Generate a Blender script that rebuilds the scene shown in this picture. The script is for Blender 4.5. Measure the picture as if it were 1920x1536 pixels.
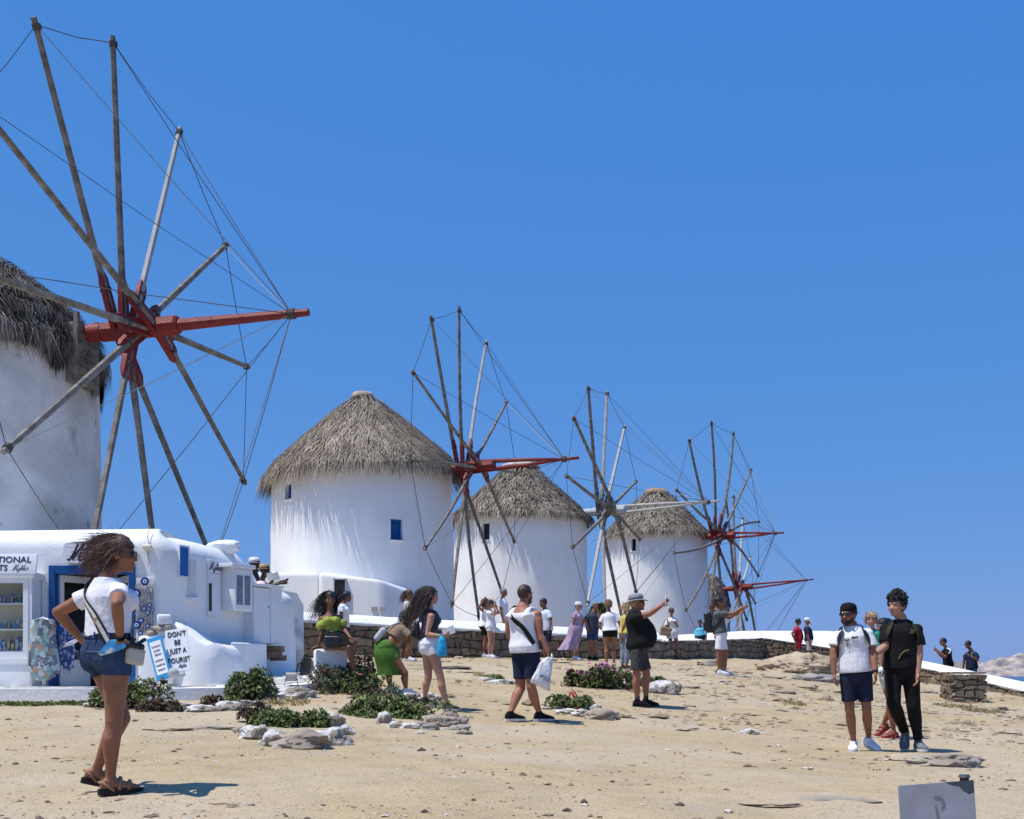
import bpy, bmesh, math, random
import numpy as np
from mathutils import Vector, Matrix, noise as mnoise
R_ = math.radians
for o in list(bpy.data.objects): bpy.data.objects.remove(o)
scene = bpy.context.scene
COL = scene.collection
# ------------------------------------------------------------------ camera
F, HY, CXP, CZ = 2200.0, 1262.0, 960.0, 1.6          # focal length and horizon row in photograph pixels, eye height
cam_d = bpy.data.cameras.new('camera'); cam = bpy.data.objects.new('camera', cam_d); COL.objects.link(cam)
cam.location = (0, 0, CZ); cam.rotation_euler = (R_(90), 0, 0)
cam_d.sensor_width = 36; cam_d.sensor_fit = 'HORIZONTAL'; cam_d.lens = 36 * F / 1920
cam_d.shift_y = (HY - 768) / 1920; cam_d.clip_start = .05; cam_d.clip_end = 60000
scene.camera = cam
# ------------------------------------------------------------------ sky and sun
SUN_H = Vector((-.93, -.37, 0)).normalized(); SUN_E = R_(67)
w = bpy.data.worlds.new('World'); scene.world = w; w.use_nodes = True
nt = w.node_tree; nt.nodes.clear()
sky = nt.nodes.new('ShaderNodeTexSky'); sky.sky_type = 'NISHITA'; sky.sun_disc = False
sky.sun_elevation = SUN_E; sky.sun_rotation = math.atan2(SUN_H.x, SUN_H.y)
sky.altitude = 0; sky.air_density = 1.0; sky.dust_density = .35; sky.ozone_density = 3.0
sep = nt.nodes.new('ShaderNodeSeparateColor'); cmb = nt.nodes.new('ShaderNodeCombineColor'); nt.links.new(sky.outputs[0], sep.inputs[0])
for i_, (sc_, pw_) in enumerate(((.304, .76), (.395, .343), (.735, .135))):      # one uniform colour grade of the whole sky towards the photograph's blue
    m0 = nt.nodes.new('ShaderNodeMath'); m0.operation = 'MULTIPLY'; m0.inputs[1].default_value = .105; nt.links.new(sep.outputs[i_], m0.inputs[0])
    m1_ = nt.nodes.new('ShaderNodeMath'); m1_.operation = 'POWER'; m1_.inputs[1].default_value = pw_; nt.links.new(m0.outputs[0], m1_.inputs[0])
    m2_ = nt.nodes.new('ShaderNodeMath'); m2_.operation = 'MULTIPLY'; m2_.inputs[1].default_value = sc_ / .1; nt.links.new(m1_.outputs[0], m2_.inputs[0]); nt.links.new(m2_.outputs[0], cmb.inputs[i_])
bg = nt.nodes.new('ShaderNodeBackground'); bg.inputs['Strength'].default_value = .104
wo = nt.nodes.new('ShaderNodeOutputWorld'); nt.links.new(cmb.outputs[0], bg.inputs['Color']); nt.links.new(bg.outputs[0], wo.inputs['Surface'])
sl = bpy.data.lights.new('sun', 'SUN'); sl.energy = 4.8; sl.angle = R_(.53); sl.color = (1, .955, .89)
so = bpy.data.objects.new('sun', sl); COL.objects.link(so)
sv = SUN_H * math.cos(SUN_E) + Vector((0, 0, math.sin(SUN_E)))
so.rotation_euler = sv.to_track_quat('Z', 'Y').to_euler(); so.location = (-20, -5, 40)
vs = scene.view_settings; vs.view_transform = 'Standard'; vs.look = 'None'; vs.exposure = 0; vs.gamma = 1; vs.use_curve_mapping = False
# ------------------------------------------------------------------ helpers
def V(*a): return Vector(a)
def P(px, py, d): return Vector(((px - CXP) * d / F, d, CZ - (py - HY) * d / F))
def PX(p): return (CXP + F * p.x / p.y, HY - F * (p.z - CZ) / p.y)
UP = V(0, 0, 1)
def lerp(a, b, t): return a + (b - a) * t
def srgb(r, g, b):
    f = lambda c: (c / 255 / 12.92) if c / 255 <= .04045 else ((c / 255 + .055) / 1.055) ** 2.4
    return (f(r), f(g), f(b))
MATS = {}
def mat(name, col, rough=.7, var=.12, vs=6., bump=0., bs=40., col2=None, mixs=3., mixlo=.4, mixhi=.6, spec=.3, metal=0., attr=None, ramp=None, trans=0., stretch=None, extra=None):
    if name in MATS: return MATS[name]
    m = bpy.data.materials.new(name); m.use_nodes = True; n = m.node_tree; L = n.links
    b = n.nodes['Principled BSDF']; b.inputs['Roughness'].default_value = rough; b.inputs['Metallic'].default_value = metal
    b.inputs['Specular IOR Level'].default_value = spec
    if trans: b.inputs['Transmission Weight'].default_value = trans
    tc = n.nodes.new('ShaderNodeTexCoord'); co = tc.outputs['Object']
    if stretch:
        mp = n.nodes.new('ShaderNodeMapping'); mp.inputs['Scale'].default_value = stretch; L.new(co, mp.inputs['Vector']); co = mp.outputs['Vector']
    def noi(s, det=4.):
        q = n.nodes.new('ShaderNodeTexNoise'); q.inputs['Scale'].default_value = s; q.inputs['Detail'].default_value = det; L.new(co, q.inputs['Vector']); return q.outputs['Fac']
    def mrange(x, a, b2, c, d):
        q = n.nodes.new('ShaderNodeMapRange'); L.new(x, q.inputs[0])
        for i, v in enumerate((a, b2, c, d)): q.inputs[i + 1].default_value = v
        return q.outputs[0]
    if attr:
        at = n.nodes.new('ShaderNodeAttribute'); at.attribute_name = attr
        cr = n.nodes.new('ShaderNodeValToRGB'); e = cr.color_ramp.elements
        while len(e) < len(ramp): e.new(.5)
        for i, (p_, c_) in enumerate(ramp): e[i].position = p_; e[i].color = (*c_, 1)
        L.new(at.outputs['Fac'], cr.inputs['Fac']); base = cr.outputs['Color']
    else:
        rg = n.nodes.new('ShaderNodeRGB'); rg.outputs[0].default_value = (*col, 1); base = rg.outputs[0]
    if col2:
        mx = n.nodes.new('ShaderNodeMix'); mx.data_type = 'RGBA'; L.new(mrange(noi(mixs, 6.), mixlo, mixhi, 0, 1), mx.inputs['Factor'])
        L.new(base, mx.inputs[6]); mx.inputs[7].default_value = (*col2, 1); base = mx.outputs[2]
    if var:
        vm = n.nodes.new('ShaderNodeVectorMath'); vm.operation = 'SCALE'; L.new(base, vm.inputs[0]); L.new(mrange(noi(vs, 5.), .25, .75, 1 - var, 1 + var), vm.inputs['Scale']); base = vm.outputs[0]
    if extra: base = extra(n, L, co, base, noi, mrange)
    L.new(base, b.inputs['Base Color'])
    if bump:
        bp = n.nodes.new('ShaderNodeBump'); bp.inputs['Strength'].default_value = min(1, bump); bp.inputs['Distance'].default_value = .02 * max(1, bump); L.new(noi(bs, 6.), bp.inputs['Height']); L.new(bp.outputs[0], b.inputs['Normal'])
    MATS[name] = m; return m
class MB:
    def __init__(s): s.v = []; s.f = []; s.m = []; s.a = []; s.cm = 0; s.ca = 0.
    def add(s, vs, fs):
        o = len(s.v); s.v.extend([tuple(x) for x in vs]); s.f.extend([tuple(i + o for i in f) for f in fs]); s.m.extend([s.cm] * len(fs)); s.a.extend([s.ca] * len(vs)); return s
    def box(s, c, sz, ax=None, bev=0):
        ax = ax or (V(1, 0, 0), V(0, 1, 0), UP); c = Vector(c); h = [x / 2 for x in sz]
        if not bev:
            vs = [c + ax[0] * (h[0] * i) + ax[1] * (h[1] * j) + ax[2] * (h[2] * k) for i in (-1, 1) for j in (-1, 1) for k in (-1, 1)]
            return s.add(vs, [(0, 1, 3, 2), (4, 6, 7, 5), (0, 4, 5, 1), (2, 3, 7, 6), (0, 2, 6, 4), (1, 5, 7, 3)])
        bm = bmesh.new(); bmesh.ops.create_cube(bm, size=1)
        for v_ in bm.verts: v_.co = V(v_.co.x * sz[0], v_.co.y * sz[1], v_.co.z * sz[2])
        bmesh.ops.bevel(bm, geom=bm.edges[:], offset=bev, segments=3, affect='EDGES', profile=.5)
        bm.verts.index_update(); vs = [c + ax[0] * q.co.x + ax[1] * q.co.y + ax[2] * q.co.z for q in bm.verts]; fs = [tuple(q.index for q in f.verts) for f in bm.faces]; bm.free()
        return s.add(vs, fs)
    def loft(s, rings, cap=True):
        n = len(rings[0]); vs = [p for r in rings for p in r]; fs = []
        for i in range(len(rings) - 1):
            for j in range(n): fs.append((i * n + j, i * n + (j + 1) % n, (i + 1) * n + (j + 1) % n, (i + 1) * n + j))
        if cap: fs.append(tuple(range(n - 1, -1, -1))); fs.append(tuple(range((len(rings) - 1) * n, len(rings) * n)))
        return s.add(vs, fs)
    def tube(s, pts, rad, n=8, cap=True, up=None, flat=1.):
        pts = [Vector(p) for p in pts]; rad = rad if hasattr(rad, '__len__') else [rad] * len(pts); rings = []; u0 = up
        for i, p in enumerate(pts):
            t = (pts[min(i + 1, len(pts) - 1)] - pts[max(i - 1, 0)]).normalized()
            if u0 is None: u0 = V(1, 0, 0) if abs(t.x) < .8 else V(0, 1, 0)
            u = (u0 - t * u0.dot(t)).normalized(); w_ = t.cross(u); u0 = u
            rings.append([p + u * (rad[i] * math.cos(2 * math.pi * k / n)) + w_ * (rad[i] * flat * math.sin(2 * math.pi * k / n)) for k in range(n)])
        return s.loft(rings, cap)
    def ell(s, c, r, ax=None, nu=14, nv=9):
        ax = ax or (V(1, 0, 0), V(0, 1, 0), UP); c = Vector(c); r = r if hasattr(r, '__len__') else (r, r, r)
        vs = [c + ax[2] * r[2]]; fs = []
        for i in range(1, nv):
            a = math.pi * i / nv
            for j in range(nu):
                b = 2 * math.pi * j / nu; vs.append(c + ax[0] * (r[0] * math.sin(a) * math.cos(b)) + ax[1] * (r[1] * math.sin(a) * math.sin(b)) + ax[2] * (r[2] * math.cos(a)))
        vs.append(c - ax[2] * r[2]); last = len(vs) - 1
        for j in range(nu): fs.append((0, 1 + j, 1 + (j + 1) % nu)); fs.append((last, last - nu + (j + 1) % nu, last - nu + j))
        for i in range(nv - 2):
            for j in range(nu): fs.append((1 + i * nu + j, 1 + (i + 1) * nu + j, 1 + (i + 1) * nu + (j + 1) % nu, 1 + i * nu + (j + 1) % nu))
        return s.add(vs, fs)
    def lathe(s, c, prof, n=48, cap=True):
        c = Vector(c); return s.loft([[c + V(r * math.cos(2 * math.pi * k / n), r * math.sin(2 * math.pi * k / n), z) for k in range(n)] for r, z in prof], cap)
    def disc(s, c, nrm, r, t, n=20):
        nrm = nrm.normalized(); return s.tube([c - nrm * t / 2, c + nrm * t / 2], [r, r], n)
    def prism(s, poly, ext):
        n = len(poly); return s.loft([[Vector(p) for p in poly], [Vector(p) + ext for p in poly]])
    def mesh(s, name='m', off=None):
        me = bpy.data.meshes.new(name); v = np.array([tuple(x) for x in s.v], dtype=np.float64).reshape(-1, 3)
        if off is not None: v = v - np.array(off)
        me.from_pydata(v.tolist(), [], s.f); return me
    def build(s, name, mats, parent=None, smooth=False, attr=False, loc=None, angle=None):
        return mk(name, s.mesh(name, ROOT(parent) if parent else loc), mats, parent, smooth, s, attr, loc)
def ROOT(o):
    l = Vector((0, 0, 0))
    while o: l = l + o.location; o = o.parent
    return l
def fixn(me):
    bm = bmesh.new(); bm.from_mesh(me); bmesh.ops.recalc_face_normals(bm, faces=bm.faces[:]); bm.to_mesh(me); bm.free()
def mk(name, me, mats, parent=None, smooth=False, mb=None, attr=False, loc=None):
    mats = mats if isinstance(mats, (list, tuple)) else [mats]
    for m in mats: me.materials.append(m)
    if mb and len(mats) > 1: me.polygons.foreach_set('material_index', mb.m)
    if mb and attr:
        at = me.attributes.new('rnd', 'FLOAT', 'POINT'); at.data.foreach_set('value', mb.a)
    if mb and not attr: fixn(me)
    if smooth is not False:
        me.polygons.foreach_set('use_smooth', [True] * len(me.polygons))
        if smooth is not True: me.set_sharp_from_angle(angle=R_(smooth))
    me.update(); o = bpy.data.objects.new(name, me); COL.objects.link(o)
    if parent: o.parent = parent
    elif loc is not None: o.location = loc
    return o
def tag(o, label=None, cat=None, group=None, kind=None):
    if label: o['label'] = label
    if cat: o['category'] = cat
    if group: o['group'] = group
    if kind: o['kind'] = kind
    return o
def thing(name, label, cat, loc, group=None):
    o = bpy.data.objects.new(name, None); COL.objects.link(o); o.location = loc; o.empty_display_size = .1
    return tag(o, label, cat, group)
def remesh(mb, vox, it=3, fac=.5):
    me = mb.mesh('tmp'); fixn(me); ob = bpy.data.objects.new('tmp', me); COL.objects.link(ob)
    md = ob.modifiers.new('r', 'REMESH'); md.mode = 'VOXEL'; md.voxel_size = vox; md.use_smooth_shade = True
    if it: ms = ob.modifiers.new('s', 'SMOOTH'); ms.iterations = it; ms.factor = fac
    dg = bpy.context.evaluated_depsgraph_get(); ev = ob.evaluated_get(dg); me2 = bpy.data.meshes.new_from_object(ev)
    bpy.data.objects.remove(ob); bpy.data.meshes.remove(me); return me2
def getv(me):
    a = np.empty(len(me.vertices) * 3); me.vertices.foreach_get('co', a); return a.reshape(-1, 3)
def setv(me, a): me.vertices.foreach_set('co', a.ravel()); me.update()
def getn(me):
    a = np.empty(len(me.vertices) * 3); me.vertex_normals.foreach_get('vector', a); return a.reshape(-1, 3)
def sines(p, freq, seed, n=6, an=(1, 1, 1)):
    g = np.random.RandomState(seed); o = np.zeros(len(p))
    for i in range(n):
        k = g.normal(size=3) * np.array(an); k = k / (np.linalg.norm(k) + 1e-9) * freq * g.uniform(.6, 1.6)
        o += np.sin(p @ k + g.uniform(0, 6.28))
    return o / n
def rock(c, r, seed, sub=3, rough=.22, name='rock', flat=1.):
    bm = bmesh.new(); bmesh.ops.create_icosphere(bm, subdivisions=sub, radius=1); s = Vector((seed * 1.7 % 31, seed * .9 % 17, seed * 2.3 % 23))
    for v_ in bm.verts:
        q = v_.co.copy(); n1 = mnoise.noise(q * 1.1 + s); n2 = mnoise.noise(q * 2.6 + s * 2); n3 = abs(mnoise.noise(q * 6 + s)); n4 = mnoise.noise(q * 11 + s); k = 1 + rough * (1.5 * n1 + .8 * n2 - .6 * n3 + .28 * n4)
        g = mnoise.cell(q * 1.6 + s) * rough * .5
        v_.co = V(q.x * r[0], q.y * r[1], q.z * r[2]) * (k + g * .3)
    me = bpy.data.meshes.new(name); bm.to_mesh(me); bm.free(); return me
# ------------------------------------------------------------------ terrain
GP = [(200, 1487, 7.6), (960, 1536, 6.5), (1700, 1536, 7.3), (1600, 1412, 13.6), (1720, 1408, 13.3), (0, 1321, 15.3), (990, 1357, 14.9), (1208, 1328, 17.6), (840, 1332, 16.2), (740, 1302, 17.4),
      (480, 1316, 15.9), (650, 1290, 17.), (560, 1236, 29.5), (920, 1236, 32), (1080, 1238, 32.5), (1148, 1250, 29), (1263, 1237, 37), (1352, 1267, 25.8), (1432, 1238, 46.5), (1806, 1316, 26), (1920, 1308, 27), (1720, 1282, 32.5),
      (1560, 1255, 40), (1450, 1330, 19), (1850, 1400, 15), (1920, 1450, 11), (300, 1440, 9), (1000, 1430, 10.2), (500, 1380, 12), (250, 1330, 14.6), (1620, 1330, 20.5), (1250, 1400, 12.8)]
GX = [(-11.7, 24, .1), (-7, 20, -.1), (-20, 12, -.5), (-30, 40, .9), (-5.3, 41.6, .8), (.4, 57, .8), (9, 72, .3), (14, 90, -.5), (17, 40, -1.0), (20, 52, -1.6), (27, 48, -5), (30, 60, -9), (26, 30, -4), (16, 22, -1.3), (45, 40, -13), (60, 70, -17), (50, 5, -9), (0, 0, -1.35), (-5, 1, -1.2), (5, 1, -1.3),
      (0, -12, -1.7), (-25, -10, -1.), (20, -5, -2.5), (0, 120, -1.5), (-30, 90, .5), (30, 110, -9), (-60, 60, 0), (100, 120, -25), (100, 20, -20), (-60, 0, 0), (0, 160, -6), (80, 180, -25), (-60, 180, 0)]
_g = np.array([[(a - CXP) * d / F, d, -(b - HY) * d / F] for a, b, d in GP] + GX, dtype=float)
def _tps(r): return np.where(r > 0, r * r * np.log(r + 1e-9), 0)
_r = np.linalg.norm(_g[:, None, :2] - _g[None, :, :2], axis=2); _n = len(_g)
_A = np.zeros((_n + 3, _n + 3)); _A[:_n, :_n] = _tps(_r) + np.eye(_n) * 1.2; _A[:_n, _n] = 1; _A[:_n, _n + 1:] = _g[:, :2]; _A[_n:, :_n] = _A[:_n, _n:].T
_w = np.linalg.solve(_A, np.concatenate([_g[:, 2], np.zeros(3)]))
def GZ(x, y):
    x = np.atleast_1d(np.asarray(x, float)); y = np.atleast_1d(np.asarray(y, float)); o = np.zeros(x.shape)
    for i in range(_n): o += _w[i] * _tps(np.hypot(x - _g[i, 0], y - _g[i, 1]))
    return o + _w[_n] + _w[_n + 1] * x + _w[_n + 2] * y + CZ
def gz(x, y):
    r2 = (_g[:, 0] - x) ** 2 + (_g[:, 1] - y) ** 2 + 1e-12
    return float((_w[:_n] * (.5 * r2 * np.log(r2))).sum() + _w[_n] + _w[_n + 1] * x + _w[_n + 2] * y + CZ)
def ground(px, py, lo=4., hi=60.):
    ds = np.linspace(lo, hi, 1200); zr = CZ - (py - HY) * ds / F; zg = GZ((px - CXP) * ds / F, ds); k = np.where(zr <= zg)[0]
    d = ds[k[0]] if len(k) else hi; p = P(px, py, d); p.z = gz(p.x, p.y); return p
random.seed(4); np.random.seed(4)
ys = np.concatenate([np.linspace(-14, 4, 14)[:-1], np.geomspace(4, 46, 400), np.linspace(46, 190, 40)[1:]])
xf = np.linspace(-10, 11, 420); xs = np.concatenate([np.linspace(-60, -10, 40)[:-1], xf, np.linspace(11, 110, 60)[1:]])
XX, YY = np.meshgrid(xs, ys); ZZ = GZ(XX.ravel(), YY.ravel()).reshape(XX.shape)
pts = np.stack([XX.ravel(), YY.ravel(), np.zeros(XX.size)], 1)
rl = .022 * sines(pts, 1.9, 1, 8) + .016 * sines(pts, 5.5, 2, 10) + .011 * sines(pts, 13, 3, 12) + .008 * sines(pts, 31, 5, 14)
# eroded bedrock ribs: long low ledges running across the slope
rb = sines(pts, 1.0, 9, 6, (.35, 1.6, 0)); led = np.clip(rb - .28, 0, .12) / .12
rl = rl + led * (.03 + .02 * sines(pts, 16, 12, 10))
ZZ = ZZ + rl.reshape(XX.shape)
nx, ny = len(xs), len(ys); idx = np.arange(nx * ny).reshape(ny, nx)
fc = np.stack([idx[:-1, :-1], idx[:-1, 1:], idx[1:, 1:], idx[1:, :-1]], -1).reshape(-1, 4)
me = bpy.data.meshes.new('ground'); me.from_pydata(np.stack([XX.ravel(), YY.ravel(), ZZ.ravel()], 1).tolist(), [], fc.tolist())
def sand_extra(n, L, co, base, noi, mr):
    def mixc(fac, c, b_):
        q = n.nodes.new('ShaderNodeMix'); q.data_type = 'RGBA'; L.new(fac, q.inputs['Factor']); L.new(b_, q.inputs[6]); q.inputs[7].default_value = (*c, 1); return q.outputs[2]
    base = mixc(mr(noi(.45, 6.), .44, .60, 0, .75), (.525, .435, .31), base)        # paler trodden dust
    base = mixc(mr(noi(1.4, 8.), .52, .72, 0, .6), (.43, .365, .27), base)       # grey gravel
    base = mixc(mr(noi(.9, 6.), .57, .72, 0, .55), (.46, .32, .18), base)       # rusty earth
    base = mixc(mr(noi(24., 6.), .56, .68, 0, .55), (.20, .16, .115), base)        # small dark grit
    base = mixc(mr(noi(60., 4.), .6, .68, 0, .6), (.50, .44, .36), base)         # light grit
    base = mixc(mr(noi(95., 3.), .62, .7, 0, .65), (.13, .10, .08), base)
    return base
SAND = mat('sandy_earth', (.455, .352, .208), .95, .16, 2.2, 1.0, 55., spec=.08, extra=sand_extra)
g = mk('ground', me, SAND, smooth=True); tag(g, kind='structure')
# sea
def sea_extra(n, L, co, base, noi, mr): return base
mbx = MB(); S = 30000; mbx.add([(-S, -2000, -6.7), (S, -2000, -6.7), (S, 50000, -6.7), (-S, 50000, -6.7)], [(0, 1, 2, 3)])
SEA = mat('sea_water', srgb(38, 72, 118), .25, .15, .02, .6, .35, spec=.5)
o = mbx.build('sea', SEA); tag(o, kind='structure')
# rocky islet across the water
def islet(name, c, sx, sy, h, seed, mt):
    nx_, ny_ = 170, 44; vs_ = []; fs_ = []
    for j in range(ny_):
        for i in range(nx_):
            u = i / (nx_ - 1) * 2 - 1; v_ = j / (ny_ - 1) * 2 - 1
            e = max(0, 1 - u * u) ** .6 * max(0, 1 - v_ * v_) ** .7
            q = V(u * sx / 62, v_ * sy / 62, seed)
            nn = .66 + .42 * mnoise.noise(q * .8) + .2 * mnoise.noise(q * 2.2) + .12 * abs(mnoise.noise(q * 5)) + .07 * abs(mnoise.noise(q * 12)) + .05 * mnoise.cell(q * 7)
            vs_.append((c[0] + u * sx, c[1] + v_ * sy, -7.5 + h * e * nn))
    for j in range(ny_ - 1):
        for i in range(nx_ - 1): a = j * nx_ + i; fs_.append((a, a + 1, a + nx_ + 1, a + nx_))
    me = bpy.data.meshes.new(name); me.from_pydata(vs_, [], fs_); o = mk(name, me, mt, smooth=35); tag(o, kind='structure')
ROCKI = mat('islet_rock', srgb(172, 160, 150), .95, .35, .05, 1., .12, col2=srgb(122, 120, 124), mixs=.035, spec=.05)
HILL = mat('far_hill', srgb(140, 124, 116), .95, .2, .03, .5, .1, col2=srgb(122, 116, 108), mixs=.012, spec=.05)
islet('islet', (1370, 3000, 0), 235, 110, 62, 3.3, ROCKI); islet('far_hill', (1560, 3900, 0), 330, 130, 52, 7.1, HILL)
# ------------------------------------------------------------------ walls
def lime_extra(k):
    def ex(n, L, co, base, noi, mr):
        mp = n.nodes.new('ShaderNodeMapping'); mp.inputs['Scale'].default_value = (2.6, 2.6, .22); L.new(co, mp.inputs['Vector']); q = n.nodes.new('ShaderNodeTexNoise'); q.inputs['Scale'].default_value = 1.6; q.inputs['Detail'].default_value = 8; L.new(mp.outputs[0], q.inputs['Vector'])
        m = n.nodes.new('ShaderNodeMix'); m.data_type = 'RGBA'; L.new(mr(q.outputs['Fac'], .52, .75, 0, k), m.inputs['Factor']); L.new(base, m.inputs[6]); m.inputs[7].default_value = (.50, .47, .42, 1)
        m2 = n.nodes.new('ShaderNodeMix'); m2.data_type = 'RGBA'; L.new(mr(noi(3.3, 9.), .64, .72, 0, k * .8), m2.inputs['Factor']); L.new(m.outputs[2], m2.inputs[6]); m2.inputs[7].default_value = (.42, .39, .34, 1); return m2.outputs[2]
    return ex
WHITE = mat('whitewash', (.80, .80, .79), .75, .035, 1.6, .35, 9., col2=(.70, .70, .69), mixs=1.3, mixlo=.55, mixhi=.8, spec=.2, extra=lime_extra(.16))
MORTAR = mat('wall_mortar', (.12, .105, .085), .95, .3, 14, .8, 60.)
STONEM = [mat('stone_%d' % i, c, .92, .3, 9, .9, 28., col2=c2, mixs=5, spec=.12) for i, (c, c2) in enumerate([((.25, .19, .13), (.15, .12, .095)), ((.26, .20, .14), (.17, .14, .11)), ((.185, .15, .115), (.25, .19, .13)), ((.15, .13, .11), (.22, .17, .12)), ((.34, .265, .18), (.21, .165, .12))])]
def stones(parent, A, B, botf, topf, out, rng, rowh=(.10, .29), lenr=(.14, .58), maxn=300, depth=.10, maxrow=99):
    """irregular rubble: each stone is one mesh part on the face A-B"""
    L_ = (B - A).length; d = (B - A) / L_; n = 0; off = ROOT(parent)
    hmax = max(topf(t / 20) - botf(t / 20) for t in range(21)); z = [0.]
    while z[-1] < hmax: z.append(z[-1] + rng.uniform(*rowh))
    ph = [rng.uniform(0, 6) for _ in z]
    def course(i, s): return z[i] + .034 * math.sin(s * 2.3 + ph[i]) + .024 * math.sin(s * 6.1 + ph[i] * 2) + .012 * math.sin(s * 13 + ph[i] * 3)
    for i in range(len(z) - 1):
        s = -rng.uniform(0, .2)
        while s < L_:
            ln = rng.uniform(*lenr) * (1.0 if z[i + 1] - z[i] > .17 else .9); s0, s1 = max(s, 0), min(s + ln, L_); s += ln
            if s1 - s0 < .07: continue
            b0 = botf((s0 + s1) / 2 / L_); tp = topf((s0 + s1) / 2 / L_) - b0
            if z[i] > tp - .04: continue
            g_ = .009; sk = rng.uniform(-.05, .05); sk2 = rng.uniform(-.05, .05); mid = (s0 + s1) / 2
            def zt(a): return min(course(i + 1, a), tp) - g_
            def zb(a): return (course(i, a) if i else -.15) + g_
            po = [(s0 + g_ + sk, zb(s0 + g_)), (mid + rng.uniform(-.04, .04), zb(mid) + rng.uniform(-.012, .006)), (s1 - g_ + sk2, zb(s1 - g_)), (s1 - g_ - sk2 * .6 + rng.uniform(-.02, 0), (zb(s1) + zt(s1)) / 2), (s1 - g_ - sk2, zt(s1 - g_) - rng.uniform(0, .03)), (mid + rng.uniform(-.05, .05), zt(mid) + rng.uniform(-.01, .008)), (s0 + g_ - sk, zt(s0 + g_) - rng.uniform(0, .03)), (s0 + g_ + sk * .6 + rng.uniform(0, .02), (zb(s0) + zt(s0)) / 2)]
            pr = rng.uniform(.0, .035); cx_, cz_ = sum(q[0] for q in po) / 8, sum(q[1] for q in po) / 8
            def pt(q, k, dp): return A + d * (cx_ + (q[0] - cx_) * k) + UP * (b0 - A.z + cz_ + (q[1] - cz_) * k) + out * dp
            t1, t2 = rng.uniform(-.014, .014), rng.uniform(-.014, .014)
            m_ = MB(); m_.loft([[pt(q, 1, -depth) for q in po], [pt(q, 1, pr - .012) for q in po], [pt(q, .86, pr + .012 + t1 * (q[0] - cx_) * 4 + t2 * (q[1] - cz_) * 8 + rng.uniform(-.004, .004)) for q in po]])
            m_.build('stone', rng.choice(STONEM), parent, smooth=25); n += 1
            if n >= maxn: return n
    return n
def rubble_wall(label, pa, pb, botoff, tops, th, seed, cap=None, capmat=WHITE, face_left=False, **kw):
    """pa,pb=(px,d) plan ends; tops=(z at a, z at b)"""
    A = V((pa[0] - CXP) * pa[1] / F, pa[1], 0); B = V((pb[0] - CXP) * pb[1] / F, pb[1], 0); A.z = gz(A.x, A.y) - .1; B.z = gz(B.x, B.y) - .1
    root = thing('stone_wall', label, 'wall', A.copy()); d = V(B.x - A.x, B.y - A.y, 0); L_ = d.length; d = d / L_; out = V(d.y, -d.x, 0)
    bot = lambda t: lerp(A.z, B.z, t); top = lambda t: lerp(tops[0], tops[1], t); A0 = V(A.x, A.y, A.z)
    m_ = MB(); m_.loft([[p + UP * (z - p.z) for p, z in ((A - out * .03, A.z - .3), (A - out * th, A.z - .3), (A - out * th, tops[0] - .02), (A - out * .03, tops[0] - .02))], [p + UP * (z - p.z) for p, z in ((B - out * .03, B.z - .3), (B - out * th, B.z - .3), (B - out * th, tops[1] - .02), (B - out * .03, tops[1] - .02))]])
    m_.build('core', MORTAR, root)
    stones(root, A0, A0 + d * L_, bot, top, out, random.Random(seed), **kw)
    if cap:
        h, ov = cap; N = 40; rings = []
        for i in range(N + 1):
            t = i / N; c = A + d * (L_ * t); z = top(t); w1 = .012 * math.sin(i * 1.3 + seed) + .01 * math.sin(i * 3.1)
            pr = [(ov, -.02 - w1), (ov + .01, h * .12), (ov - .02, h * .22 + w1 * .5), (ov - .2, h * .8 + w1 * .4), (ov - .28, h + w1 * .3), (-th + .1, h), (-th - ov + .02, h * .75), (-th - ov, 0), (-th - ov, -.03)]
            rings.append([V(c.x, c.y, z) + out * a + UP * b for a, b in pr])
        q = MB(); q.loft(rings); q.build('coping', capmat, root, smooth=60)
    return root
zat = lambda py, d: CZ - (py - HY) * d / F
rubble_wall('long rubble stone wall with white coping below the windmills', (540, 30.5), (1240, 35.6), 0, (zat(1164, 30.5), zat(1201, 35.6)), .55, 11, cap=(.26, .05), maxn=300)
rubble_wall('short rubble wall running towards the rock mound beside the long wall', (1236, 35.7), (1432, 47), 0, (zat(1202, 35.7), zat(1197, 47)), .5, 12, rowh=(.13, .27), lenr=(.2, .55))
rubble_wall('rubble wall turning away right of the wall corner, behind the rock mound', (1434, 47), (1600, 46.5), 0, (zat(1197, 47), zat(1222, 46.5)), .5, 13, cap=(.1, .04), rowh=(.1, .2), lenr=(.15, .45))
rubble_wall('sloping rubble wall with white coping falling towards the sea', (1600, 46.4), (1990, 25.5), 0, (zat(1222, 46.4), zat(1312, 25.5)), .5, 14, cap=(.13, .05), rowh=(.1, .2), lenr=(.15, .5))
# low whitewashed terrace behind the right walls
def slab(name, label, cat, outline, ztop, zbot, bev, mt=WHITE):
    root_loc = V(outline[0][0], outline[0][1], zbot); bm = bmesh.new(); vs_ = [bm.verts.new((x, y, z if z is not None else ztop)) for x, y, z in outline]; f_ = bm.faces.new(vs_)
    r = bmesh.ops.extrude_face_region(bm, geom=[f_]); 
    for e in r['geom']:
        if isinstance(e, bmesh.types.BMVert): e.co.z = zbot
    bmesh.ops.recalc_face_normals(bm, faces=bm.faces[:]); bmesh.ops.bevel(bm, geom=[e for e in bm.edges if max(q.co.z for q in e.verts) > zbot + .1], offset=bev, segments=4, affect='EDGES', profile=.5)
    for q in bm.verts: q.co -= root_loc
    me = bpy.data.meshes.new(name); bm.to_mesh(me); bm.free(); o = mk(name, me, mt, smooth=50, loc=root_loc); tag(o, label, cat); return o
def pl(px, d): return ((px - CXP) * d / F, d)
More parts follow.
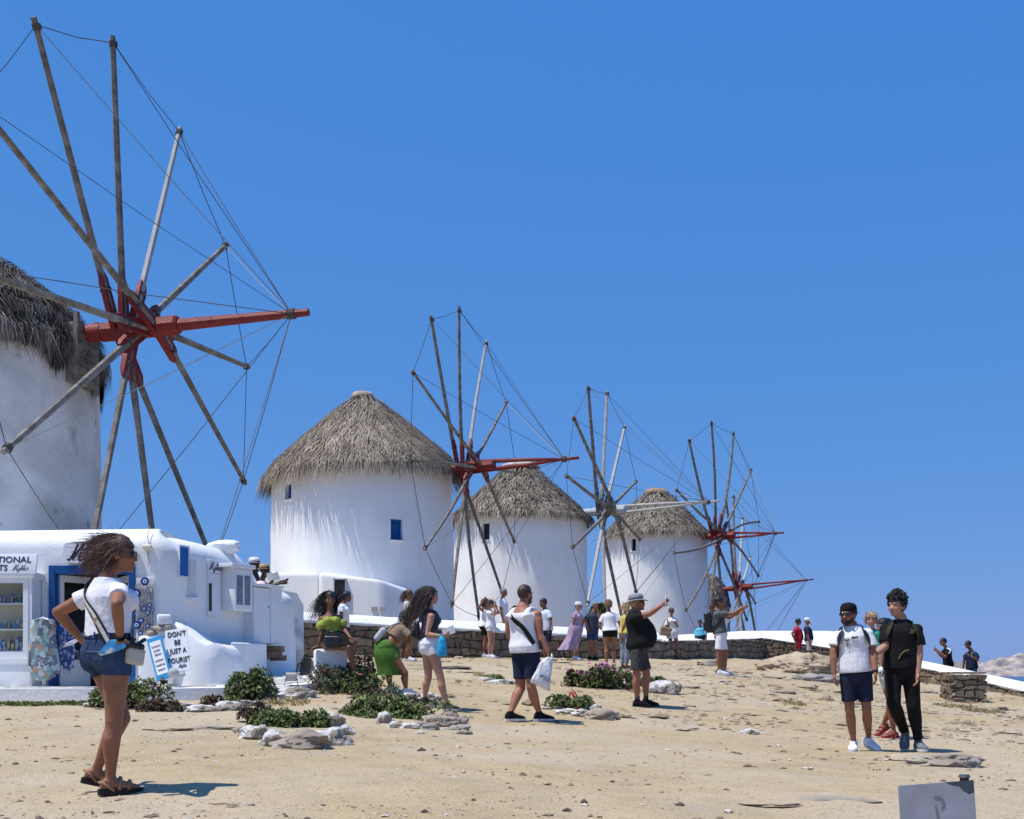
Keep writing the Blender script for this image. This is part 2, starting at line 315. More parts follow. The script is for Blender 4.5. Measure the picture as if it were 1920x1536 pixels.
slab('terrace', 'low whitewashed terrace wall behind the corner of the stone wall', 'terrace', [(*pl(1236, 36.4), zat(1201, 36.4)), (*pl(1340, 41.6), zat(1199, 41.6)), (*pl(1432, 47.5), zat(1195.5, 47.5)), (*pl(1590, 47.4), zat(1214, 47.4)), (*pl(1592, 51), zat(1186, 51)), (*pl(1552, 53), zat(1183, 53)), (*pl(1395, 53), zat(1183, 53)), (*pl(1330, 48), zat(1190, 48)), (*pl(1236, 39.5), zat(1192, 39.5))], 2.8, .5, .06)
# square stone pillar
pb_ = ground(1806, 1314); root = thing('stone_pillar', 'squat square rubble stone pillar in front of the sloping wall', 'pillar', pb_)
kP = pb_.y / F; hw = 30 * kP; zt_ = pb_.z + 52 * kP
q = MB(); q.box(pb_ + V(0, .0, 52 * kP / 2 - .1), (hw * 2 - .05, hw * 2 - .05, 52 * kP + .1)); q.build('core', MORTAR, root)
q = MB(); q.box(pb_ + V(0, 0, 52 * kP), (hw * 2 + .02, hw * 2 + .02, .05), bev=.015); q.build('capstone', STONEM[4], root, smooth=40)
yw = R_(-12)
for k in range(4):
    a = V(math.cos(k * math.pi / 2), math.sin(k * math.pi / 2), 0); b = V(-a.y, a.x, 0)
    A = pb_ - a * hw + b * (-hw); A.z = pb_.z - .1
    stones(root, A, A + a * hw * 2, lambda t: pb_.z - .1, lambda t: zt_ - .02, -b, random.Random(40 + k), rowh=(.1, .2), lenr=(.14, .4), depth=.06)
# ------------------------------------------------------------------ windmills
TOWER = mat('tower_whitewash', (.83, .83, .82), .8, .05, .7, .5, 3., col2=(.75, .755, .76), mixs=.5, mixlo=.5, mixhi=.85, spec=.15, extra=lime_extra(.13))
def old_extra(n, L, co, base, noi, mr):
    def mixc(fac, c, b_):
        q = n.nodes.new('ShaderNodeMix'); q.data_type = 'RGBA'; L.new(fac, q.inputs['Factor']); L.new(b_, q.inputs[6]); q.inputs[7].default_value = (*c, 1); return q.outputs[2]
    base = mixc(mr(noi(1.1, 8.), .57, .64, 0, .55), (.40, .385, .33), base)
    return mixc(mr(noi(2.2, 9.), .62, .72, 0, .7), (.16, .16, .16), base)
TOWER_OLD = mat('tower_old_plaster', (.73, .705, .66), .85, .12, .8, .9, 6., col2=(.60, .57, .53), mixs=1.2, spec=.1, extra=old_extra)
TH2 = mat('thatch_straw', (0, 0, 0), .9, .15, 2., attr='rnd', ramp=[(0, (.12, .098, .075)), (.35, (.23, .19, .148)), (.7, (.34, .285, .22)), (1, (.50, .425, .32))], spec=.1)
TH1 = mat('thatch_old', (0, 0, 0), .95, .25, 2.5, attr='rnd', ramp=[(0, (.03, .024, .019)), (.3, (.115, .092, .072)), (.6, (.26, .22, .175)), (1, (.50, .44, .36))], spec=.08)
TH3 = mat('thatch_reed', (0, 0, 0), .9, .2, 2., attr='rnd', ramp=[(0, (.07, .058, .046)), (.35, (.18, .15, .12)), (.7, (.29, .245, .195)), (1, (.45, .385, .30))], spec=.1)
UNDER = mat('thatch_under', (.06, .05, .04), .95, .4, 6, .8, 20.)
GREYW = mat('weathered_wood', (.235, .215, .19), .85, .3, 7, .6, 30., col2=(.155, .135, .11), mixs=4, spec=.15)
PALEW = mat('pale_wood', (.42, .41, .39), .8, .2, 5, .4, 25., spec=.2)
REDW = mat('red_painted_wood', (.20, .022, .018), .55, .25, 6, .5, 25., col2=(.12, .03, .025), mixs=7, mixlo=.6, mixhi=.72, spec=.3)
PALEB = mat('pale_blue_paint', (.40, .46, .47), .6, .15, 6, .3, 25.)
ROPE = mat('rope', (.085, .075, .065), .9, .2, 8); ROPEL = mat('pale_rope', (.30, .28, .25), .9, .2, 8)
BLUEP = mat('blue_paint', srgb(22, 92, 160), .5, .12, 5, .2, 30.); DARKRED = mat('dark_red_paint', (.11, .02, .017), .6, .2, 6)
DARKHOLE = mat('dark_glass', (.02, .022, .026), .25, .2, 4, spec=.5)
LIMEW = mat('lime_streak', (.74, .73, .70), .8)
def thatch(root, cx, cy, prof, N, lr, wd, seed, mt, layers=0, fringe=(.3, 900), sag=.0, clump=.5, lift=.07, tiltx=0.):
    """prof: (radius, z) from eave up to the top; blades follow the slope downward"""
    rng = np.random.RandomState(seed); pr = np.array(prof); seg = np.hypot(np.diff(pr[:, 0]), np.diff(pr[:, 1])); cs = np.concatenate([[0], np.cumsum(seg)]); tot = cs[-1]
    q = MB(); q.lathe((cx, cy, 0), [(r - .10 if i else r - .14, z - .07) for i, (r, z) in enumerate(prof)], 40); q.v = [(x, y, z + tiltx * (x - cx)) for x, y, z in q.v]; q.build('roof_core', UNDER, root, smooth=True)
    V_, F_, A_ = [], [], []
    s = tot * (1 - np.sqrt(rng.uniform(0, 1, N))) ; s = np.clip(s * 1.0, 0, tot)
    if layers: s = np.clip((np.floor(s / tot * layers) + rng.normal(.5, .13, N)) / layers * tot, 0, tot)
    th = rng.uniform(0, 2 * np.pi, N)
    # clumped angle / tone
    tone = .5 + .28 * np.sin(th * 7 + s * 2.1 + seed) * np.sin(th * 13 - s * 3) + .22 * np.sin(th * 23 + s * 5) + .3 * sines(np.stack([np.cos(th) * 3, np.sin(th) * 3, s], 1), 1.6, seed + 3, 6)
    for i in range(N):
        r0 = np.interp(s[i], cs, pr[:, 0]); z0 = np.interp(s[i], cs, pr[:, 1]); ln = rng.uniform(*lr); t = th[i]
        sl_ = max(s[i] - .05, 0); dr = np.interp(max(s[i] - .3, 0), cs, pr[:, 0]) - r0; dz = np.interp(max(s[i] - .3, 0), cs, pr[:, 1]) - z0
        k = math.hypot(dr, dz)
        if k < .02: dr, dz = pr[0, 0] - pr[1, 0], pr[0, 1] - pr[1, 1]; k = math.hypot(dr, dz)
        dr, dz = dr / k, dz / k; ct, st = math.cos(t), math.sin(t)
        over = max(0, ln - s[i]); dn = V(ct * dr, st * dr, dz); nr = V(-ct * dz, -st * dz, dr); nr = nr if nr.z > 0 else -nr
        sd = V(-st, ct, 0); lat = rng.normal(0, .16) + clump * .22 * math.sin(t * 9 + s[i] * 4); lf = rng.uniform(.0, lift)
        p0 = V(cx + r0 * ct, cy + r0 * st, z0) + nr * (lf * .3); p1 = p0 + (dn + sd * lat) * (ln * .55) + nr * lf; p2 = p0 + (dn + sd * lat * 1.4) * ln + nr * lf * .6 - UP * (over * .45 + .05 * ln)
        w_ = rng.uniform(*wd) * .5; tn = float(np.clip(tone[i] * .55 + rng.uniform(0, .5) - .02, 0, 1)); o = len(V_)
        V_ += [p0 - sd * w_ * .8, p0 + sd * w_ * .8, p1 + sd * w_, p1 - sd * w_, p2]; A_ += [tn * .75, tn * .75, tn, tn, min(1, tn * 1.1)]; F_ += [(o, o + 1, o + 2, o + 3), (o + 3, o + 2, o + 4)]
    fl, fn = fringe; r0, z0 = prof[0]
    for i in range(fn):
        t = rng.uniform(0, 2 * np.pi); ct, st = math.cos(t), math.sin(t); sd = V(-st, ct, 0); ln = fl * rng.uniform(.5, 1.25) * (1 + clump * .6 * math.sin(t * 11 + seed) * math.sin(t * 5)) ; rr = r0 - rng.uniform(.0, .22)
        p0 = V(cx + rr * ct, cy + rr * st, z0 + .12 - rng.uniform(0, .1)); p1 = p0 - UP * ln * .5 + V(ct, st, 0) * rng.uniform(-.02, .10); p2 = p0 - UP * ln + V(ct, st, 0) * rng.uniform(-.06, .10) + sd * rng.normal(0, .06); w_ = rng.uniform(*wd) * .6; tn = rng.uniform(0, .6); o = len(V_)
        V_ += [p0 - sd * w_, p0 + sd * w_, p1 + sd * w_, p1 - sd * w_, p2]; A_ += [tn * .6, tn * .6, tn, tn, tn]; F_ += [(o, o + 1, o + 2, o + 3), (o + 3, o + 2, o + 4)]
    for p in V_: p.z += tiltx * (p.x - cx)
    q = MB(); q.v = [tuple(x) for x in V_]; q.f = F_; q.a = A_; q.m = [0] * len(F_)
    ob = q.build('thatch', mt, root, attr=True); ob['kind'] = 'stuff'; return ob
def pole(mb, a, b, r0, r1, side=None, n=6, bend=None):
    pts = [lerp(a, b, t) + (bend * (math.sin(t * math.pi)) if bend is not None else V(0, 0, 0)) for t in (0, .25, .5, .75, 1)]
    mb.tube(pts, [lerp(r0, r1, t) for t in (0, .25, .5, .75, 1)], n)
def rotor(root, h, yaw, pit, R, ph, L, k, red=True, wood=GREYW, palek=(), rr=.075, tipcorr=None, bowm=None, seed=0, axle_back=1.3, skip=(), stay_skip=(), bendamt=.0, twin=False, smat=None):
    rng = random.Random(seed); yaw, pit, ph = R_(yaw), R_(pit), R_(ph)
    a = V(math.sin(yaw) * math.cos(pit), -math.cos(yaw) * math.cos(pit), math.sin(pit)); u = V(math.cos(yaw), math.sin(yaw), 0); v_ = u.cross(a); v_ = v_ if v_.z > 0 else -v_
    pm = REDW if red else PALEB; sm = smat or (REDW if red else wood)
    q = MB(); q.tube([h - a * (axle_back + .3), h - a * .75], [.18, .18], 14); q.tube([h - a * .75, h - a * .72, h + a * .85, h + a * .9], [.17, .20, .20, .16], 8); q.build('axle', pm, root, smooth=35)
    bt = h + a * L; bm_ = bowm or pm
    if twin:
        for s_ in (-1, 1):
            q = MB(); q.tube([h + a * .1 + v_ * (.17 * s_), h + a * (L * .6) + v_ * (.09 * s_) , h + a * (L - .12)], [.075, .065, .05], 8); q.build('bowsprit', bm_, root, smooth=True)
        q = MB(); q.tube([h + a * (L - .25), bt + a * .5], [.06, .05], 8); q.build('bowsprit_tip', bm_, root, smooth=True)
    else:
        q = MB(); q.tube([h + a * .7, h + a * 1.0, h + a * L, bt + a * .35], [.13, .125, .085, .075], 8); q.build('bowsprit', bm_, root, smooth=35)
    q = MB(); q.tube([bt - a * .07, bt + a * .07], [.105, .105], 10); q.build('rope_binding', ROPE, root, smooth=35)
    tips = []
    for i in range(12):
        th = ph - i * math.pi / 6; dr = u * math.cos(th) + v_ * math.sin(th); tg = -u * math.sin(th) + v_ * math.cos(th)
        ax = a * (((i % 6) - 2.5) * .17); c = h + ax; tip = h + dr * R * rng.uniform(.985, 1.015) + tg * rng.uniform(-.05, .05)
        tips.append(tip)
        if i in skip: continue
        q = MB(); bd = tg * (bendamt * rng.uniform(-1, 1) * R * .04) + a * (bendamt * R * .02 * rng.uniform(-1, 1)); pole(q, c + dr * .15 + tg * .04, tip + dr * .12, rr, rr * .72, n=6, bend=bd); sp = q.build('spoke', PALEW if i in palek else wood, root, smooth=30)
        s1 = .215 * R if (i % 2 == 0) else .185 * R
        for sg in (-1, 1):      # the pole is clamped between two tapered planks
            ds_ = (tip - c).normalized(); e = tg * (sg * rr * 1.2) + tg * .03; q = MB(); q.tube([c + e, c + ds_ * (s1 * .5) + e, c + ds_ * (s1 * .88) + e, c + ds_ * s1 + e * .8], [rr * 1.25, rr * 1.15, rr, rr * .45], 4, up=(a + tg).normalized(), flat=.75); q.build('socket', sm, sp, smooth=30)
        q = MB(); q.tube([c + ds_ * (s1 * .7) + tg * .03, c + ds_ * (s1 * .7 + .04) + tg * .03], [rr * 1.9, rr * 1.9], 6, up=tg, flat=.75); q.build('clamp', ROPE, sp)
        q = MB(); q.tube([tip - dr * .08, tip + dr * .02], [rr * 1.1, rr * 1.1], 6); q.build('tip_lashing', ROPE, sp)
    rp = .011 * k
    for i in range(12):
        A, B = tips[i], tips[(i + 1) % 12]; m_ = lerp(A, B, .5) - UP * (.02 * (A - B).length)
        if i in skip or (i + 1) % 12 in skip: continue
        q = MB(); q.tube([A, m_, B], rp, 4); q.build('rim_rope', ROPE, root)
    for i in range(12):
        if i in skip or i in stay_skip: continue
        q = MB(); q.tube([tips[i], lerp(tips[i], bt, .5) - UP * .04, bt], rp * .85, 4); q.build('stay_rope', ROPE if i % 3 else ROPEL, root)
    return h, a, tips, bt
def window(root, c, rad_c, wpx, hpx, shut, d, frame=None, ang=None):
    """opening cut into the tower wall, with the shutter set back in the reveal"""
    p = c; nrm = V(p.x - rad_c.x, p.y - rad_c.y, 0).normalized(); sd = V(-nrm.y, nrm.x, 0); w_, h_ = wpx * d / F, hpx * d / F; tw = [o for o in root.children if o.name.startswith('tower')][0]
    q = MB(); q.box(p - nrm * .1, (w_, 1.0, h_), (sd, nrm, UP)); me = q.mesh('cut', ROOT(root)); fixn(me); cu = bpy.data.objects.new('cut', me); COL.objects.link(cu); cu.parent = root
    md = tw.modifiers.new('b', 'BOOLEAN'); md.object = cu; md.operation = 'DIFFERENCE'; md.solver = 'EXACT'; bpy.context.view_layer.update(); dg = bpy.context.evaluated_depsgraph_get(); m2 = bpy.data.meshes.new_from_object(tw.evaluated_get(dg)); tw.modifiers.clear(); tw.data = m2; bpy.data.objects.remove(cu)
    q = MB(); nb = 4; t = .05; dp = -.2
    for s_ in (-1, 1): q.box(p + sd * (s_ * (w_ / 2 - t / 2)) + nrm * dp, (t, .07, h_), (sd, nrm, UP), bev=.008)
    for s_ in (-1, 1): q.box(p + UP * (s_ * (h_ / 2 - t / 2)) + nrm * dp, (w_ - 2 * t, .07, t), (sd, nrm, UP), bev=.008)
    wn = q.build('window', frame or shut, root, smooth=40); q = MB()
    for i in range(nb): q.box(p + sd * ((i + .5) / nb - .5) * (w_ - 2 * t) + nrm * (dp - .02), ((w_ - 2 * t) / nb - .012, .04, h_ - 2 * t), (sd, nrm, UP), bev=.006)
    q.build('shutter', shut, wn, smooth=40); q = MB(); q.box(p - UP * (h_ / 2 + .02) - nrm * .02, (w_ + .1, .16, .05), (sd, nrm, UP), bev=.015); q.build('sill', TOWER, wn, smooth=40)
    return wn
def tower_surface(c, R0, R1, z0, z1, px, py):
    """point of the tower front seen at a pixel"""
    for k in np.linspace(-R0 - 1, 0, 800):
        d = c.y + k; p = P(px, py, d); rr = lerp(R0, R1, (p.z - z0) / (z1 - z0))
        if math.hypot(p.x - c.x, p.y - c.y) <= rr: return p
    return P(px, py, c.y)
def windmill(label, cx, d, Rb, Rt, ytop, prof_px, seed, towermat=TOWER, thatch_kw=None, collar=True):
    c = V((cx - CXP) * d / F, d, 0); z0 = gz(c.x, c.y) - .4; zt = zat(ytop, d); root = thing('windmill', label, 'windmill', V(c.x, c.y, z0)); rng = random.Random(seed)
    n, mrow = 72, 26; rings = []
    for j in range(mrow):
        t = j / (mrow - 1); z = lerp(z0, zt + .02, t); r = lerp(Rb, Rt, t)
        ring = []
        for k in range(n):
            a = 2 * math.pi * k / n; q_ = V(math.cos(a) * 2.2, math.sin(a) * 2.2, z * .7 + seed); e = .035 * mnoise.noise(q_) + .018 * mnoise.noise(q_ * 2.7)
            ring.append(V(c.x + (r + e) * math.cos(a), c.y + (r + e) * math.sin(a), z))
        rings.append(ring)
    q = MB(); q.loft(rings); q.build('tower', towermat, root, smooth=50)
    thatch(root, c.x, c.y, [(r, zat(y, d)) for r, y in prof_px], **thatch_kw)
    return root, c, z0, zt
# mill 2
m2, c2, z02, zt2 = windmill('largest fully visible white windmill with blue shutters and red rotor', 680, 41.6, 3.27, 3.16, 892, [(3.34, 889), (3.0, 865), (1.95, 816), (1.25, 784), (.66, 757), (.42, 741)], 2, thatch_kw=dict(tiltx=.05, N=15000, lr=(.45, .85), wd=(.018, .045), seed=2, mt=TH2, fringe=(.3, 2600), lift=.08))
q = MB(); q.lathe((c2.x, c2.y, 0), [(.46, zat(750, 41.6)), (.38, zat(741, 41.6)), (.33, zat(737, 41.6)), (.12, zat(736, 41.6))], 28); q.build('roof_cap', mat('clay_cap', (.40, .32, .23), .9, .3, 5, .6, 20.), m2, smooth=True)
window(m2, tower_surface(c2, 3.27, 3.16, z02, zt2, 744, 993), c2, 23, 37, BLUEP, 41.6)
window(m2, tower_surface(c2, 3.27, 3.16, z02, zt2, 540, 922), c2, 19, 28, BLUEP, 41.6)
rotor(m2, P(881, 876, 40.22), 71.7, 1.4, 5.19, 127.1, 3.36, .95, seed=2, palek=(2,), rr=.066, twin=True, stay_skip=(6, 7), bendamt=.6)
# mill 1
m1, c1, z01, zt1 = windmill('nearest windmill with stained tower and shaggy old thatch above the shop', -124, 24.2, 3.36, 3.2, 655, [(3.22, 664), (3.17, 640), (2.95, 612), (2.42, 572), (1.7, 522), (1.05, 494), (.4, 476)], 1, towermat=TOWER_OLD, thatch_kw=dict(N=24000, lr=(.38, .62), wd=(.012, .035), seed=1, mt=TH1, layers=8, fringe=(.42, 2800), clump=1.2, lift=.19))
rng = random.Random(9)
q = MB(); VV, FF, AA = [], [], []
for i in range(3000):   # long dark reed skirt hanging below the eave
    t = rng.uniform(0, 2 * math.pi); g_ = max(0, math.sin(t * 14 + 1.2) * .6 + math.sin(t * 5.3) * .4 + .25); ln = .22 + .62 * g_ * rng.uniform(.6, 1.1); r = 3.26 + rng.uniform(0, .07); ct, st = math.cos(t), math.sin(t); sd = V(-st, ct, 0); p = V(c1.x + r * ct, c1.y + r * st, zat(674, 24.2) + rng.uniform(-.05, .12)); w_ = rng.uniform(.012, .03); o = len(VV); tn = rng.uniform(0, .45)
    VV += [p - sd * w_, p + sd * w_, p - UP * ln * .6 + sd * w_, p - UP * ln * .6 - sd * w_, p - UP * ln + sd * rng.uniform(-.05, .05)]; AA += [tn] * 5; FF += [(o, o + 1, o + 2, o + 3), (o + 3, o + 2, o + 4)]
q.v = [tuple(x) for x in VV]; q.f = FF; q.a = AA; q.m = [0] * len(FF); ob = q.build('reed_skirt', mat('dark_reed', (0, 0, 0), .95, .2, 3, attr='rnd', ramp=[(0, (.028, .022, .018)), (.5, (.075, .06, .048)), (1, (.15, .125, .10))]), m1, attr=True); ob['kind'] = 'stuff'
h1 = P(257, 617, 23.39)
rotor(m1, h1, 79.4, 2.1, 5.44, 126.4, 3.25, .85, seed=3, palek=(2,), rr=.076, stay_skip=(7,), axle_back=1.8)
axd = V(math.sin(R_(79.4)), -math.cos(R_(79.4)), 0); ax2 = V(-axd.y, axd.x, 0)
q = MB()   # boarded housing round the axle
for i in range(7): q.box(h1 - axd * 1.42 + UP * (-1.0 + i * .17) + ax2 * 0, (.72, .8, .16), (axd, ax2, UP), bev=.01)
for s_ in (-1, 1): q.box(h1 - axd * 1.1 + ax2 * (.36 * s_) - UP * .45, (.09, .09, 1.5), (axd, ax2, UP), bev=.01)
q.build('axle_housing', GREYW, m1, smooth=30)
# mill 3
m3, c3, z03, zt3 = windmill('middle windmill with dark red window and bare grey rotor poles', 976, 57.2, 3.32, 3.2, 968, [(3.4, 975), (2.72, 949), (2.05, 926), (1.45, 906), (.98, 886), (.72, 871)], 3, thatch_kw=dict(N=9500, lr=(.3, .6), wd=(.035, .08), seed=3, mt=TH3, layers=13, fringe=(.28, 1500), lift=.1))
window(m3, tower_surface(c3, 3.32, 3.2, z03, zt3, 911, 997), c3, 15, 30, DARKHOLE, 57.2, frame=DARKRED)
q = MB(); q.lathe((c3.x, c3.y, 0), [(.95, zat(878, 57.2)), (.97, zat(876, 57.2)), (.9, zat(873, 57.2)), (.55, zat(868, 57.2)), (.3, zat(866, 57.2))], 28); q.build('roof_band', mat('pale_band', (.5, .46, .4), .9, .2, 5), m3, smooth=True)
rotor(m3, P(1138, 958, 55.57), 68.2, 2.0, 5.75, 112.7, 4.88, 1.05, red=False, wood=GREYW, palek=(1, 2, 7, 8), rr=.092, bowm=PALEW, seed=5, axle_back=2.2, twin=True)
# mill 4
m4, c4, z04, zt4 = windmill('far windmill with small dark window behind the man in the sun hat', 1230, 70., 3.14, 3.02, 1001, [(3.2, 1005), (2.4, 981), (1.95, 964), (1.42, 946), (.95, 931), (.62, 921)], 4, thatch_kw=dict(N=7500, lr=(.35, .65), wd=(.04, .09), seed=4, mt=TH3, layers=12, fringe=(.3, 1200), lift=.1))
window(m4, tower_surface(c4, 3.14, 3.02, z04, zt4, 1188, 1022), c4, 9, 22, DARKHOLE, 70, frame=DARKRED)
q = MB(); q.lathe((c4.x, c4.y, 0), [(.75, zat(929, 70)), (.78, zat(924, 70)), (.55, zat(918, 70)), (.2, zat(917, 70))], 24); q.build('roof_cap', mat('clay_cap_2', (.33, .22, .14), .9, .3, 5, .6, 20.), m4, smooth=True)
rotor(m4, P(1350, 1005, 67.7), 57.8, -.9, 6.5, 133.4, 3.3, 1.15, seed=6, rr=.085, axle_back=2., bendamt=1.2, twin=True)
# mill 5: ruined dark stone stump behind
DARKST = mat('dark_rubble', (.13, .115, .10), .95, .35, 3, 1., 6., col2=(.22, .17, .12), mixs=2)
m5 = None
d5 = 88.; c5 = V((1318 - CXP) * d5 / F, d5, 0); z05 = gz(c5.x, c5.y) - .6
m5 = thing('windmill', 'ruined farthest windmill, a dark stump with red rotor poles', 'windmill', V(c5.x, c5.y, z05))
q = MB(); rings = []
for j in range(14):
    z = lerp(z05, zat(1130, d5), j / 13); rings.append([V(c5.x + (1.95 + .06 * mnoise.noise(V(k, j, 3)) + (13 - j) * .015) * math.cos(k * math.pi / 20), c5.y + 1.95 * math.sin(k * math.pi / 20), z) for k in range(40)])
q.loft(rings); q.build('tower', mat('old_tower', (.36, .35, .33), .9, .2, 1, .8, 4, col2=(.2, .18, .16), mixs=1.2), m5, smooth=40)
thatch(m5, c5.x, c5.y, [(1.98, zat(1132, d5)), (1.75, zat(1105, d5)), (1.2, zat(1085, d5)), (.4, zat(1074, d5))], 2600, (.3, .6), (.05, .1), 5, TH1, fringe=(.5, 500))
rotor(m5, P(1388, 1102, 86.4), 69.8, 5.1, 7.0, 113.8, 4.78, 1.3, seed=8, rr=.1, palek=(2, 3, 7), axle_back=2.4, twin=True, skip=(10, 11), bendamt=.6)
# low annex in front of mill 2
dA = 35.5
AN = slab('annex', 'low whitewashed annex with dark door below the large windmill', 'annex', [(*pl(598, dA), zat(1072, dA)), (*pl(716, dA), zat(1085, dA)), (*pl(768, dA + .6), zat(1104, dA)), (*pl(768, 38.8), zat(1106, 38.8)), (*pl(716, 38.8), zat(1088, 38.8)), (*pl(600, 38.8), zat(1072, 38.8))], 3, 1., .16)
slab('annex', 'lower whitewashed block joining the annex and the shop yard', 'annex', [(*pl(470, 36.4), zat(1073, 36.4)), (*pl(599, 36.2), zat(1073, 36.2)), (*pl(599, 39), zat(1074, 39)), (*pl(470, 39), zat(1075, 39))], 3, 1., .14)
q = MB(); a0, a1 = P(627, 1087, dA - .03), P(648, 1088, dA - .03)
for i in range(2): q.box(lerp(a0, a1, .25 + .5 * i) - UP * .62, ((a1 - a0).x / 2 - .012, .06, 1.25))
q.build('door', mat('dark_door', (.03, .03, .032), .6), AN)
q = MB()
for s_ in (-.02, 1.02): q.box(lerp(a0, a1, s_) - UP * .6, (.035, .1, 1.3))
q.box(lerp(a0, a1, .5) + UP * .02, ((a1 - a0).x + .05, .1, .035)); q.build('door_frame', mat('grey_frame', (.45, .46, .48), .6), AN)
for x0, x1 in ((696, 707), (712, 722)):
    q = MB(); q.box(P((x0 + x1) / 2, 1141, dA - .01), ((x1 - x0) * dA / F, .05, .12), bev=.01); q.build('vent', mat('vent_grey', (.42, .40, .38), .8), AN)
# ------------------------------------------------------------------ shop
DF = 17.5
def Fp(px, py, out=0.): return P(px, py, DF - out)                     # point on the shop front
S0 = V((316 - CXP) * DF / F, DF, 0); SD = V(1, 2, 0).normalized(); SN = V(2, -1, 0).normalized()
def Sp(px, py, out=0.):                                               # point on the shop side wall
    o = S0 + SN * out; k = (px - CXP) / F; t = (o.x - k * o.y) / (k * SD.y - SD.x); p = o + SD * t; p.z = zat(py, p.y); return p
shop = thing('shop', 'low whitewashed souvenir shop with rounded roof edge and blue door', 'shop', Fp(170, 1288))
PATZ = Fp(170, 1288).z
# wall path (outer line), roof height along it
path = []; xdoor0, xdoor1 = 93, 254; door_top = zat(1061, DF)
for px in (-330, -200, -100, -30, 30, 62, xdoor0, xdoor0 + 40, 174, xdoor1 - 40, xdoor1, 265, 280): path.append((Fp(px, 1288), zat(988 - px * .012, DF), V(0, -1, 0)))
cc = V(Fp(296, 0).x, DF, 0)
for i in range(1, 8):
    a = i / 8; n_ = lerp(V(0, -1, 0), SN, a).normalized(); p0 = Fp(285, 1288); p1 = Sp(338, 1270); pm = S0.copy() + V(-.02, .0, 0)
    p = p0 * (1 - a) ** 2 + V(pm.x, pm.y, PATZ) * (2 * a * (1 - a)) + p1 * a * a; path.append((p, lerp(zat(985, DF), zat(1003, p1.y), a), n_))
for px, py in ((340, 1004), (370, 1007), (400, 1014), (430, 1023), (455, 1050), (474, 1084), (500, 1096), (530, 1098), (552, 1102)):
    q_ = Sp(px, 1250); path.append((q_, zat(py, q_.y), SN))
RR = .34; rows = []
prof = [('z', -.6), ('z', .3), ('z', .9), ('d', 0), ('r', 0), ('r', .12), ('r', .26), ('r', .42), ('r', .58), ('r', .75), ('r', .9), ('r', 1.0), ('in', .6), ('in', 4.6)]
grid = []
for j, (p, zt_, n_) in enumerate(path):
    col = []
    for kind, v_ in prof:
        if kind == 'z': q_ = V(p.x, p.y, PATZ + v_)
        elif kind == 'd': q_ = V(p.x, p.y, door_top) if j < 14 else V(p.x, p.y, min(door_top, zt_ - RR - .15))
        elif kind == 'r': a = v_ * math.pi / 2; q_ = V(p.x, p.y, zt_ - RR) - n_ * (RR * 1.5 * (1 - math.cos(a))) + UP * (RR * math.sin(a))
        else: q_ = V(p.x, p.y, zt_ - .02) - (n_ if j < 13 else lerp(n_, V(0, -1, 0), .85).normalized()) * (RR * 1.5 + v_)
        nn_ = mnoise.noise(q_ * 1.3) * .02 if kind in 'zr' else 0
        col.append(q_ + n_ * nn_)
    grid.append(col)
vs_ = [q_ for c_ in grid for q_ in c_]; m_ = len(prof); fs_ = []
for j in range(len(grid) - 1):
    for i in range(m_ - 1):
        if 6 <= j < 10 and i < 3: continue                             # door opening
        fs_.append((j * m_ + i, (j + 1) * m_ + i, (j + 1) * m_ + i + 1, j * m_ + i + 1))
lc = grid[-1]; b0 = len(vs_); vs_ += [V(lc[-1].x, lc[-1].y, PATZ - .6)]; fs_.append(tuple((len(grid) - 1) * m_ + i for i in range(m_)) + (b0,))
q = MB(); q.add(vs_, fs_); ob = q.build('wall', WHITE, shop, smooth=45)
# room behind the doorway
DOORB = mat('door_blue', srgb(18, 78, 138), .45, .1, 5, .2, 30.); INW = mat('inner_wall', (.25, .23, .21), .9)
xa, xb = Fp(60, 0).x, Fp(290, 0).x; y0, y1 = DF + .12, DF + 3.
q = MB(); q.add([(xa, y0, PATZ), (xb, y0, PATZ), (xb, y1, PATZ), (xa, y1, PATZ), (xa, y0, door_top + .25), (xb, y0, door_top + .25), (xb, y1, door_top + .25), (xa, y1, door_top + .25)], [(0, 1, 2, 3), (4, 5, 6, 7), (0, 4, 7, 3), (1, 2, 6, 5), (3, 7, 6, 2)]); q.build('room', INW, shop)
dl, dr = Fp(xdoor0, 0).x, Fp(xdoor1, 0).x
q = MB(); ww = .09
q.box(((dl + ww / 2), DF + .06, (PATZ + door_top) / 2), (ww, .2, door_top - PATZ)); q.box(((dr - ww / 2), DF + .06, (PATZ + door_top) / 2), (ww, .2, door_top - PATZ)); q.box(((dl + dr) / 2, DF + .06, door_top - .06), (dr - dl - 2 * ww, .19, .12))
q.build('door_frame', DOORB, shop)
SILW = mat('white_gloss', (.72, .73, .74), .4, .05, 4)
for sx, s_ in ((dl + ww + .02, 1), (dr - ww - .02, -1)):              # open leaves folded inwards
    d_ = V(.28 * s_, .42, 0).normalized(); n_ = V(-d_.y, d_.x, 0); c = V(sx, DF + .1, (PATZ + door_top - .12) / 2) + d_ * .26; hh = door_top - .14 - PATZ
    q = MB(); q.box(c - d_ * .23, (.07, .045, hh), (d_, n_, UP)); q.box(c + d_ * .23, (.07, .045, hh), (d_, n_, UP)); q.box(c + UP * (hh / 2 - .05), (.39, .045, .1), (d_, n_, UP)); q.box(c - UP * (hh / 2 - .2), (.39, .045, .4), (d_, n_, UP)); lf = q.build('door_leaf', SILW, shop)
    q = MB(); q.box(c + UP * .12, (.39, .012, hh - .6), (d_, n_, UP)); q.build('pane', DARKHOLE, lf)
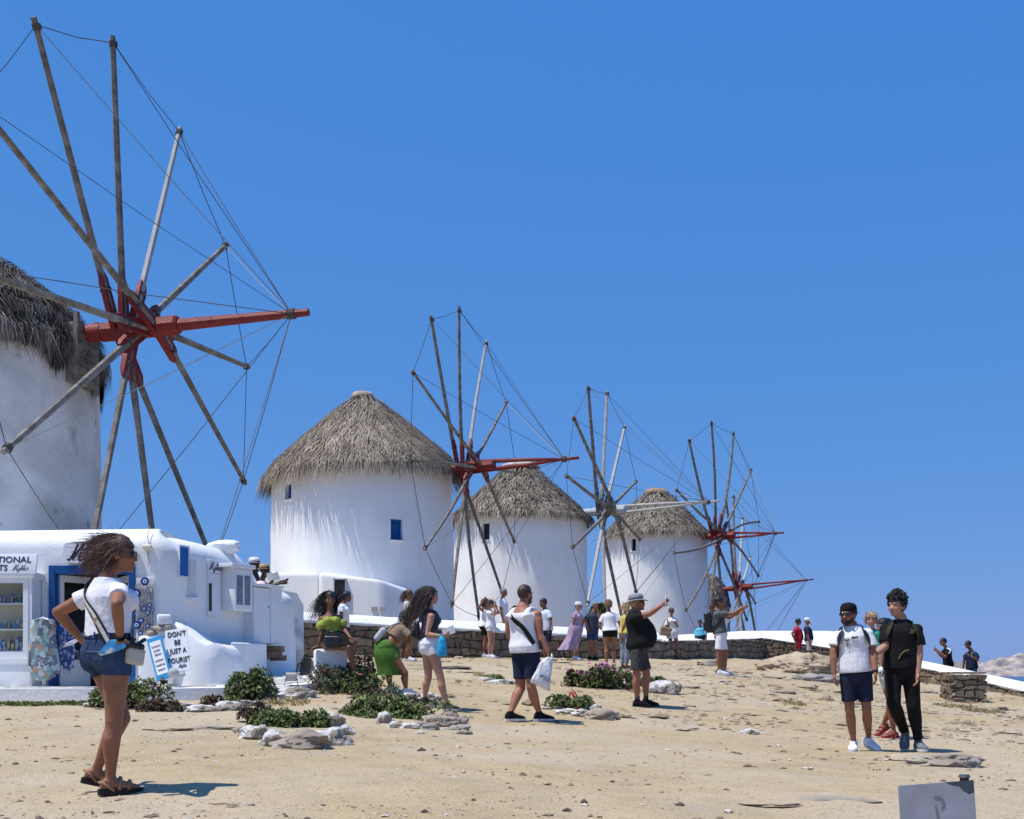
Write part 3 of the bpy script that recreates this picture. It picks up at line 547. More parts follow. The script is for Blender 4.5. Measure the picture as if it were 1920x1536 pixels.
# goods just inside
CLOTH = [mat('goods_%d' % i, c, .85, .3, 20, col2=c2, mixs=18) for i, (c, c2) in enumerate([((.5, .5, .52), (.08, .1, .3)), ((.1, .2, .4), (.6, .6, .6)), ((.35, .12, .1), (.6, .55, .5)), ((.12, .3, .3), (.5, .5, .45)), ((.5, .4, .25), (.2, .15, .1))])]
rng = random.Random(5)
for i in range(3):
    x = lerp(dl + .65, dr - .3, i / 2); q = MB(); rings = []
    for j in range(6):
        z = PATZ + 1.45 - j * .19; rings.append([V(x + (.14 + .02 * j) * math.cos(a * math.pi / 6), DF + 1.0 + .06 * math.sin(a * math.pi / 6) + .02 * math.sin(a * 2.1), z) for a in range(12)])
    q.loft(rings); o = q.build('hanging_dress', CLOTH[i], None, smooth=True, loc=V(x, DF + 1, PATZ + .5)); tag(o, ['pale printed dress hanging just inside the shop doorway', 'blue printed dress hanging deep in the shop doorway', 'reddish printed dress hanging right inside the shop doorway'][i], 'dress')
# patio
def pave_extra(n, L, co, base, noi, mr):
    vo = n.nodes.new('ShaderNodeTexVoronoi'); vo.feature = 'DISTANCE_TO_EDGE'; vo.inputs['Scale'].default_value = 2.1; L.new(co, vo.inputs['Vector'])
    q = n.nodes.new('ShaderNodeMix'); q.data_type = 'RGBA'; L.new(mr(vo.outputs['Distance'], .06, .1, 0, 1), q.inputs['Factor']); L.new(base, q.inputs[6]); q.inputs[7].default_value = (.40, .37, .33, 1); return q.outputs[2]
q = MB(); out_ = []
pe = [(-420, 1317, 15.6), (100, 1313, 15.7), (300, 1309, 15.8), (330, 1306, 15.9), (420, 1302, 16.05), (520, 1292, 16.4), (600, 1281, 16.8), (640, 1268, 17.2)]
def patz(px, d): return lerp(PATZ, PATZ + .25, max(0, min(1, (px - 330) / 240.)) * max(0, min(1, (d - 15.8) / 4)))
rows_ = []
for k in range(9):
    row = []
    for i, (px, py, d) in enumerate(pe):
        dd = lerp(d, 20.8 if px > 250 else DF + .3, k / 8); x = (px - CXP) * dd / F; z = patz(px, dd) + .012 * mnoise.noise(V(x * 2, dd * 2, 0)); row.append(V(x, dd, z))
    rows_.append(row)
top = [p for r in rows_ for p in r]; n_ = len(pe); fs_ = [(k * n_ + i, k * n_ + i + 1, (k + 1) * n_ + i + 1, (k + 1) * n_ + i) for k in range(8) for i in range(n_ - 1)]
PAVE = mat('patio_paint', (.78, .78, .77), .8, .05, 3, .4, 15.)
q.add(top, fs_); fr = [V(p.x, p.y - .02, gz(p.x, p.y) - .15) for p in rows_[0]]; b_ = len(q.v)
q.add(rows_[0] + fr, [(i, n_ + i, n_ + i + 1, i + 1) for i in range(n_ - 1)]); ri = [rows_[k][-1] for k in range(9)]; q.add(ri + [V(p.x, p.y, gz(p.x, p.y) - .2) for p in ri], [(k, k + 1, 10 + k, 9 + k) for k in range(8)])
pat = q.build('patio', PAVE, smooth=40); tag(pat, kind='structure')
# flagstones of the patio, one mesh each
FLAG = [mat('flagstone_%d' % i, c, .9, .15, 6, .4, 25.) for i, c in enumerate([(.50, .475, .43), (.44, .42, .385), (.56, .53, .49)])]
rng = random.Random(21); cells = []
for gy in range(14):
    for gx in range(26):
        x = -9.6 + gx * .36 + rng.uniform(-.1, .1) + (gy % 2) * .18; y = 15.75 + gy * .33 + rng.uniform(-.09, .09); cells.append((x, y))
for (x, y) in cells:
    px_, _ = PX(V(x, y, 0)); 
    lo = np.interp(px_, [a for a, b, c in pe], [c for a, b, c in pe]); front = lo + .14
    if y < front + .12 or px_ < -40 or px_ > 585: continue
    if px_ < 300 and y > DF - .25: continue
    if (V(x, y, 0) - S0).dot(SN) < .35 and px_ > 290: continue
    po = []; r = .145
    for a in range(7):
        an = a * 2 * math.pi / 7 + rng.uniform(-.3, .3); po.append((x + r * 1.15 * math.cos(an) * rng.uniform(.8, 1.1), y + r * math.sin(an) * rng.uniform(.8, 1.1)))
    z = max(patz(px_, y), patz(px_ + 5, y)) + .008
    m_ = MB(); m_.loft([[V(a, b, patz(PX(V(a, b, 0))[0], b) - .03) for a, b in po], [V(a, b, patz(PX(V(a, b, 0))[0], b) + .013) for a, b in po]]); o = m_.build('flagstone', rng.choice(FLAG), pat)
# display case
q = MB(); cd = .34; x0, x1 = Fp(-150, 0, cd).x, Fp(61, 0, cd).x; zb, zt_ = zat(1242, DF), zat(1078, DF); yc = DF - cd
CASEB = mat('case_back', (.52, .49, .40), .8, .1, 4)
case = thing('display_case', 'white glazed display case with shelves of souvenirs left of the door', 'display case', V((x0 + x1) / 2, DF, zb))
m_ = MB(); m_.box(((x0 + x1) / 2, DF - .03, (zb + zt_) / 2), (x1 - x0, .04, zt_ - zb)); m_.build('back_panel', CASEB, case)
m_ = MB()
for x in (x0 + .03, x1 - .03): m_.box((x, DF - cd / 2 - .02, (zb + zt_) / 2), (.06, cd, zt_ - zb))
m_.box(((x0 + x1) / 2, DF - cd / 2 - .03, zt_ - .03), (x1 - x0 + .08, cd + .06, .08), bev=.01); m_.box(((x0 + x1) / 2, DF - cd / 2 - .04, zb + .02), (x1 - x0 + .1, cd + .08, .09), bev=.01); m_.build('case_frame', SILW, case)
m_ = MB(); fy = yc - .01; fz0, fz1 = zb + .07, zt_ - .07; fx1 = x1 - .06; fx0 = x0 + .06
for x in (fx1 - .03, fx0 + .03, Fp(-60, 0, cd).x): m_.box((x, fy, (fz0 + fz1) / 2), (.075, .04, fz1 - fz0))
for z in (fz0 + .04, fz1 - .04): m_.box(((fx0 + fx1) / 2, fy + .003, z), (fx1 - fx0, .036, .08))
m_.build('glazed_door', SILW, case)
GL = bpy.data.materials.new('clear_glass'); GL.use_nodes = True; b_ = GL.node_tree.nodes['Principled BSDF']; b_.inputs['Transmission Weight'].default_value = 1; b_.inputs['Roughness'].default_value = .02; b_.inputs['IOR'].default_value = 1.12; b_.inputs['Base Color'].default_value = (.92, .96, .96, 1)
m_ = MB(); m_.box(((fx0 + fx1) / 2, fy + .012, (fz0 + fz1) / 2), (fx1 - fx0 - .1, .006, fz1 - fz0 - .1)); m_.build('pane', GL, case)
shelf_z = [zat(1222, DF), zat(1182, DF), zat(1134, DF)]
for z in shelf_z: m_ = MB(); m_.box(((x0 + x1) / 2, DF - cd / 2, z), (x1 - x0 - .12, cd - .08, .018)); m_.build('shelf', SILW, case)
rng = random.Random(3)
gi = 0
for si, z in enumerate(shelf_z):
    for px in range(2, 50, 8 if si < 2 else 7):
        x = Fp(px, 0, .2).x; col = CLOTH[rng.randrange(5)]; h_ = rng.uniform(.10, .22); m_ = MB()
        if si == 0: m_.box((x, DF - .2, z + .01 + h_ / 2), (.052, .1, h_), bev=.012); nm, lb = 'souvenir_bag', 'souvenir bag on the lowest display case shelf'
        elif si == 1: m_.lathe((x, DF - .2, z + .009), [(.022, 0), (.03, .03), (.028, h_ * .5), (.012, h_ * .7), (.016, h_ * .8)], 10); nm, lb = 'souvenir_vase', 'painted vase on the middle display case shelf'
        else: m_.box((x, DF - .2, z + .01 + h_ * .35), (.045, .05, h_ * .7), bev=.015); nm, lb = 'souvenir_box', 'coloured trinket on the top display case shelf'
        o = m_.build(nm, col, None, smooth=40, loc=V(x, DF - .2, z)); gi = [p_ for p_ in range(2, 50, 8 if si < 2 else 7)].index(px); tag(o, ['leftmost', 'second', 'third', 'fourth', 'fifth', 'sixth', 'seventh'][gi] + ' ' + lb + ', counted from the left', 'souvenir', 'souvenirs on shelf %d of the display case' % (si + 1))
# plinth below the case
m_ = MB(); m_.box(((x0 + x1) / 2 + .0, DF - .19, (PATZ + zb) / 2 - .05), (x1 - x0 + .02, .42, zb - PATZ - .0 + .1), bev=.03); m_.build('plinth', WHITE, shop, smooth=40)
# ---- lettering
def text_obj(txt, size, origin, right, up, nrm, mt, parent, name='lettering', bold=.0, align='LEFT', depth=.003, xs=1.):
    cu = bpy.data.curves.new('t', 'FONT'); cu.body = txt; cu.size = size; cu.extrude = depth; cu.offset = bold; cu.align_x = align; cu.resolution_u = 3
    ob = bpy.data.objects.new('t', cu); COL.objects.link(ob); dg = bpy.context.evaluated_depsgraph_get(); me = bpy.data.meshes.new_from_object(ob.evaluated_get(dg)); bpy.data.objects.remove(ob)
    co = getv(me); M = np.array([tuple(right * xs), tuple(up), tuple(nrm)]); co = co @ M + np.array(tuple(origin)) - np.array(tuple(ROOT(parent))); setv(me, co); return mk(name, me, mt, parent)
SCRIPT = {'M': [[(0, .1), (.1, 0), (.22, .25), (.42, .92), (.36, .5), (.3, .02), (.5, .5), (.74, .95), (.66, .5), (.62, .05), (.72, 0), (.85, .12)]], 'y': [[(0, .4), (.06, .42), (.05, .15), (.14, .02), (.26, .15), (.36, .42), (.28, 0), (.14, -.32), (.02, -.3), (.12, -.08), (.42, .12)]],
          't': [[(0, .12), (.1, .4), (.2, .85), (.12, .2), (.18, .02), (.32, .12)], [(.0, .56), (.34, .6)]], 'h': [[(0, .12), (.14, .5), (.22, .92), (.12, .5), (.04, 0), (.16, .3), (.28, .42), (.32, .3), (.26, .04), (.34, .02), (.44, .14)]], 'o': [[(.22, .42), (.06, .3), (.06, .05), (.2, 0), (.34, .12), (.34, .34), (.22, .42), (.3, .32), (.5, .36)]], 's': [[(0, .1), (.16, .42), (.14, .3), (.24, .12), (.14, 0), (0, .04)]]}
ADV = {'M': .82, 'y': .40, 't': .30, 'h': .42, 'o': .42, 's': .3}
def script(txt, size, origin, right, up, nrm, mt, parent, th=.05):
    m_ = MB(); x = 0
    for ch in txt:
        for st in SCRIPT[ch]:
            ps = []
            for i in range(len(st) - 1):
                a = st[max(i - 1, 0)]; b = st[i]; c = st[i + 1]; d = st[min(i + 2, len(st) - 1)]
                for k in range(5):
                    t = k / 5; f_ = lambda j: .5 * (2 * b[j] + (c[j] - a[j]) * t + (2 * a[j] - 5 * b[j] + 4 * c[j] - d[j]) * t * t + (3 * b[j] - a[j] - 3 * c[j] + d[j]) * t ** 3); ps.append((f_(0), f_(1)))
            ps.append(st[-1]); pts = [origin + right * ((x + a + .18 * b) * size) + up * (b * size) for a, b in ps]; m_.tube(pts, [th * size * (1 + .35 * math.sin(i * .9)) for i in range(len(pts))], 6, up=nrm, flat=1.)
        x += ADV[ch]
    m_.v = [tuple(Vector(p) - nrm * ((Vector(p) - origin).dot(nrm) * .85)) for p in m_.v]
    return m_.build('lettering', mt, parent)
NAVY = mat('navy_ink', srgb(28, 34, 72), .5, 0); BOARD = mat('sign_white', (.74, .75, .77), .5, .04, 3)
sgc = Fp(-40, 1058, .36); sg = thing('shop_sign', 'slanted white sign over the display case with navy capital lettering', 'sign', sgc); ut = V(0, .22, 1).normalized(); nt_ = V(0, -1, .22).normalized(); XR = V(1, 0, 0)
m_ = MB(); m_.box(sgc, (214 * DF / F, .03, .30), (XR, nt_, ut), bev=.008); m_.build('board', BOARD, sg, smooth=40)
def onb(px, v): return V(Fp(px, 0, .38).x, sgc.y, sgc.z) + ut * v + nt_ * .019
text_obj('TRADITIONAL', .128, onb(58, .022), XR, ut, nt_, NAVY, sg, bold=.0012, align='RIGHT', xs=1.08); text_obj('PRODUCTS', .128, onb(15, -.105), XR, ut, nt_, NAVY, sg, bold=.0012, align='RIGHT'); script('Mytho', .10, onb(23, -.10), XR, ut, nt_, NAVY, sg, th=.035)
m_ = MB(); c = Fp(188, 1037, .03); pts = []
def rr_board(c, w_, h_, r, right, up, nrm, t=.03):
    ps = []
    for sx, sy, a0 in ((1, 1, 0), (-1, 1, 90), (-1, -1, 180), (1, -1, 270)):
        for k in range(6): a = R_(a0 + k * 18); ps.append(c + right * (sx * (w_ / 2 - r) + r * math.cos(a)) + up * (sy * (h_ / 2 - r) + r * math.sin(a)))
    m = MB(); m.prism(ps, nrm * t); return m
sg2 = thing('shop_sign', 'rounded white sign over the blue door with navy script', 'sign', c); rr_board(c, 137 * DF / F, 38 * DF / F, .08, XR, UP, V(0, -1, 0)).build('board', BOARD, sg2, smooth=40)
script('Mytho', .275, Fp(126, 1051, .062), XR, UP, V(0, -1, 0), NAVY, sg2, th=.052)
c = Sp(401, 1063, .02); sg3 = thing('shop_sign', 'small white script sign above the side window of the shop', 'sign', c); b0, b1 = Sp(389.5, 1063, .02), Sp(413, 1063, .02); wd = (b1 - b0).length
m_ = MB(); m_.box(c, (wd, .025, .21), (SD, SN, UP), bev=.006); m_.build('board', BOARD, sg3); script('Mytho', .135, Sp(391.5, 1068, .036), SD, UP, SN, NAVY, sg3, th=.04)
# ---- side wall fittings
def obox(x0, x1, y0, y1, o0, o1, bev=0):      # same, but the pixels give the outer face
    a, b = Sp(x0, y1, o1), Sp(x1, y1, o1); zt_ = (Sp(x0, y0, o1).z + Sp(x1, y0, o1).z) / 2; zb_ = (a.z + b.z) / 2; c = (a + b) / 2 - SN * (o1 - o0) / 2; c.z = (zt_ + zb_) / 2; m = MB(); m.box(c, ((b - a).length, o1 - o0, zt_ - zb_), (SD, SN, UP), bev=bev); return m
def sbox(x0, x1, y0, y1, o0, o1, bev=0):
    a, b = Sp(x0, y1, o0), Sp(x1, y1, o0); zt_ = (Sp(x0, y0, o0).z + Sp(x1, y0, o0).z) / 2; zb_ = (a.z + b.z) / 2; c = (a + b) / 2 + SN * (o1 - o0) / 2; c.z = (zt_ + zb_) / 2; m = MB(); m.box(c, ((b - a).length, o1 - o0, zt_ - zb_), (SD, SN, UP), bev=bev); return m
sbox(334, 353, 1023, 1084, 0, .03).build('shutter_frame', SILW, shop); sbox(336.5, 350.5, 1027, 1080, .02, .05).build('shutter', BLUEP, shop)
sbox(352, 367, 1046, 1122, .0, .03, .006).build('side_window', SILW, shop); sbox(355, 365, 1052, 1113, .02, .04).build('window_panel', mat('off_white', (.62, .62, .61), .6), shop); sbox(350, 368.5, 1121, 1126, 0, .1).build('window_sill', WHITE, shop)
dn = sbox(388, 411, 1076, 1158, 0, .03, .006).build('side_door_frame', SILW, shop); sbox(391, 396, 1094, 1146, .025, .04).build('side_door_pane', DARKHOLE, shop)
# bay cabinet window
bw = thing('bay_window', 'white box bay window with two panes projecting from the shop side', 'bay window', Sp(440, 1140, 0))
obox(439, 474, 1064, 1146, 0, .26, .012).build('box', WHITE, bw, smooth=40); f_ = obox(441, 472.5, 1069, 1143, .261, .28, .004).build('frame', SILW, bw)
obox(444.5, 455.5, 1079, 1134, .27, .288).build('pane', mat('grey_glass', (.16, .18, .20), .15, .3, 8, spec=.6), bw); obox(459.5, 469.5, 1080, 1135, .27, .288).build('pane', MATS['grey_glass'], bw); obox(436, 480, 1058, 1065, -.02, .32, .01).build('lid', SILW, bw)
# tall cupboard at the end of the side wall
cb = thing('cupboard', 'tall white cupboard with a slightly open door at the end of the shop wall', 'cupboard', Sp(500, 1236, 0))
obox(476, 507, 1102, 1206, 0, .2, .008).build('body', SILW, cb); obox(508.5, 529, 1100, 1207, -.05, .22, .008).build('door', SILW, cb); obox(474, 533, 1096, 1101, -.04, .25, .01).build('top', SILW, cb)
m_ = MB(); m_.ell(Sp(504, 1138, .205), .013); m_.build('knob', DARKHOLE, cb)
sb = slab('bench', 'white built-in masonry bench against the shop side wall', 'bench', [(*Sp(433, 1200, .42).xy, None), (*Sp(500, 1200, .42).xy, None), (*Sp(497, 1200, .0).xy, None), (*Sp(433, 1200, .0).xy, None)], zat(1206, Sp(470, 1200, .3).y), PATZ - .05, .03)
# low brown crates and sacks beside the bench
WOODB = mat('brown_board', (.20, .125, .075), .8, .3, 8, .4, 30.)
for i, (x, y, w_, h_, rz) in enumerate(((512, 1228, .30, .11, .2), (516, 1217, .26, .10, -.1), (522, 1234, .22, .09, .5))):
    p = Sp(x, y, .18); m_ = MB(); a = V(math.cos(rz), math.sin(rz), 0); m_.box(p, (w_, .22, h_), (a, V(-a.y, a.x, 0), UP), bev=.008); o = m_.build('wooden_board', WOODB, None, loc=p); tag(o, ['brown plank lowest left beside the white bench', 'brown plank on top beside the white bench', 'short brown plank at the right beside the white bench'][i], 'plank')
# rough old wall stub at the end of the shop
me = rock(V(0, 0, 0), (.28, .42, .75), 77, 4, .16, 'wall_stub'); p = P(541, 1200, 21.2); p.z = patz(560, 20) + .42; o = mk('wall_stub', me, mat('rough_plaster', (.52, .47, .41), .95, .25, 5, 1., 12., col2=(.68, .67, .65), mixs=3), smooth=50, loc=p); tag(o, 'rough weathered plaster wall stub between the shop cupboard and the stone wall', 'wall')
# small white parapet stub on the roof
p = P(418, 1026, 19.6); me = rock(V(0, 0, 0), (.30, .16, .12), 31, 3, .15, 'roof_stub'); o = mk('roof_stub', me, WHITE, shop, smooth=50); o.location = p - shop.location
# buttress: curved white ramp wall from the corner
but = thing('buttress', 'curved whitewashed buttress sloping down beside the leaning boards', 'buttress', P(400, 1262, 17.4)); rings = []
bp = [(330, 1166, 17.35, .5), (348, 1178, 17.3, .6), (368, 1196, 17.28, .62), (388, 1207, 17.3, .60), (408, 1206, 17.36, .52), (422, 1216, 17.45, .40), (434, 1236, 17.55, .28), (440, 1256, 17.6, .18)]
for px, py, d, th in bp:
    p = P(px, py, d); zb_ = patz(px, d) - .1; bs_ = .16; w2 = th
    rings.append([V(p.x - .05, p.y - bs_, zb_), V(p.x - .03, p.y - bs_ * .6, lerp(zb_, p.z, .6)), V(p.x - .01, p.y - .06, p.z - .05), V(p.x, p.y, p.z), V(p.x + .02, p.y + .12, p.z - .01), V(p.x + .04, p.y + w2 + .3, p.z - .02), V(p.x + .04, p.y + w2 + .4, zb_)])
m_ = MB(); m_.loft(rings); b_ = m_.build('ramp', WHITE, but, smooth=50)
# front low wall from doorway corner carrying the stones
m_ = MB(); p0 = P(263, 1232, 17.05); m_.box(P(296, 1232, 17.22) - UP * .05, (66 * 17 / F, .26, .72), bev=.05); m_.build('pedestal', WHITE, but, smooth=45)
m_ = MB(); m_.box(P(308, 1162, 17.2), (.20, .24, .15), (V(.96, .28, 0), V(-.28, .96, 0), UP), bev=.03); o = m_.build('white_block', WHITE, None, smooth=45, loc=P(308, 1170, 17.2)); tag(o, 'small whitewashed block standing on stones at the shop corner', 'block')
for i, (px, py, r) in enumerate(((299, 1178, (.14, .1, .045)), (313, 1176, (.1, .09, .05)), (284, 1187, (.09, .07, .035)))):
    p = P(px, py, 17.16); o = mk('rock', rock(p, r, 60 + i, 2), mat('brown_rock', (.24, .185, .14), .9, .3, 8, .8, 30., col2=(.36, .31, .26), mixs=4), smooth=40, loc=p); tag(o, ['flat brown stone under the left of the white block', 'dark stone under the right of the white block', 'small brown stone left of the white block'][i], 'rock')
# leaning boards
def leaning(label, pxs, bl, tl, dpt, thick, frame, inner, lines, ink, name='notice_board'):
    (x0, y0), (x1, y1) = bl; (u0, v0), (u1, v1) = tl
    A, B, C = P(x0, y0, dpt), P(x1, y1, dpt + .02), P(u0, v0, dpt + .22); r = (B - A); w_ = r.length; r = r / w_; u = (C - A); u = u - r * u.dot(r); h_ = u.length; u = u / h_; n_ = r.cross(u); n_ = n_ if n_.y < 0 else -n_
    root = thing(name, label, 'sign', A); c = A + r * w_ / 2 + u * h_ / 2
    m_ = MB(); m_.box(c - n_ * thick / 2, (w_, thick, h_), (r, n_, u), bev=.004); m_.build('board', frame, root)
    if inner: m_ = MB(); m_.box(c + n_ * .003, (w_ * .74, .006, h_ * .78), (r, n_, u)); m_.build('panel', inner, root)
    for (t, size, fx, fy, xs, bold) in lines: text_obj(t, size, A + r * (w_ * fx) + u * (h_ * fy) + n_ * .008, r, u, n_, ink, root, bold=bold, align='CENTER', xs=xs)
    return root, A, r, u, n_, w_, h_
LBLUE = mat('light_blue_paint', srgb(40, 140, 195), .5, .1, 5); INKB = mat('black_ink', (.02, .02, .025), .5, 0); INKG = mat('grey_ink', (.12, .11, .16), .6, 0)
rt = leaning("white board reading DON'T BE JUST A TOURIST leaning by the shop", None, [(314, 1262), (356, 1256)], [(302, 1184), (338, 1176)], 16.62, .02, BOARD, None, [("DON'T", .105, .52, .83, .8, .0012), ('BE', .105, .52, .63, .8, .0012), ('JUST A', .105, .54, .43, .75, .0012), ('TOURIST', .105, .55, .21, .78, .0012)], INKB)
script('Mytho', .05, rt[1] + rt[2] * (rt[5] * .5) + rt[3] * (rt[6] * .09) + rt[4] * .008, rt[2], rt[3], rt[4], INKB, rt[0], th=.07)
lb_ = leaning('light blue framed notice with small lines of text leaning by the shop', None, [(294, 1277), (322, 1268)], [(277, 1198), (305, 1190)], 16.45, .03, LBLUE, BOARD, [], INKG)
m_ = MB(); rng = random.Random(2)      # illegible lines of small lettering
for li, (fy_, wl) in enumerate(((.76, .56), (.66, .44), (.57, .42), (.43, .56), (.32, .58), (.21, .46))):
    x = .5 - wl / 2
    while x < .5 + wl / 2:
        for k_ in range(2): m_.box(lb_[1] + lb_[2] * (lb_[5] * (x + k_ * .03)) + lb_[3] * (lb_[6] * (fy_ + rng.uniform(-.006, .006))) + lb_[4] * .008, (.0045, .004, rng.uniform(.022, .034)), (lb_[2], lb_[4], lb_[3]))
        m_.box(lb_[1] + lb_[2] * (lb_[5] * (x + .015)) + lb_[3] * (lb_[6] * (fy_ + rng.choice((-.014, 0, .014)))) + lb_[4] * .0085, (.009, .004, .005), (lb_[2], lb_[4], lb_[3])); x += rng.uniform(.062, .085)
m_.build('lettering', INKG, lb_[0])
# round pale stone and a darker one at the boards
for i, (px, py, r) in enumerate(((325, 1262, (.078, .075, .074)), (341, 1265, (.055, .05, .03)))):
    p = P(px, py, 16.35 + i * .1); o = mk('rock', rock(p, r, 90 + i, 3, .06), mat('grey_pebble', (.42, .42, .40), .8, .15, 12, .4, 40.), smooth=True, loc=p); tag(o, ['smooth round grey boulder in front of the leaning boards', 'flat grey stone behind the round boulder by the boards'][i], 'rock')
# ---- evil-eye hangings
EB, EW, EL, EK = mat('cobalt_glass', srgb(22, 26, 120), .12, .1, 5, spec=.7), mat('eye_white', (.8, .82, .85), .2, 0), mat('eye_blue', srgb(90, 170, 220), .2, 0), mat('eye_black', (.01, .01, .015), .2, 0)
rk = thing('display_board', 'white backing board hung with strings of beads beside the door', 'display board', Fp(272, 1190, .02)); m_ = MB(); m_.box(Fp(273, 1140, .02), (34 * DF / F, .03, 112 * DF / F), bev=.004); m_.build('board', SILW, rk)
rng = random.Random(8); BE = mat('bead_grey', (.30, .30, .30), .5, .3, 20)
for sx in (256, 262, 268, 274, 280, 286):
    m_ = MB(); y = 1094 + rng.uniform(0, 4)
    while y < 1186: m_.ell(Fp(sx + rng.uniform(-1.5, 1.5), y, .055), (.020, .012, .008), nu=7, nv=5); y += rng.uniform(2.2, 3.4)
    m_.build('bead_string', BE, rk)
eyes = [(162, 462, 40, 'topmost evil eye disc on the white board'), (80, 578, 42, 'large evil eye disc against the blue door frame'), (210, 690, 22, 'small evil eye disc right of the bead strings, upper one'), (155, 725, 22, 'small evil eye disc in the middle of the bead strings'), (190, 765, 23, 'small evil eye disc just below the middle one'), (238, 735, 17, 'smallest evil eye disc at the right edge of the board'), (125, 838, 27, 'evil eye disc on the lower left strings, above the large one'), (83, 880, 38, 'large evil eye disc at the lower left of the board'), (190, 890, 22, 'small evil eye disc at the lower right of the board'), (120, 960, 25, 'lowest evil eye disc at the foot of the board')]
for zx, zy, r, lb in eyes:
    c = Fp(240 + zx / 5.12, 1000 + zy / 5.12, .09); rr = r / 5.12 * DF / F; ch = thing('evil_eye_disc', 'navy ' + lb, 'ornament', c, 'evil eye discs beside the shop door'); n_ = V(0, -1, 0)
    for nm, k, t, mt in (('glass_disc', 1, .012, EB), ('white_ring', .5, .018, EW), ('iris', .34, .022, EL), ('pupil', .15, .026, EK)): m_ = MB(); m_.disc(c, n_, rr * k, t, 24); m_.build(nm, mt, ch, smooth=30)
    m_ = MB(); m_.tube([c + UP * rr, c + UP * (rr + .05)], .003, 4); m_.build('cord', ROPEL, ch)
# bulkhead lamp with cable
c = Fp(277, 1027, .07); lp = thing('wall_lamp', 'small cream floodlight on the shop front with a hanging cable', 'lamp', c); m_ = MB(); m_.box(c, (.135, .12, .045), (XR, V(0, .9, -.43).normalized(), V(0, .43, .9).normalized()), bev=.01); m_.build('housing', mat('cream_plastic', (.58, .55, .46), .5, .1, 6), lp, smooth=40)
m_ = MB(); m_.tube([c + V(0, .05, .02), c + V(0, .07, .08)], .012, 6); m_.build('bracket', MATS['cream_plastic'], lp); m_ = MB(); m_.tube([c + V(0, .06, .03), Fp(277, 1045, .02), Fp(279, 1052, .01), Fp(278, 1060, .015)], .005, 4); m_.tube([c + V(0, .06, .03), Fp(277, 1005, .01), Fp(281, 986, -.1)], .005, 4); m_.build('cable', mat('cable_grey', (.35, .34, .32), .7), lp)
# hanging dress on a stand in front of the case and scarves on the door leaf
def print_extra(n, L, co, base, noi, mr):
    vo = n.nodes.new('ShaderNodeTexVoronoi'); vo.distance = 'CHEBYCHEV'; vo.inputs['Scale'].default_value = 13; L.new(co, vo.inputs['Vector']); cr = n.nodes.new('ShaderNodeValToRGB'); cr.color_ramp.interpolation = 'CONSTANT'; e = cr.color_ramp.elements
    cols = [(.02, .04, .09), (.03, .06, .16), (.45, .52, .53), (.12, .34, .33), (.02, .03, .06), (.36, .17, .06), (.30, .42, .44)]
    while len(e) < len(cols): e.new(.5)
    for i, c in enumerate(cols): e[i].position = i / len(cols); e[i].color = (*c, 1)
    sp = n.nodes.new('ShaderNodeSeparateColor'); L.new(vo.outputs['Color'], sp.inputs[0]); L.new(sp.outputs[0], cr.inputs[0])
    wv = n.nodes.new('ShaderNodeMath'); wv.operation = 'MULTIPLY'; wv.inputs[1].default_value = 75; L.new(vo.outputs['Distance'], wv.inputs[0]); sn = n.nodes.new('ShaderNodeMath'); sn.operation = 'SINE'; L.new(wv.outputs[0], sn.inputs[0])
    q = n.nodes.new('ShaderNodeMix'); q.data_type = 'RGBA'; L.new(mr(sn.outputs[0], .3, .5, 0, .8), q.inputs['Factor']); L.new(cr.outputs[0], q.inputs[6]); q.inputs[7].default_value = (.50, .52, .50, 1); return q.outputs[2]
PRN = mat('printed_cotton', (.1, .2, .3), .85, 0, extra=print_extra); PRN2 = mat('blue_print', (.05, .09, .28), .85, .2, 20, col2=(.40, .45, .58), mixs=16, mixlo=.48, mixhi=.55)
dx = thing('hanging_dress', 'printed blue and teal dress displayed beside the shop door', 'dress', P(80, 1250, 16.9)); m_ = MB(); rings = []
for t, w_, xo in ((0, 10, 0), (.02, 21, 0), (.08, 24, 0), (.25, 24, -1), (.45, 27, 0), (.7, 30, 1), (.86, 28, 2), (.93, 22, 2), (1, 12, 0)):
    y = 1162 + t * 112; rings.append([P(81 + xo + w_ * math.cos(a * math.pi / 10) + 1.5 * math.sin(a * 3.1 + t * 9), y + 2 * math.sin(a * 1.9), 16.95 + .11 * math.sin(a * math.pi / 10) + .025 * math.sin(a * 2.5 + t * 4)) for a in range(20)])
m_.loft(rings); m_.build('cloth', PRN, dx, smooth=True); m_ = MB(); m_.tube([P(83, 1292, 17.05), P(83, 1160, 17.05)], .028, 10); m_.build('stand', SILW, dx, smooth=30); m_ = MB(); m_.tube([P(66, 1165, 16.95), P(80, 1159, 17.0), P(97, 1165, 16.95)], .02, 8); m_.build('hanger', SILW, dx)
sc = thing('scarf_bundle', 'bundle of blue patterned scarves hanging in the shop doorway', 'scarves', P(120, 1250, 17.3)); 
for i in range(4):
    m_ = MB(); x = 114 + i * 7; rings = []
    for k in range(9): t = k / 8; rings.append([P(x + (4 + t) * math.cos(a * math.pi / 5) + 1.6 * math.sin(k * 1.1 + i), 1175 + t * (88 - 9 * (i % 2)), 17.36 + .035 * math.sin(a * math.pi / 5)) for a in range(10)])
    m_.loft(rings); m_.build('scarf', PRN2, sc, smooth=True)
o = (lambda m: (m.tube([P(118, 1212, 17.1), P(133, 1206, 17.0), P(150, 1197, 16.95)], [.06, .075, .05], 10, flat=.35), m)[1])(MB()).build('folded_scarf', mat('lilac_print', (.42, .42, .55), .85, .2, 20, col2=(.65, .65, .72), mixs=22), None, smooth=True, loc=P(133, 1206, 17.0)); tag(o, 'lilac patterned scarf blown out from the doorway beside the woman', 'scarf')
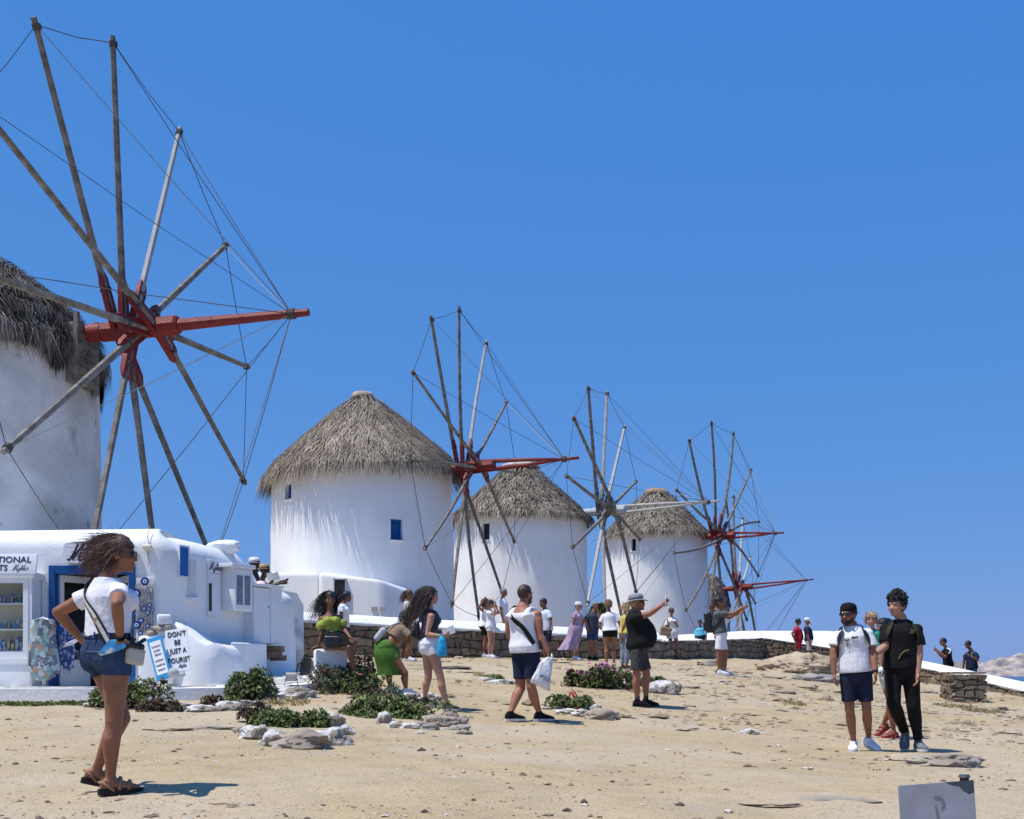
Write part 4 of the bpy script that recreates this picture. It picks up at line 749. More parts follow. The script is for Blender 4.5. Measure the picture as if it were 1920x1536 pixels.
# ------------------------------------------------------------------ rocks, beds and plants
WROCK = mat('whitewashed_rock', (.60, .59, .56), .9, .2, 14, 1., 30., col2=(.27, .235, .19), mixs=5.5, mixlo=.47, mixhi=.56, spec=.1)
BROCK = mat('bare_rock', (.40, .345, .275), .95, .25, 6, 1., 18., col2=(.25, .21, .17), mixs=3, spec=.1); GROCK = mat('grey_stone', (.36, .34, .31), .95, .25, 9, .8, 26., col2=(.24, .22, .2), mixs=4, spec=.1); TROCK = mat('tan_rock', (.47, .385, .275), .95, .2, 4, 1., 12., col2=(.36, .28, .19), mixs=2.2, spec=.08)
RN = [0]
def put_rock(px, py, r, mt, label, group=None, sub=4, rough=.30, d=None, sink=.35, tilt=0, name='rock'):
    RN[0] += 1; p = ground(px, py) if d is None else P(px, py, d); me = rock(p, r, 200 + RN[0] * 7, sub, rough); o = mk(name, me, mt, smooth=42, loc=V(p.x, p.y, p.z + r[2] * (1 - sink * 2) * .6)); o.rotation_euler = (0, 0, tilt); tag(o, label, 'rock', group); return o
def border(lst, label, grp):
    for i, (px, py, rx, rz, mt) in enumerate(lst): put_rock(px, py, (rx, rx * .62, rz), mt, label if isinstance(label, str) else label[i], grp)
G1 = 'rocks edging the front planting bed'; G2 = 'rocks edging the bed below the woman in white shorts'; G3 = 'rocks edging the geranium bed'; G4 = 'rocks edging the long bed by the patio'
for px, py, rx, rz, mt, lb in ((478, 1385, .17, .11, WROCK, 'rounded grey-white rock at the left end of the front planting bed'), (517, 1398, .16, .13, WROCK, 'white streaked rock left of the largest boulder of the front bed'), (572, 1402, .30, .13, BROCK, 'largest flat brown boulder along the front planting bed'), (622, 1396, .20, .14, WROCK, 'whitewashed rock with grey cracks right of the largest boulder'), (621, 1360, .18, .12, WROCK, 'whitewashed rock at the back right of the front bed'), (530, 1352, .14, .07, WROCK, 'small whitewashed rock at the back of the front bed'), (645, 1378, .10, .08, WROCK, 'small white rock at the right tip of the front bed'), (455, 1375, .09, .06, BROCK, 'small brown rock left of the front planting bed')): put_rock(px, py, (rx, rx * .7, rz), mt, lb, G1)
for px, py, rx, rz, mt, lb in ((722, 1356, .11, .11, WROCK, 'upright pointed white rock at the left of the dark shrub bed'), (742, 1366, .12, .06, WROCK, 'flat white rock next to the pointed rock of the shrub bed'), (765, 1368, .13, .06, WROCK, 'long white rock in front of the dark shrub bed'), (790, 1366, .12, .06, BROCK, 'brown rock between white rocks of the shrub bed'), (806, 1370, .12, .06, GROCK, 'grey rock in front of the dark shrub bed'), (822, 1360, .24, .10, BROCK, 'long brown boulder at the right of the dark shrub bed'), (850, 1356, .17, .12, BROCK, 'brown boulder below the foot of the woman in white shorts'), (860, 1370, .15, .05, GROCK, 'flat slab leaning at the right end of the shrub bed'), (800, 1320, .2, .12, WROCK, 'grey-white rock behind the dark shrub by her leg'), (775, 1314, .17, .09, WROCK, 'white rock behind the dark shrub below the green skirt'), (686, 1300, .13, .07, WROCK, 'small white rock between the two middle shrubs'), (786, 1378, .06, .03, WROCK, 'small white chip in front of the dark shrub bed'), (868, 1378, .10, .05, BROCK, 'brown stone at the foot of the leaning slab')): put_rock(px, py, (rx, rx * .7, rz), mt, lb, G2)
for px, py, rx, rz, mt, lb in ((1035, 1330, .16, .04, WROCK, 'flat white rock at the left of the geranium bed'), (1065, 1337, .16, .055, WROCK, 'white rock in front of the red geranium'), (1093, 1343, .18, .075, WROCK, 'white streaked rock right of the geranium'), (1128, 1348, .24, .11, BROCK, 'large grey-brown rock at the right end of the geranium bed'), (1110, 1332, .2, .06, WROCK, 'white rock at the back right of the geranium bed')): put_rock(px, py, (rx, rx * .65, rz), mt, lb, G3)
for px, py, rx, rz, mt, lb in ((341, 1331, .24, .07, WROCK, 'long low white rock nearest the woman along the patio bed'), (378, 1333, .26, .07, WROCK, 'long low white rock in the middle of the patio bed edge'), (425, 1331, .20, .09, WROCK, 'white rock at the right end of the patio bed edge'), (455, 1322, .16, .05, GROCK, 'small grey rock right of the patio bed edge'), (505, 1318, .26, .03, GROCK, 'flat grey slab on the earth right of the patio bed'), (538, 1308, .44, .13, WROCK, 'broad pale boulder below the floodlight'), (567, 1292, .14, .14, WROCK, 'upright white rock beside the floodlight')): put_rock(px, py, (rx, rx * .6, rz), mt, lb, G4)
for px, py, rx, rz, mt, lb in ((915, 1276, .16, .05, WROCK, 'white rock at the left of the small far bed'), (944, 1281, .24, .05, WROCK, 'long white rock of the small far bed'), (968, 1283, .16, .05, WROCK, 'white rock of the small far bed beside the man in the vest'), (1172, 1289, .22, .09, WROCK, 'white rock left of the big man in front of the purple flowers'), (1243, 1300, .30, .16, WROCK, 'big knobbly whitewashed rock right of the big man'), (1407, 1377, .11, .06, WROCK, 'single pale rounded stone on the open ground'), (167, 1326, .07, .05, WROCK, 'small white stone beside the grass below the patio'), (1770, 1434, .36, .10, BROCK, 'craggy brown outcrop in front of the man in black'), (1725, 1425, .42, .05, TROCK, 'low tan rock slab left of the craggy outcrop'), (1812, 1438, .14, .07, GROCK, 'dark stone at the right end of the craggy outcrop')): put_rock(px, py, (rx, rx * .65, rz), mt, lb)
put_rock(1497, 1262, (1.05, .8, .42), TROCK, 'large smooth tan rock mound in front of the two men', None, 5, .22, sink=.3); put_rock(1555, 1262, (.75, .7, .3), TROCK, 'second tan rock mound right of the large one', None, 4, .16); put_rock(1535, 1278, (.5, .3, .16), GROCK, 'dark fissured rock at the foot of the mounds', None, 4, .3); put_rock(1640, 1258, (.8, .6, .25), GROCK, 'grey rock hidden behind the walking couple', None, 3, .25)
# flat bedrock plates and mid-size stones on the open ground
rng = random.Random(77)
for i, (px, py, rx, rz) in enumerate(((315, 1369, .3, .02), (400, 1366, .3, .018), (430, 1510, .14, .018), (1490, 1500, .5, .03), (1560, 1508, .35, .04), (1610, 1511, .25, .035), (1440, 1512, .25, .02), (470, 1514, .05, .02), (1300, 1268, .34, .05), (1240, 1283, .4, .04), (1290, 1290, .3, .03), (1390, 1262, .35, .05), (1450, 1272, .35, .05), (1330, 1248, .5, .12), (1510, 1290, .35, .06), (1580, 1300, .3, .05), (1470, 1300, .3, .04), (850, 1255, .5, .05), (880, 1262, .3, .03), (1660, 1300, .4, .05), (1860, 1330, .4, .05), (1900, 1345, .35, .04), (1740, 1300, .3, .04), (1548, 1313, .2, .08), (860, 1236, .2, .06), (740, 1238, .25, .06), (668, 1236, .3, .08), (1030, 1240, .3, .06))):
    lbs = ['pale cracked bedrock plate behind the woman in denim shorts', 'thin bedrock plate left of the front planting bed', 'long flat stone in front of her shadow', 'low fissured bedrock rib in the right foreground', 'raised ledge of the fissured bedrock rib', 'dark-edged slab at the right of the bedrock rib', 'faint left end of the bedrock rib', 'small stone beside the long flat stone', 'flat grey stone below the tote woman', 'long dark slab behind the knobbly rock', 'thin slab beside the knobbly rock', 'flat stone right of the backpack man', 'flat rock in front of the tan mound', 'low tan hump behind the backpack man', 'grey stone below the rock mounds', 'grey stone further right below the mounds', 'thin plate in the stony middle ground', 'dark slab behind the woman in white shorts', 'thin stone beside that dark slab', 'slab behind the legs of the walking couple', 'flat slab below the sloping wall', 'flat slab at the far right edge', 'thin slab left of the pillar', 'dark round stone left of the man in the cap', 'pale stone at the foot of the long wall, middle', 'pale stone at the foot of the long wall, left', 'flat pale slab at the foot of the wall behind the seated woman', 'tan stone at the wall below the man in pale blue']
    put_rock(px, py, (rx * .8, rx * .38, rz), [TROCK, BROCK, TROCK][i % 3] if i not in (17, 9) else mat('dark_slab', (.14, .12, .10), .95, .2, 8), lbs[i], None, 3, .3, sink=.2, name='bedrock' if rz < .045 else 'rock', tilt=rng.uniform(-.2, .2))
# loose pebbles and grit: nobody could count them
rg = np.random.RandomState(12); q = MB(); N = 19000
PBV = np.array([(1, 0, 0), (-1, 0, 0), (0, 1, 0), (0, -1, 0), (0, 0, 1), (.6, .6, .45), (-.6, .6, .4), (.6, -.6, .42), (-.6, -.6, .45)])
PBF = [(4, 5, 6), (4, 6, 8), (4, 8, 7), (4, 7, 5), (5, 2, 6), (6, 1, 8), (8, 3, 7), (7, 0, 5), (5, 0, 2), (6, 2, 1), (8, 1, 3), (7, 3, 0)]
yy = 5.2 + 29 * rg.uniform(0, 1, N) ** 1.35; xx = rg.uniform(-.47, .47, N) * yy * 1.05
cl = sines(np.stack([xx, yy, 0 * xx], 1), 1.7, 4, 7); keep = rg.uniform(-.75, .6, N) < cl
xx, yy = xx[keep], yy[keep]; zz = GZ(xx, yy); VS, FS, AS = [], [], []
rlx = .022 * sines(np.stack([xx, yy, 0 * xx], 1), 1.9, 1, 8) + .016 * sines(np.stack([xx, yy, 0 * xx], 1), 5.5, 2, 10)
for i in range(len(xx)):
    if xx[i] < -3.4 and yy[i] > 15.4 and yy[i] < 21: continue
    sz = .0045 + .011 * rg.pareto(3.0) ; sz = min(sz, .036); a = rg.uniform(0, 6.28); c_, s_ = math.cos(a), math.sin(a); sc = np.array([sz * rg.uniform(.8, 1.6), sz * rg.uniform(.6, 1.), sz * rg.uniform(.3, .8)])
    pv = PBV * rg.uniform(.8, 1.2, PBV.shape) * sc; pv = np.stack([pv[:, 0] * c_ - pv[:, 1] * s_, pv[:, 0] * s_ + pv[:, 1] * c_, pv[:, 2]], 1) + np.array([xx[i], yy[i], zz[i] + rlx[i] + sz * .02]); o_ = len(VS); VS += pv.tolist(); FS += [tuple(k_ + o_ for k_ in f) for f in PBF]; AS += [float(rg.uniform(0, 1))] * 9
for i in range(1500):      # flat stones of the stony middle ground
    d_ = rg.uniform(15, 33); px_ = rg.uniform(1150, 1930) if i % 3 else rg.uniform(560, 1930); x_ = (px_ - CXP) * d_ / F
    sz = min(.03 + .03 * rg.pareto(3.0), .13); a = rg.uniform(-.5, .5); c_, s_ = math.cos(a), math.sin(a); sc = np.array([sz * rg.uniform(.9, 1.8), sz * rg.uniform(.6, 1.), sz * rg.uniform(.2, .55)])
    pv = PBV * rg.uniform(.75, 1.25, PBV.shape) * sc; pv = np.stack([pv[:, 0] * c_ - pv[:, 1] * s_, pv[:, 0] * s_ + pv[:, 1] * c_, pv[:, 2]], 1) + np.array([x_, d_, gz(x_, d_) + .005]); o_ = len(VS); VS += pv.tolist(); FS += [tuple(k_ + o_ for k_ in f) for f in PBF]; AS += [float(rg.uniform(.2, .95))] * 9
q.v = VS; q.f = FS; q.a = AS; q.m = [0] * len(FS)
o = q.build('pebbles', mat('pebble_mix', (0, 0, 0), .95, .2, 40, attr='rnd', ramp=[(0, (.09, .07, .055)), (.35, (.21, .165, .12)), (.65, (.37, .29, .20)), (.9, (.46, .40, .33)), (1, (.62, .58, .52))], spec=.1), attr=True); tag(o, 'loose pebbles and grit scattered over the sandy ground', 'pebbles', kind='stuff')
# ---- plants
LEAF = mat('leaf_green', (0, 0, 0), .55, .25, 9, attr='rnd', ramp=[(0, (.045, .06, .018)), (.35, (.095, .13, .035)), (.75, (.175, .225, .065)), (1, (.30, .34, .12))], spec=.35)
LEAFP = mat('leaf_purple', (0, 0, 0), .6, .25, 9, attr='rnd', ramp=[(0, (.05, .038, .022)), (.5, (.125, .085, .05)), (1, (.22, .15, .10))], spec=.3)
DRYG = mat('dry_grass', (0, 0, 0), .9, .2, 9, attr='rnd', ramp=[(0, (.26, .19, .09)), (.5, (.45, .35, .18)), (1, (.60, .50, .29))], spec=.1); GRASS = mat('grass_green', (0, 0, 0), .8, .2, 9, attr='rnd', ramp=[(0, (.05, .07, .02)), (.5, (.13, .17, .045)), (1, (.34, .31, .13))], spec=.15)
TWIG = mat('twig', (.10, .065, .045), .9, .3, 10)
def leaves(mb, c, nrm, n, ln, wd, rg, tone):
    """a rosette of n pointed leaves"""
    nrm = nrm.normalized(); u = nrm.orthogonal().normalized(); w_ = nrm.cross(u)
    for k in range(n):
        a = k * 2.4 + rg.uniform(0, 1); el = rg.uniform(.25, 1.1); dr = (u * math.cos(a) + w_ * math.sin(a)) * math.cos(el) + nrm * math.sin(el); sd = dr.cross(nrm); sd = sd.normalized() if sd.length > .01 else u; l = ln * rg.uniform(.7, 1.2); up_ = sd.cross(dr)
        p0, p1, p2 = c, c + dr * l * .55 + up_ * l * .06, c + dr * l; mb.ca = min(1, max(0, tone + rg.uniform(-.22, .22))); mb.add([p0 - sd * wd * .35, p0 + sd * wd * .35, p1 + sd * wd, p2, p1 - sd * wd], [(0, 1, 2, 4), (4, 2, 3)])
def shrub(px, py, w_px, h_m, label, seed, dens=1., purple=.12, depth=None, lumps=7, ln=.046, wd=.009, name='shrub', mt=LEAF, flowers=None, dd=0):
    p = ground(px, py) if depth is None else P(px, py, depth); p = V(p.x, p.y + dd, p.z); k = p.y / F; W = w_px * k / 2; rg = random.Random(seed); root = thing(name, label, 'shrub', p); Dp = max(W * .55, .18)
    cen = [(V(p.x + rg.uniform(-.75, .75) * W, p.y + rg.uniform(-.6, .6) * Dp, p.z), rg.uniform(.32, .55) * W, h_m * rg.uniform(.6, 1.)) for _ in range(lumps)]
    mb, mp, tw = MB(), MB(), MB(); n = int(760 * dens * W * 2)
    for i in range(n):
        c, r, h = rg.choice(cen); a = rg.uniform(0, 6.283); z = rg.uniform(.0, 1) ** .7; rr = r * math.sqrt(max(0, 1 - (z * .95) ** 2)) * rg.uniform(.75, 1.04); q_ = V(c.x + rr * math.cos(a), c.y + rr * math.sin(a) * .8, c.z + h * z * rg.uniform(.85, 1.08)); q_.z = max(q_.z, gz(q_.x, q_.y) + .01)
        nr = V(math.cos(a) * (1 - z * .6), math.sin(a) * (1 - z * .6), .35 + z); pur = mnoise.noise(q_ * 3.1 + V(seed, 0, 0)) > (.45 - purple * 1.4) if purple else False
        leaves(mp if pur else mb, q_, nr, 6, ln, wd, rg, rg.uniform(.15, .8))
        if i % 14 == 0: tw.tube([V(c.x + (q_.x - c.x) * .2, c.y + (q_.y - c.y) * .2, c.z - .02), lerp(c, q_, .6) + UP * .03, q_], [.008, .006, .003], 5)
    f1 = mb.build('foliage', mt, root, attr=True); f1['kind'] = 'stuff'
    if mp.v: f2 = mp.build('withered_foliage', LEAFP, root, attr=True); f2['kind'] = 'stuff'
    if tw.v: tw.build('stems', TWIG, root)
    if flowers:
        col, cnt, sz = flowers
        for i in range(cnt):
            c, r, h = rg.choice(cen); a = rg.uniform(0, 6.283); z = rg.uniform(.55, 1); q_ = V(c.x + r * math.cos(a) * .7, c.y - abs(r * math.sin(a)) * .6, c.z + h * (z + .12)); fm = MB(); m2_ = MB()
            for k_ in range(9): an = k_ * .698; dr = V(math.cos(an), math.sin(an) * .6 - .3, .35 + .2 * math.sin(an)).normalized(); sd = dr.cross(UP).normalized(); fm.add([q_, q_ + dr * sz * .6 + sd * sz * .22, q_ + dr * sz, q_ + dr * sz * .6 - sd * sz * .22], [(0, 1, 2, 3)])
            fm.build('flower', col, root)
    return root
shrub(268, 1322, 165, .36, 'green shrub half hidden behind the woman in denim shorts', 1, 1.2, .2, depth=14.9, lumps=9); shrub(200, 1322, 52, .2, 'small green shrub left of her legs below the patio', 22, 1.2, .05, depth=15.0, lumps=3)
shrub(300, 1334, 70, .15, 'reddish low plant in front of the patio shrub', 2, 1., .5, depth=14.5); shrub(470, 1316, 108, .47, 'tall rounded green shrub below the white bench', 3, 1.6, .12, depth=16.0, lumps=8); shrub(415, 1326, 70, .14, 'small succulent between white rocks right of the patio', 4, .9, .35, depth=15.1)
shrub(658, 1302, 150, .42, 'spreading green shrub in front of the white block', 5, 1.4, .15, depth=16.85, lumps=10); shrub(684, 1282, 46, .46, 'brownish leggy shrub right of the white block', 6, .8, .6, depth=17.3, lumps=4)
shrub(742, 1362, 205, .46, 'broad dark green shrub bordered by rocks in the middle', 7, 1.7, .22, depth=15.0, lumps=12); shrub(545, 1366, 140, .2, 'low succulent carpet inside the front planting bed', 8, 1.6, .08, depth=13.1, lumps=10, dd=.15); shrub(490, 1350, 70, .2, 'reddish succulent at the back of the front planting bed', 9, 1.2, .7, depth=13.5, lumps=4)
MAG = mat('magenta_petal', (.46, .045, .36), .6, .2, 10); RED = mat('red_petal', (.62, .025, .02), .6, .2, 10)
shrub(1128, 1290, 122, .40, 'wide flowering bed with magenta blooms beside the big man', 10, 1.8, .2, lumps=12, flowers=(MAG, 22, .068)); shrub(1215, 1288, 60, .2, 'green end of the magenta flower bed behind the big man', 11, 1.4, .1, lumps=5); shrub(1082, 1288, 40, .3, 'pinkish dry shrub at the left of the magenta bed', 12, 1., .9, lumps=4)
shrub(1068, 1330, 88, .2, 'geranium plant with a red flower head', 13, 1.3, .12, lumps=7, ln=.04); shrub(940, 1276, 66, .09, 'sparse little plants in the small far bed', 14, .8, .05, lumps=5); shrub(1108, 1152, 44, .36, 'round green bush beyond the wall behind the grey-haired couple', 15, 1., 0, depth=37.5, lumps=6, ln=.09, wd=.03)
gr_ = ground(1074, 1328); gt = thing('geranium_bloom', 'bright red geranium flower head on a tall stem', 'flower', gr_); q = MB(); q.tube([gr_, gr_ + V(.01, 0, .2), P(1074, 1304, gr_.y - .06)], [.006, .005, .005], 6); q.build('stem', LEAFG_ if False else mat('stem_green', (.07, .11, .03), .7), gt)
for nm, cpx, r in (('flower_head', (1074, 1303), .075), ('low_flower', (1082, 1330), .04)):
    c = P(*cpx, gr_.y - (.06 if nm == 'flower_head' else .3)); q = MB(); rg = random.Random(3)
    for k in range(60): dr = V(rg.gauss(0, 1), rg.gauss(0, 1), rg.gauss(.2, .8)).normalized(); sd = dr.orthogonal().normalized(); b = dr.cross(sd); e = c + dr * r * rg.uniform(.6, 1); q.add([e + sd * .014, e + b * .014, e - sd * .014, e - b * .014], [(0, 1, 2, 3)])
    q.build(nm, RED, gt)
def tuft(name, label, spots, mt, n, h, seed):
    rg = random.Random(seed); mb = MB(); c0 = spots[0][0]
    for c, rx, ry in spots:
        for i in range(int(n * rx * ry * 3.14)):
            a = rg.uniform(0, 6.28); r = math.sqrt(rg.random()); x, y = c.x + rx * r * math.cos(a), c.y + ry * r * math.sin(a); z = gz(x, y); l = h * rg.uniform(.5, 1.3); dr = V(rg.gauss(-.15, .4), rg.gauss(0, .4), 1).normalized(); sd = V(math.cos(a), math.sin(a), 0); w_ = rg.uniform(.0015, .004); p = V(x, y, z - .005); mb.ca = rg.random(); mb.add([p - sd * w_, p + sd * w_, p + dr * l * .6 + sd * w_ * .8, p + dr * l + V(rg.gauss(-.02, .02), 0, -.01)], [(0, 1, 2), (0, 2, 3)])
    o = mb.build(name, mt, None, attr=True); tag(o, label, 'grass', kind='stuff')
tuft('grass', 'strip of short green and dry grass below the patio edge', [(ground(px, 1322 - px * .012 + (px % 7) * .6), .12 + (px % 11) * .025, .05 + (px % 5) * .018) for px in range(-40, 200, 17)], GRASS, 2000, .06, 5)
tuft('dry_grass', 'patches of straw-coloured dry grass below the stone pillar', [(ground(px, py), rx, .3) for px, py, rx in ((1800, 1327, .35), (1845, 1336, .4), (1770, 1326, .2), (1490, 1322, .2), (700, 1306, .4), (600, 1296, .4), (540, 1320, .3), (900, 1268, .1), (1070, 1240, .1))], DRYG, 900, .085, 6)
# ---- white block the woman sits on
bz = P(614, 1243, 16.9); m_ = MB(); q_ = P(612, 1217, 16.9); zb_ = gz(q_.x, q_.y) - .1; ztop = q_.z; m_.box(V(q_.x + .03, 17.08, (ztop + zb_) / 2), (.46, .42, ztop - zb_), (V(.97, .24, 0), V(-.24, .97, 0), UP), bev=.04)
o = m_.build('white_block', WHITE, None, smooth=45, loc=V(q_.x, 17.08, zb_)); tag(o, 'whitewashed masonry block used as a seat at the patio edge', 'block')
# floodlight on the ground
fl = P(546, 1272, 16.2); ft = thing('floodlight', 'small square floodlight standing on the pale boulder', 'lamp', fl); m_ = MB(); a3 = V(.1, -.5, .86).normalized(); a1 = V(.98, .15, 0).normalized(); a2 = a3.cross(a1); m_.box(fl + UP * .02, (.15, .05, .12), (a1, a2, a3), bev=.012); m_.build('housing', mat('lamp_grey', (.42, .42, .41), .5), ft, smooth=40); m_ = MB(); m_.box(fl + UP * .02 - a2 * .03 if a2.y > 0 else fl + UP * .02 + a2 * .03, (.12, .006, .095), (a1, a2, a3)); m_.build('lens', mat('lamp_glass', (.6, .6, .58), .2, spec=.6), ft); m_ = MB(); m_.tube([fl + a1 * .08, fl + a1 * .09 - UP * .1, fl - UP * .12, fl - a1 * .09 - UP * .1, fl - a1 * .08], .008, 6); m_.build('bracket', mat('lamp_grey', (.42, .42, .41), .5), ft)
# weathered metal sign in the near right corner
ds = 5.0; A, B = P(1684, 1474, ds), P(1826, 1463, ds + .02); r = (B - A).normalized(); wS = (B - A).length; u = V(.03, 0, 1); u = (u - r * u.dot(r)).normalized() ; u = (P(1684, 1474, ds) - P(1692, 1600, ds)).normalized(); n_ = r.cross(u); n_ = n_ if n_.y < 0 else -n_; hS = .46
gzb = gz(B.x, B.y); sgn = thing('parking_sign', 'weathered grey metal sign with peeled corner in the near right corner', 'sign', V(B.x - .05, B.y, gzb))
m_ = MB(); c = A + r * wS / 2 - u * hS / 2; po = [A, A + r * wS * .62, A + r * wS * .72 - u * .018, A + r * wS * .80 - u * .022, A + r * wS * .86 - u * .045, A + r * wS * .93 - u * .06, B - u * .055, B - u * hS, A - u * hS]; m_.prism(po, -n_ * .004); m_.build('plate', mat('grey_blue_sign', (.39, .41, .46), .5, .08, 6, col2=(.33, .34, .375), mixs=7), sgn)
m_ = MB(); m_.prism([A + r * .004 - n_ * .006, B + r * .002 - n_ * .006, B - u * hS - n_ * .006, A - u * hS + r * .004 - n_ * .006], -n_ * .004); m_.build('backing_plate', mat('dark_sign_back', (.07, .085, .10), .6, .3, 9), sgn)
m_ = MB(); pt = B - r * .028 - n_ * .03; m_.tube([V(pt.x, pt.y, gzb - .2), pt + UP * .012], .019, 12); m_.build('post', mat('rusty_post', (.10, .045, .03), .85, .4, 9, .5, 40.), sgn, smooth=30); m_ = MB(); m_.tube([pt + UP * .012, pt + UP * .024], [.026, .02], 12); m_.build('post_cap', mat('dark_cap', (.05, .07, .085), .5), sgn, smooth=30)
def onS(zx, zy): return A + r * ((zx - 225) / 9.6 * ds / F) - u * ((zy - 325 + (zx - 225) * .075) / 9.6 * ds / F) + n_ * .002
m_ = MB(); FD = mat('faded_paint', (.22, .215, .235), .6, .2, 10); m_.tube([onS(870, 525), onS(950, 520), onS(1010, 560), onS(1040, 640), onS(1035, 700), onS(985, 755)], [.006, .007, .0075, .008, .007, .003], 8, up=n_, flat=1); m_.tube([onS(885, 670), onS(910, 760), onS(920, 920), onS(925, 1100)], [.004, .006, .006, .006], 8, up=n_); m_.v = [tuple(Vector(p) - n_ * ((Vector(p) - A).dot(n_) * .9 - .001)) for p in m_.v]; m_.build('faded_mark', FD, sgn)
# ------------------------------------------------------------------ people
SKIN = {'fair': mat('skin_fair', (.46, .25, .17), .55, .1, 9, .15, 60., spec=.25), 'tan': mat('skin_tan', (.275, .12, .068), .5, .16, 9, .15, 60., spec=.3), 'brown': mat('skin_brown', (.19, .09, .055), .5, .12, 9, .15, 60., spec=.3), 'dark': mat('skin_dark', (.055, .03, .022), .45, .12, 9, .1, 60., spec=.35), 'red': mat('skin_sunburnt', (.34, .15, .092), .5, .12, 9, .15, 60., spec=.3)}
LIP = mat('lips', (.30, .10, .085), .5, 0); EYE = mat('eye_dark', (.02, .015, .012), .2, 0, spec=.6)
HAIRM = {'black': mat('hair_black', (.012, .010, .009), .45, .3, 14, .5, 60., stretch=(1, 1, .25), spec=.4), 'brown': mat('hair_brown', (.045, .025, .016), .45, .3, 14, .5, 60., stretch=(1, 1, .25), spec=.4), 'chest': mat('hair_chestnut', (.085, .04, .024), .45, .35, 14, .5, 60., spec=.4), 'blond': mat('hair_blond', (.42, .28, .14), .5, .25, 14, .4, 60., spec=.4), 'grey': mat('hair_grey', (.27, .25, .235), .6, .2, 14, .4, 60.), 'dkblond': mat('hair_dark_blond', (.19, .125, .07), .5, .3, 14, .4, 60.)}
def fab(name, c, rough=.85, **k): return mat('fabric_' + name, c, rough, k.pop('var', .08), k.pop('vs', 5), k.pop('bump', .35), k.pop('bs', 26.), spec=.12, **k)
WHT = fab('white', (.76, .76, .80)); BLK = fab('black', (.013, .013, .014)); NVY = fab('navy', (.018, .024, .05)); GRY = fab('charcoal', (.05, .05, .054)); LEATH = mat('leather_black', (.012, .012, .013), .35, .2, 8, .3, 40., spec=.5)
DENIM = fab('denim', (.042, .072, .15), var=.35, vs=9, col2=(.024, .042, .09), mixs=5); SGL = mat('sunglass', (.008, .008, .01), .08, 0, spec=.8)
SOLEW = mat('sole_white', (.62, .62, .61), .6, .1, 6); SOLEB = mat('sole_black', (.012, .012, .012), .6, .1, 6)
def frame(yaw): y = R_(yaw); Fv = V(math.sin(y), -math.cos(y), 0); return Fv, UP.cross(Fv)
PEOPLE = []
for m_ in SKIN.values():
    b_ = m_.node_tree.nodes['Principled BSDF']; b_.inputs['Subsurface Weight'].default_value = .12; b_.inputs['Subsurface Radius'].default_value = (.012, .005, .003); b_.inputs['Subsurface Scale'].default_value = 1.
def ellring(c, l, f, w, dp, n=20, e=2.1, fo=0.):
    r = []
    for k in range(n):
        a = 2 * math.pi * k / n; ca, sa = math.cos(a), math.sin(a); x = math.copysign(abs(ca) ** (2 / e), ca) * w; y = math.copysign(abs(sa) ** (2 / e), sa) * dp; r.append(c + l * x + f * (y + fo))
    return r
def wrinkle(me, amp, seed, freq=16., an=(1, 1, .5)):
    v = getv(me); n = getn(me); setv(me, v + n * (amp * sines(v, freq, seed, 7, an) + amp * .5 * sines(v, freq * 2.6, seed + 1, 8, an))[:, None])
def strip(mb, pts, w, side, seedv=0):
    n = len(pts); vs = []; fs = []
    for i, p in enumerate(pts):
        t = i / (n - 1); k = w * (1 - t) ** .7 + .0008
        vs += [p - side * k, p + side * k]
        if i: fs.append((2 * i - 2, 2 * i - 1, 2 * i + 1, 2 * i))
    mb.add(vs, fs)
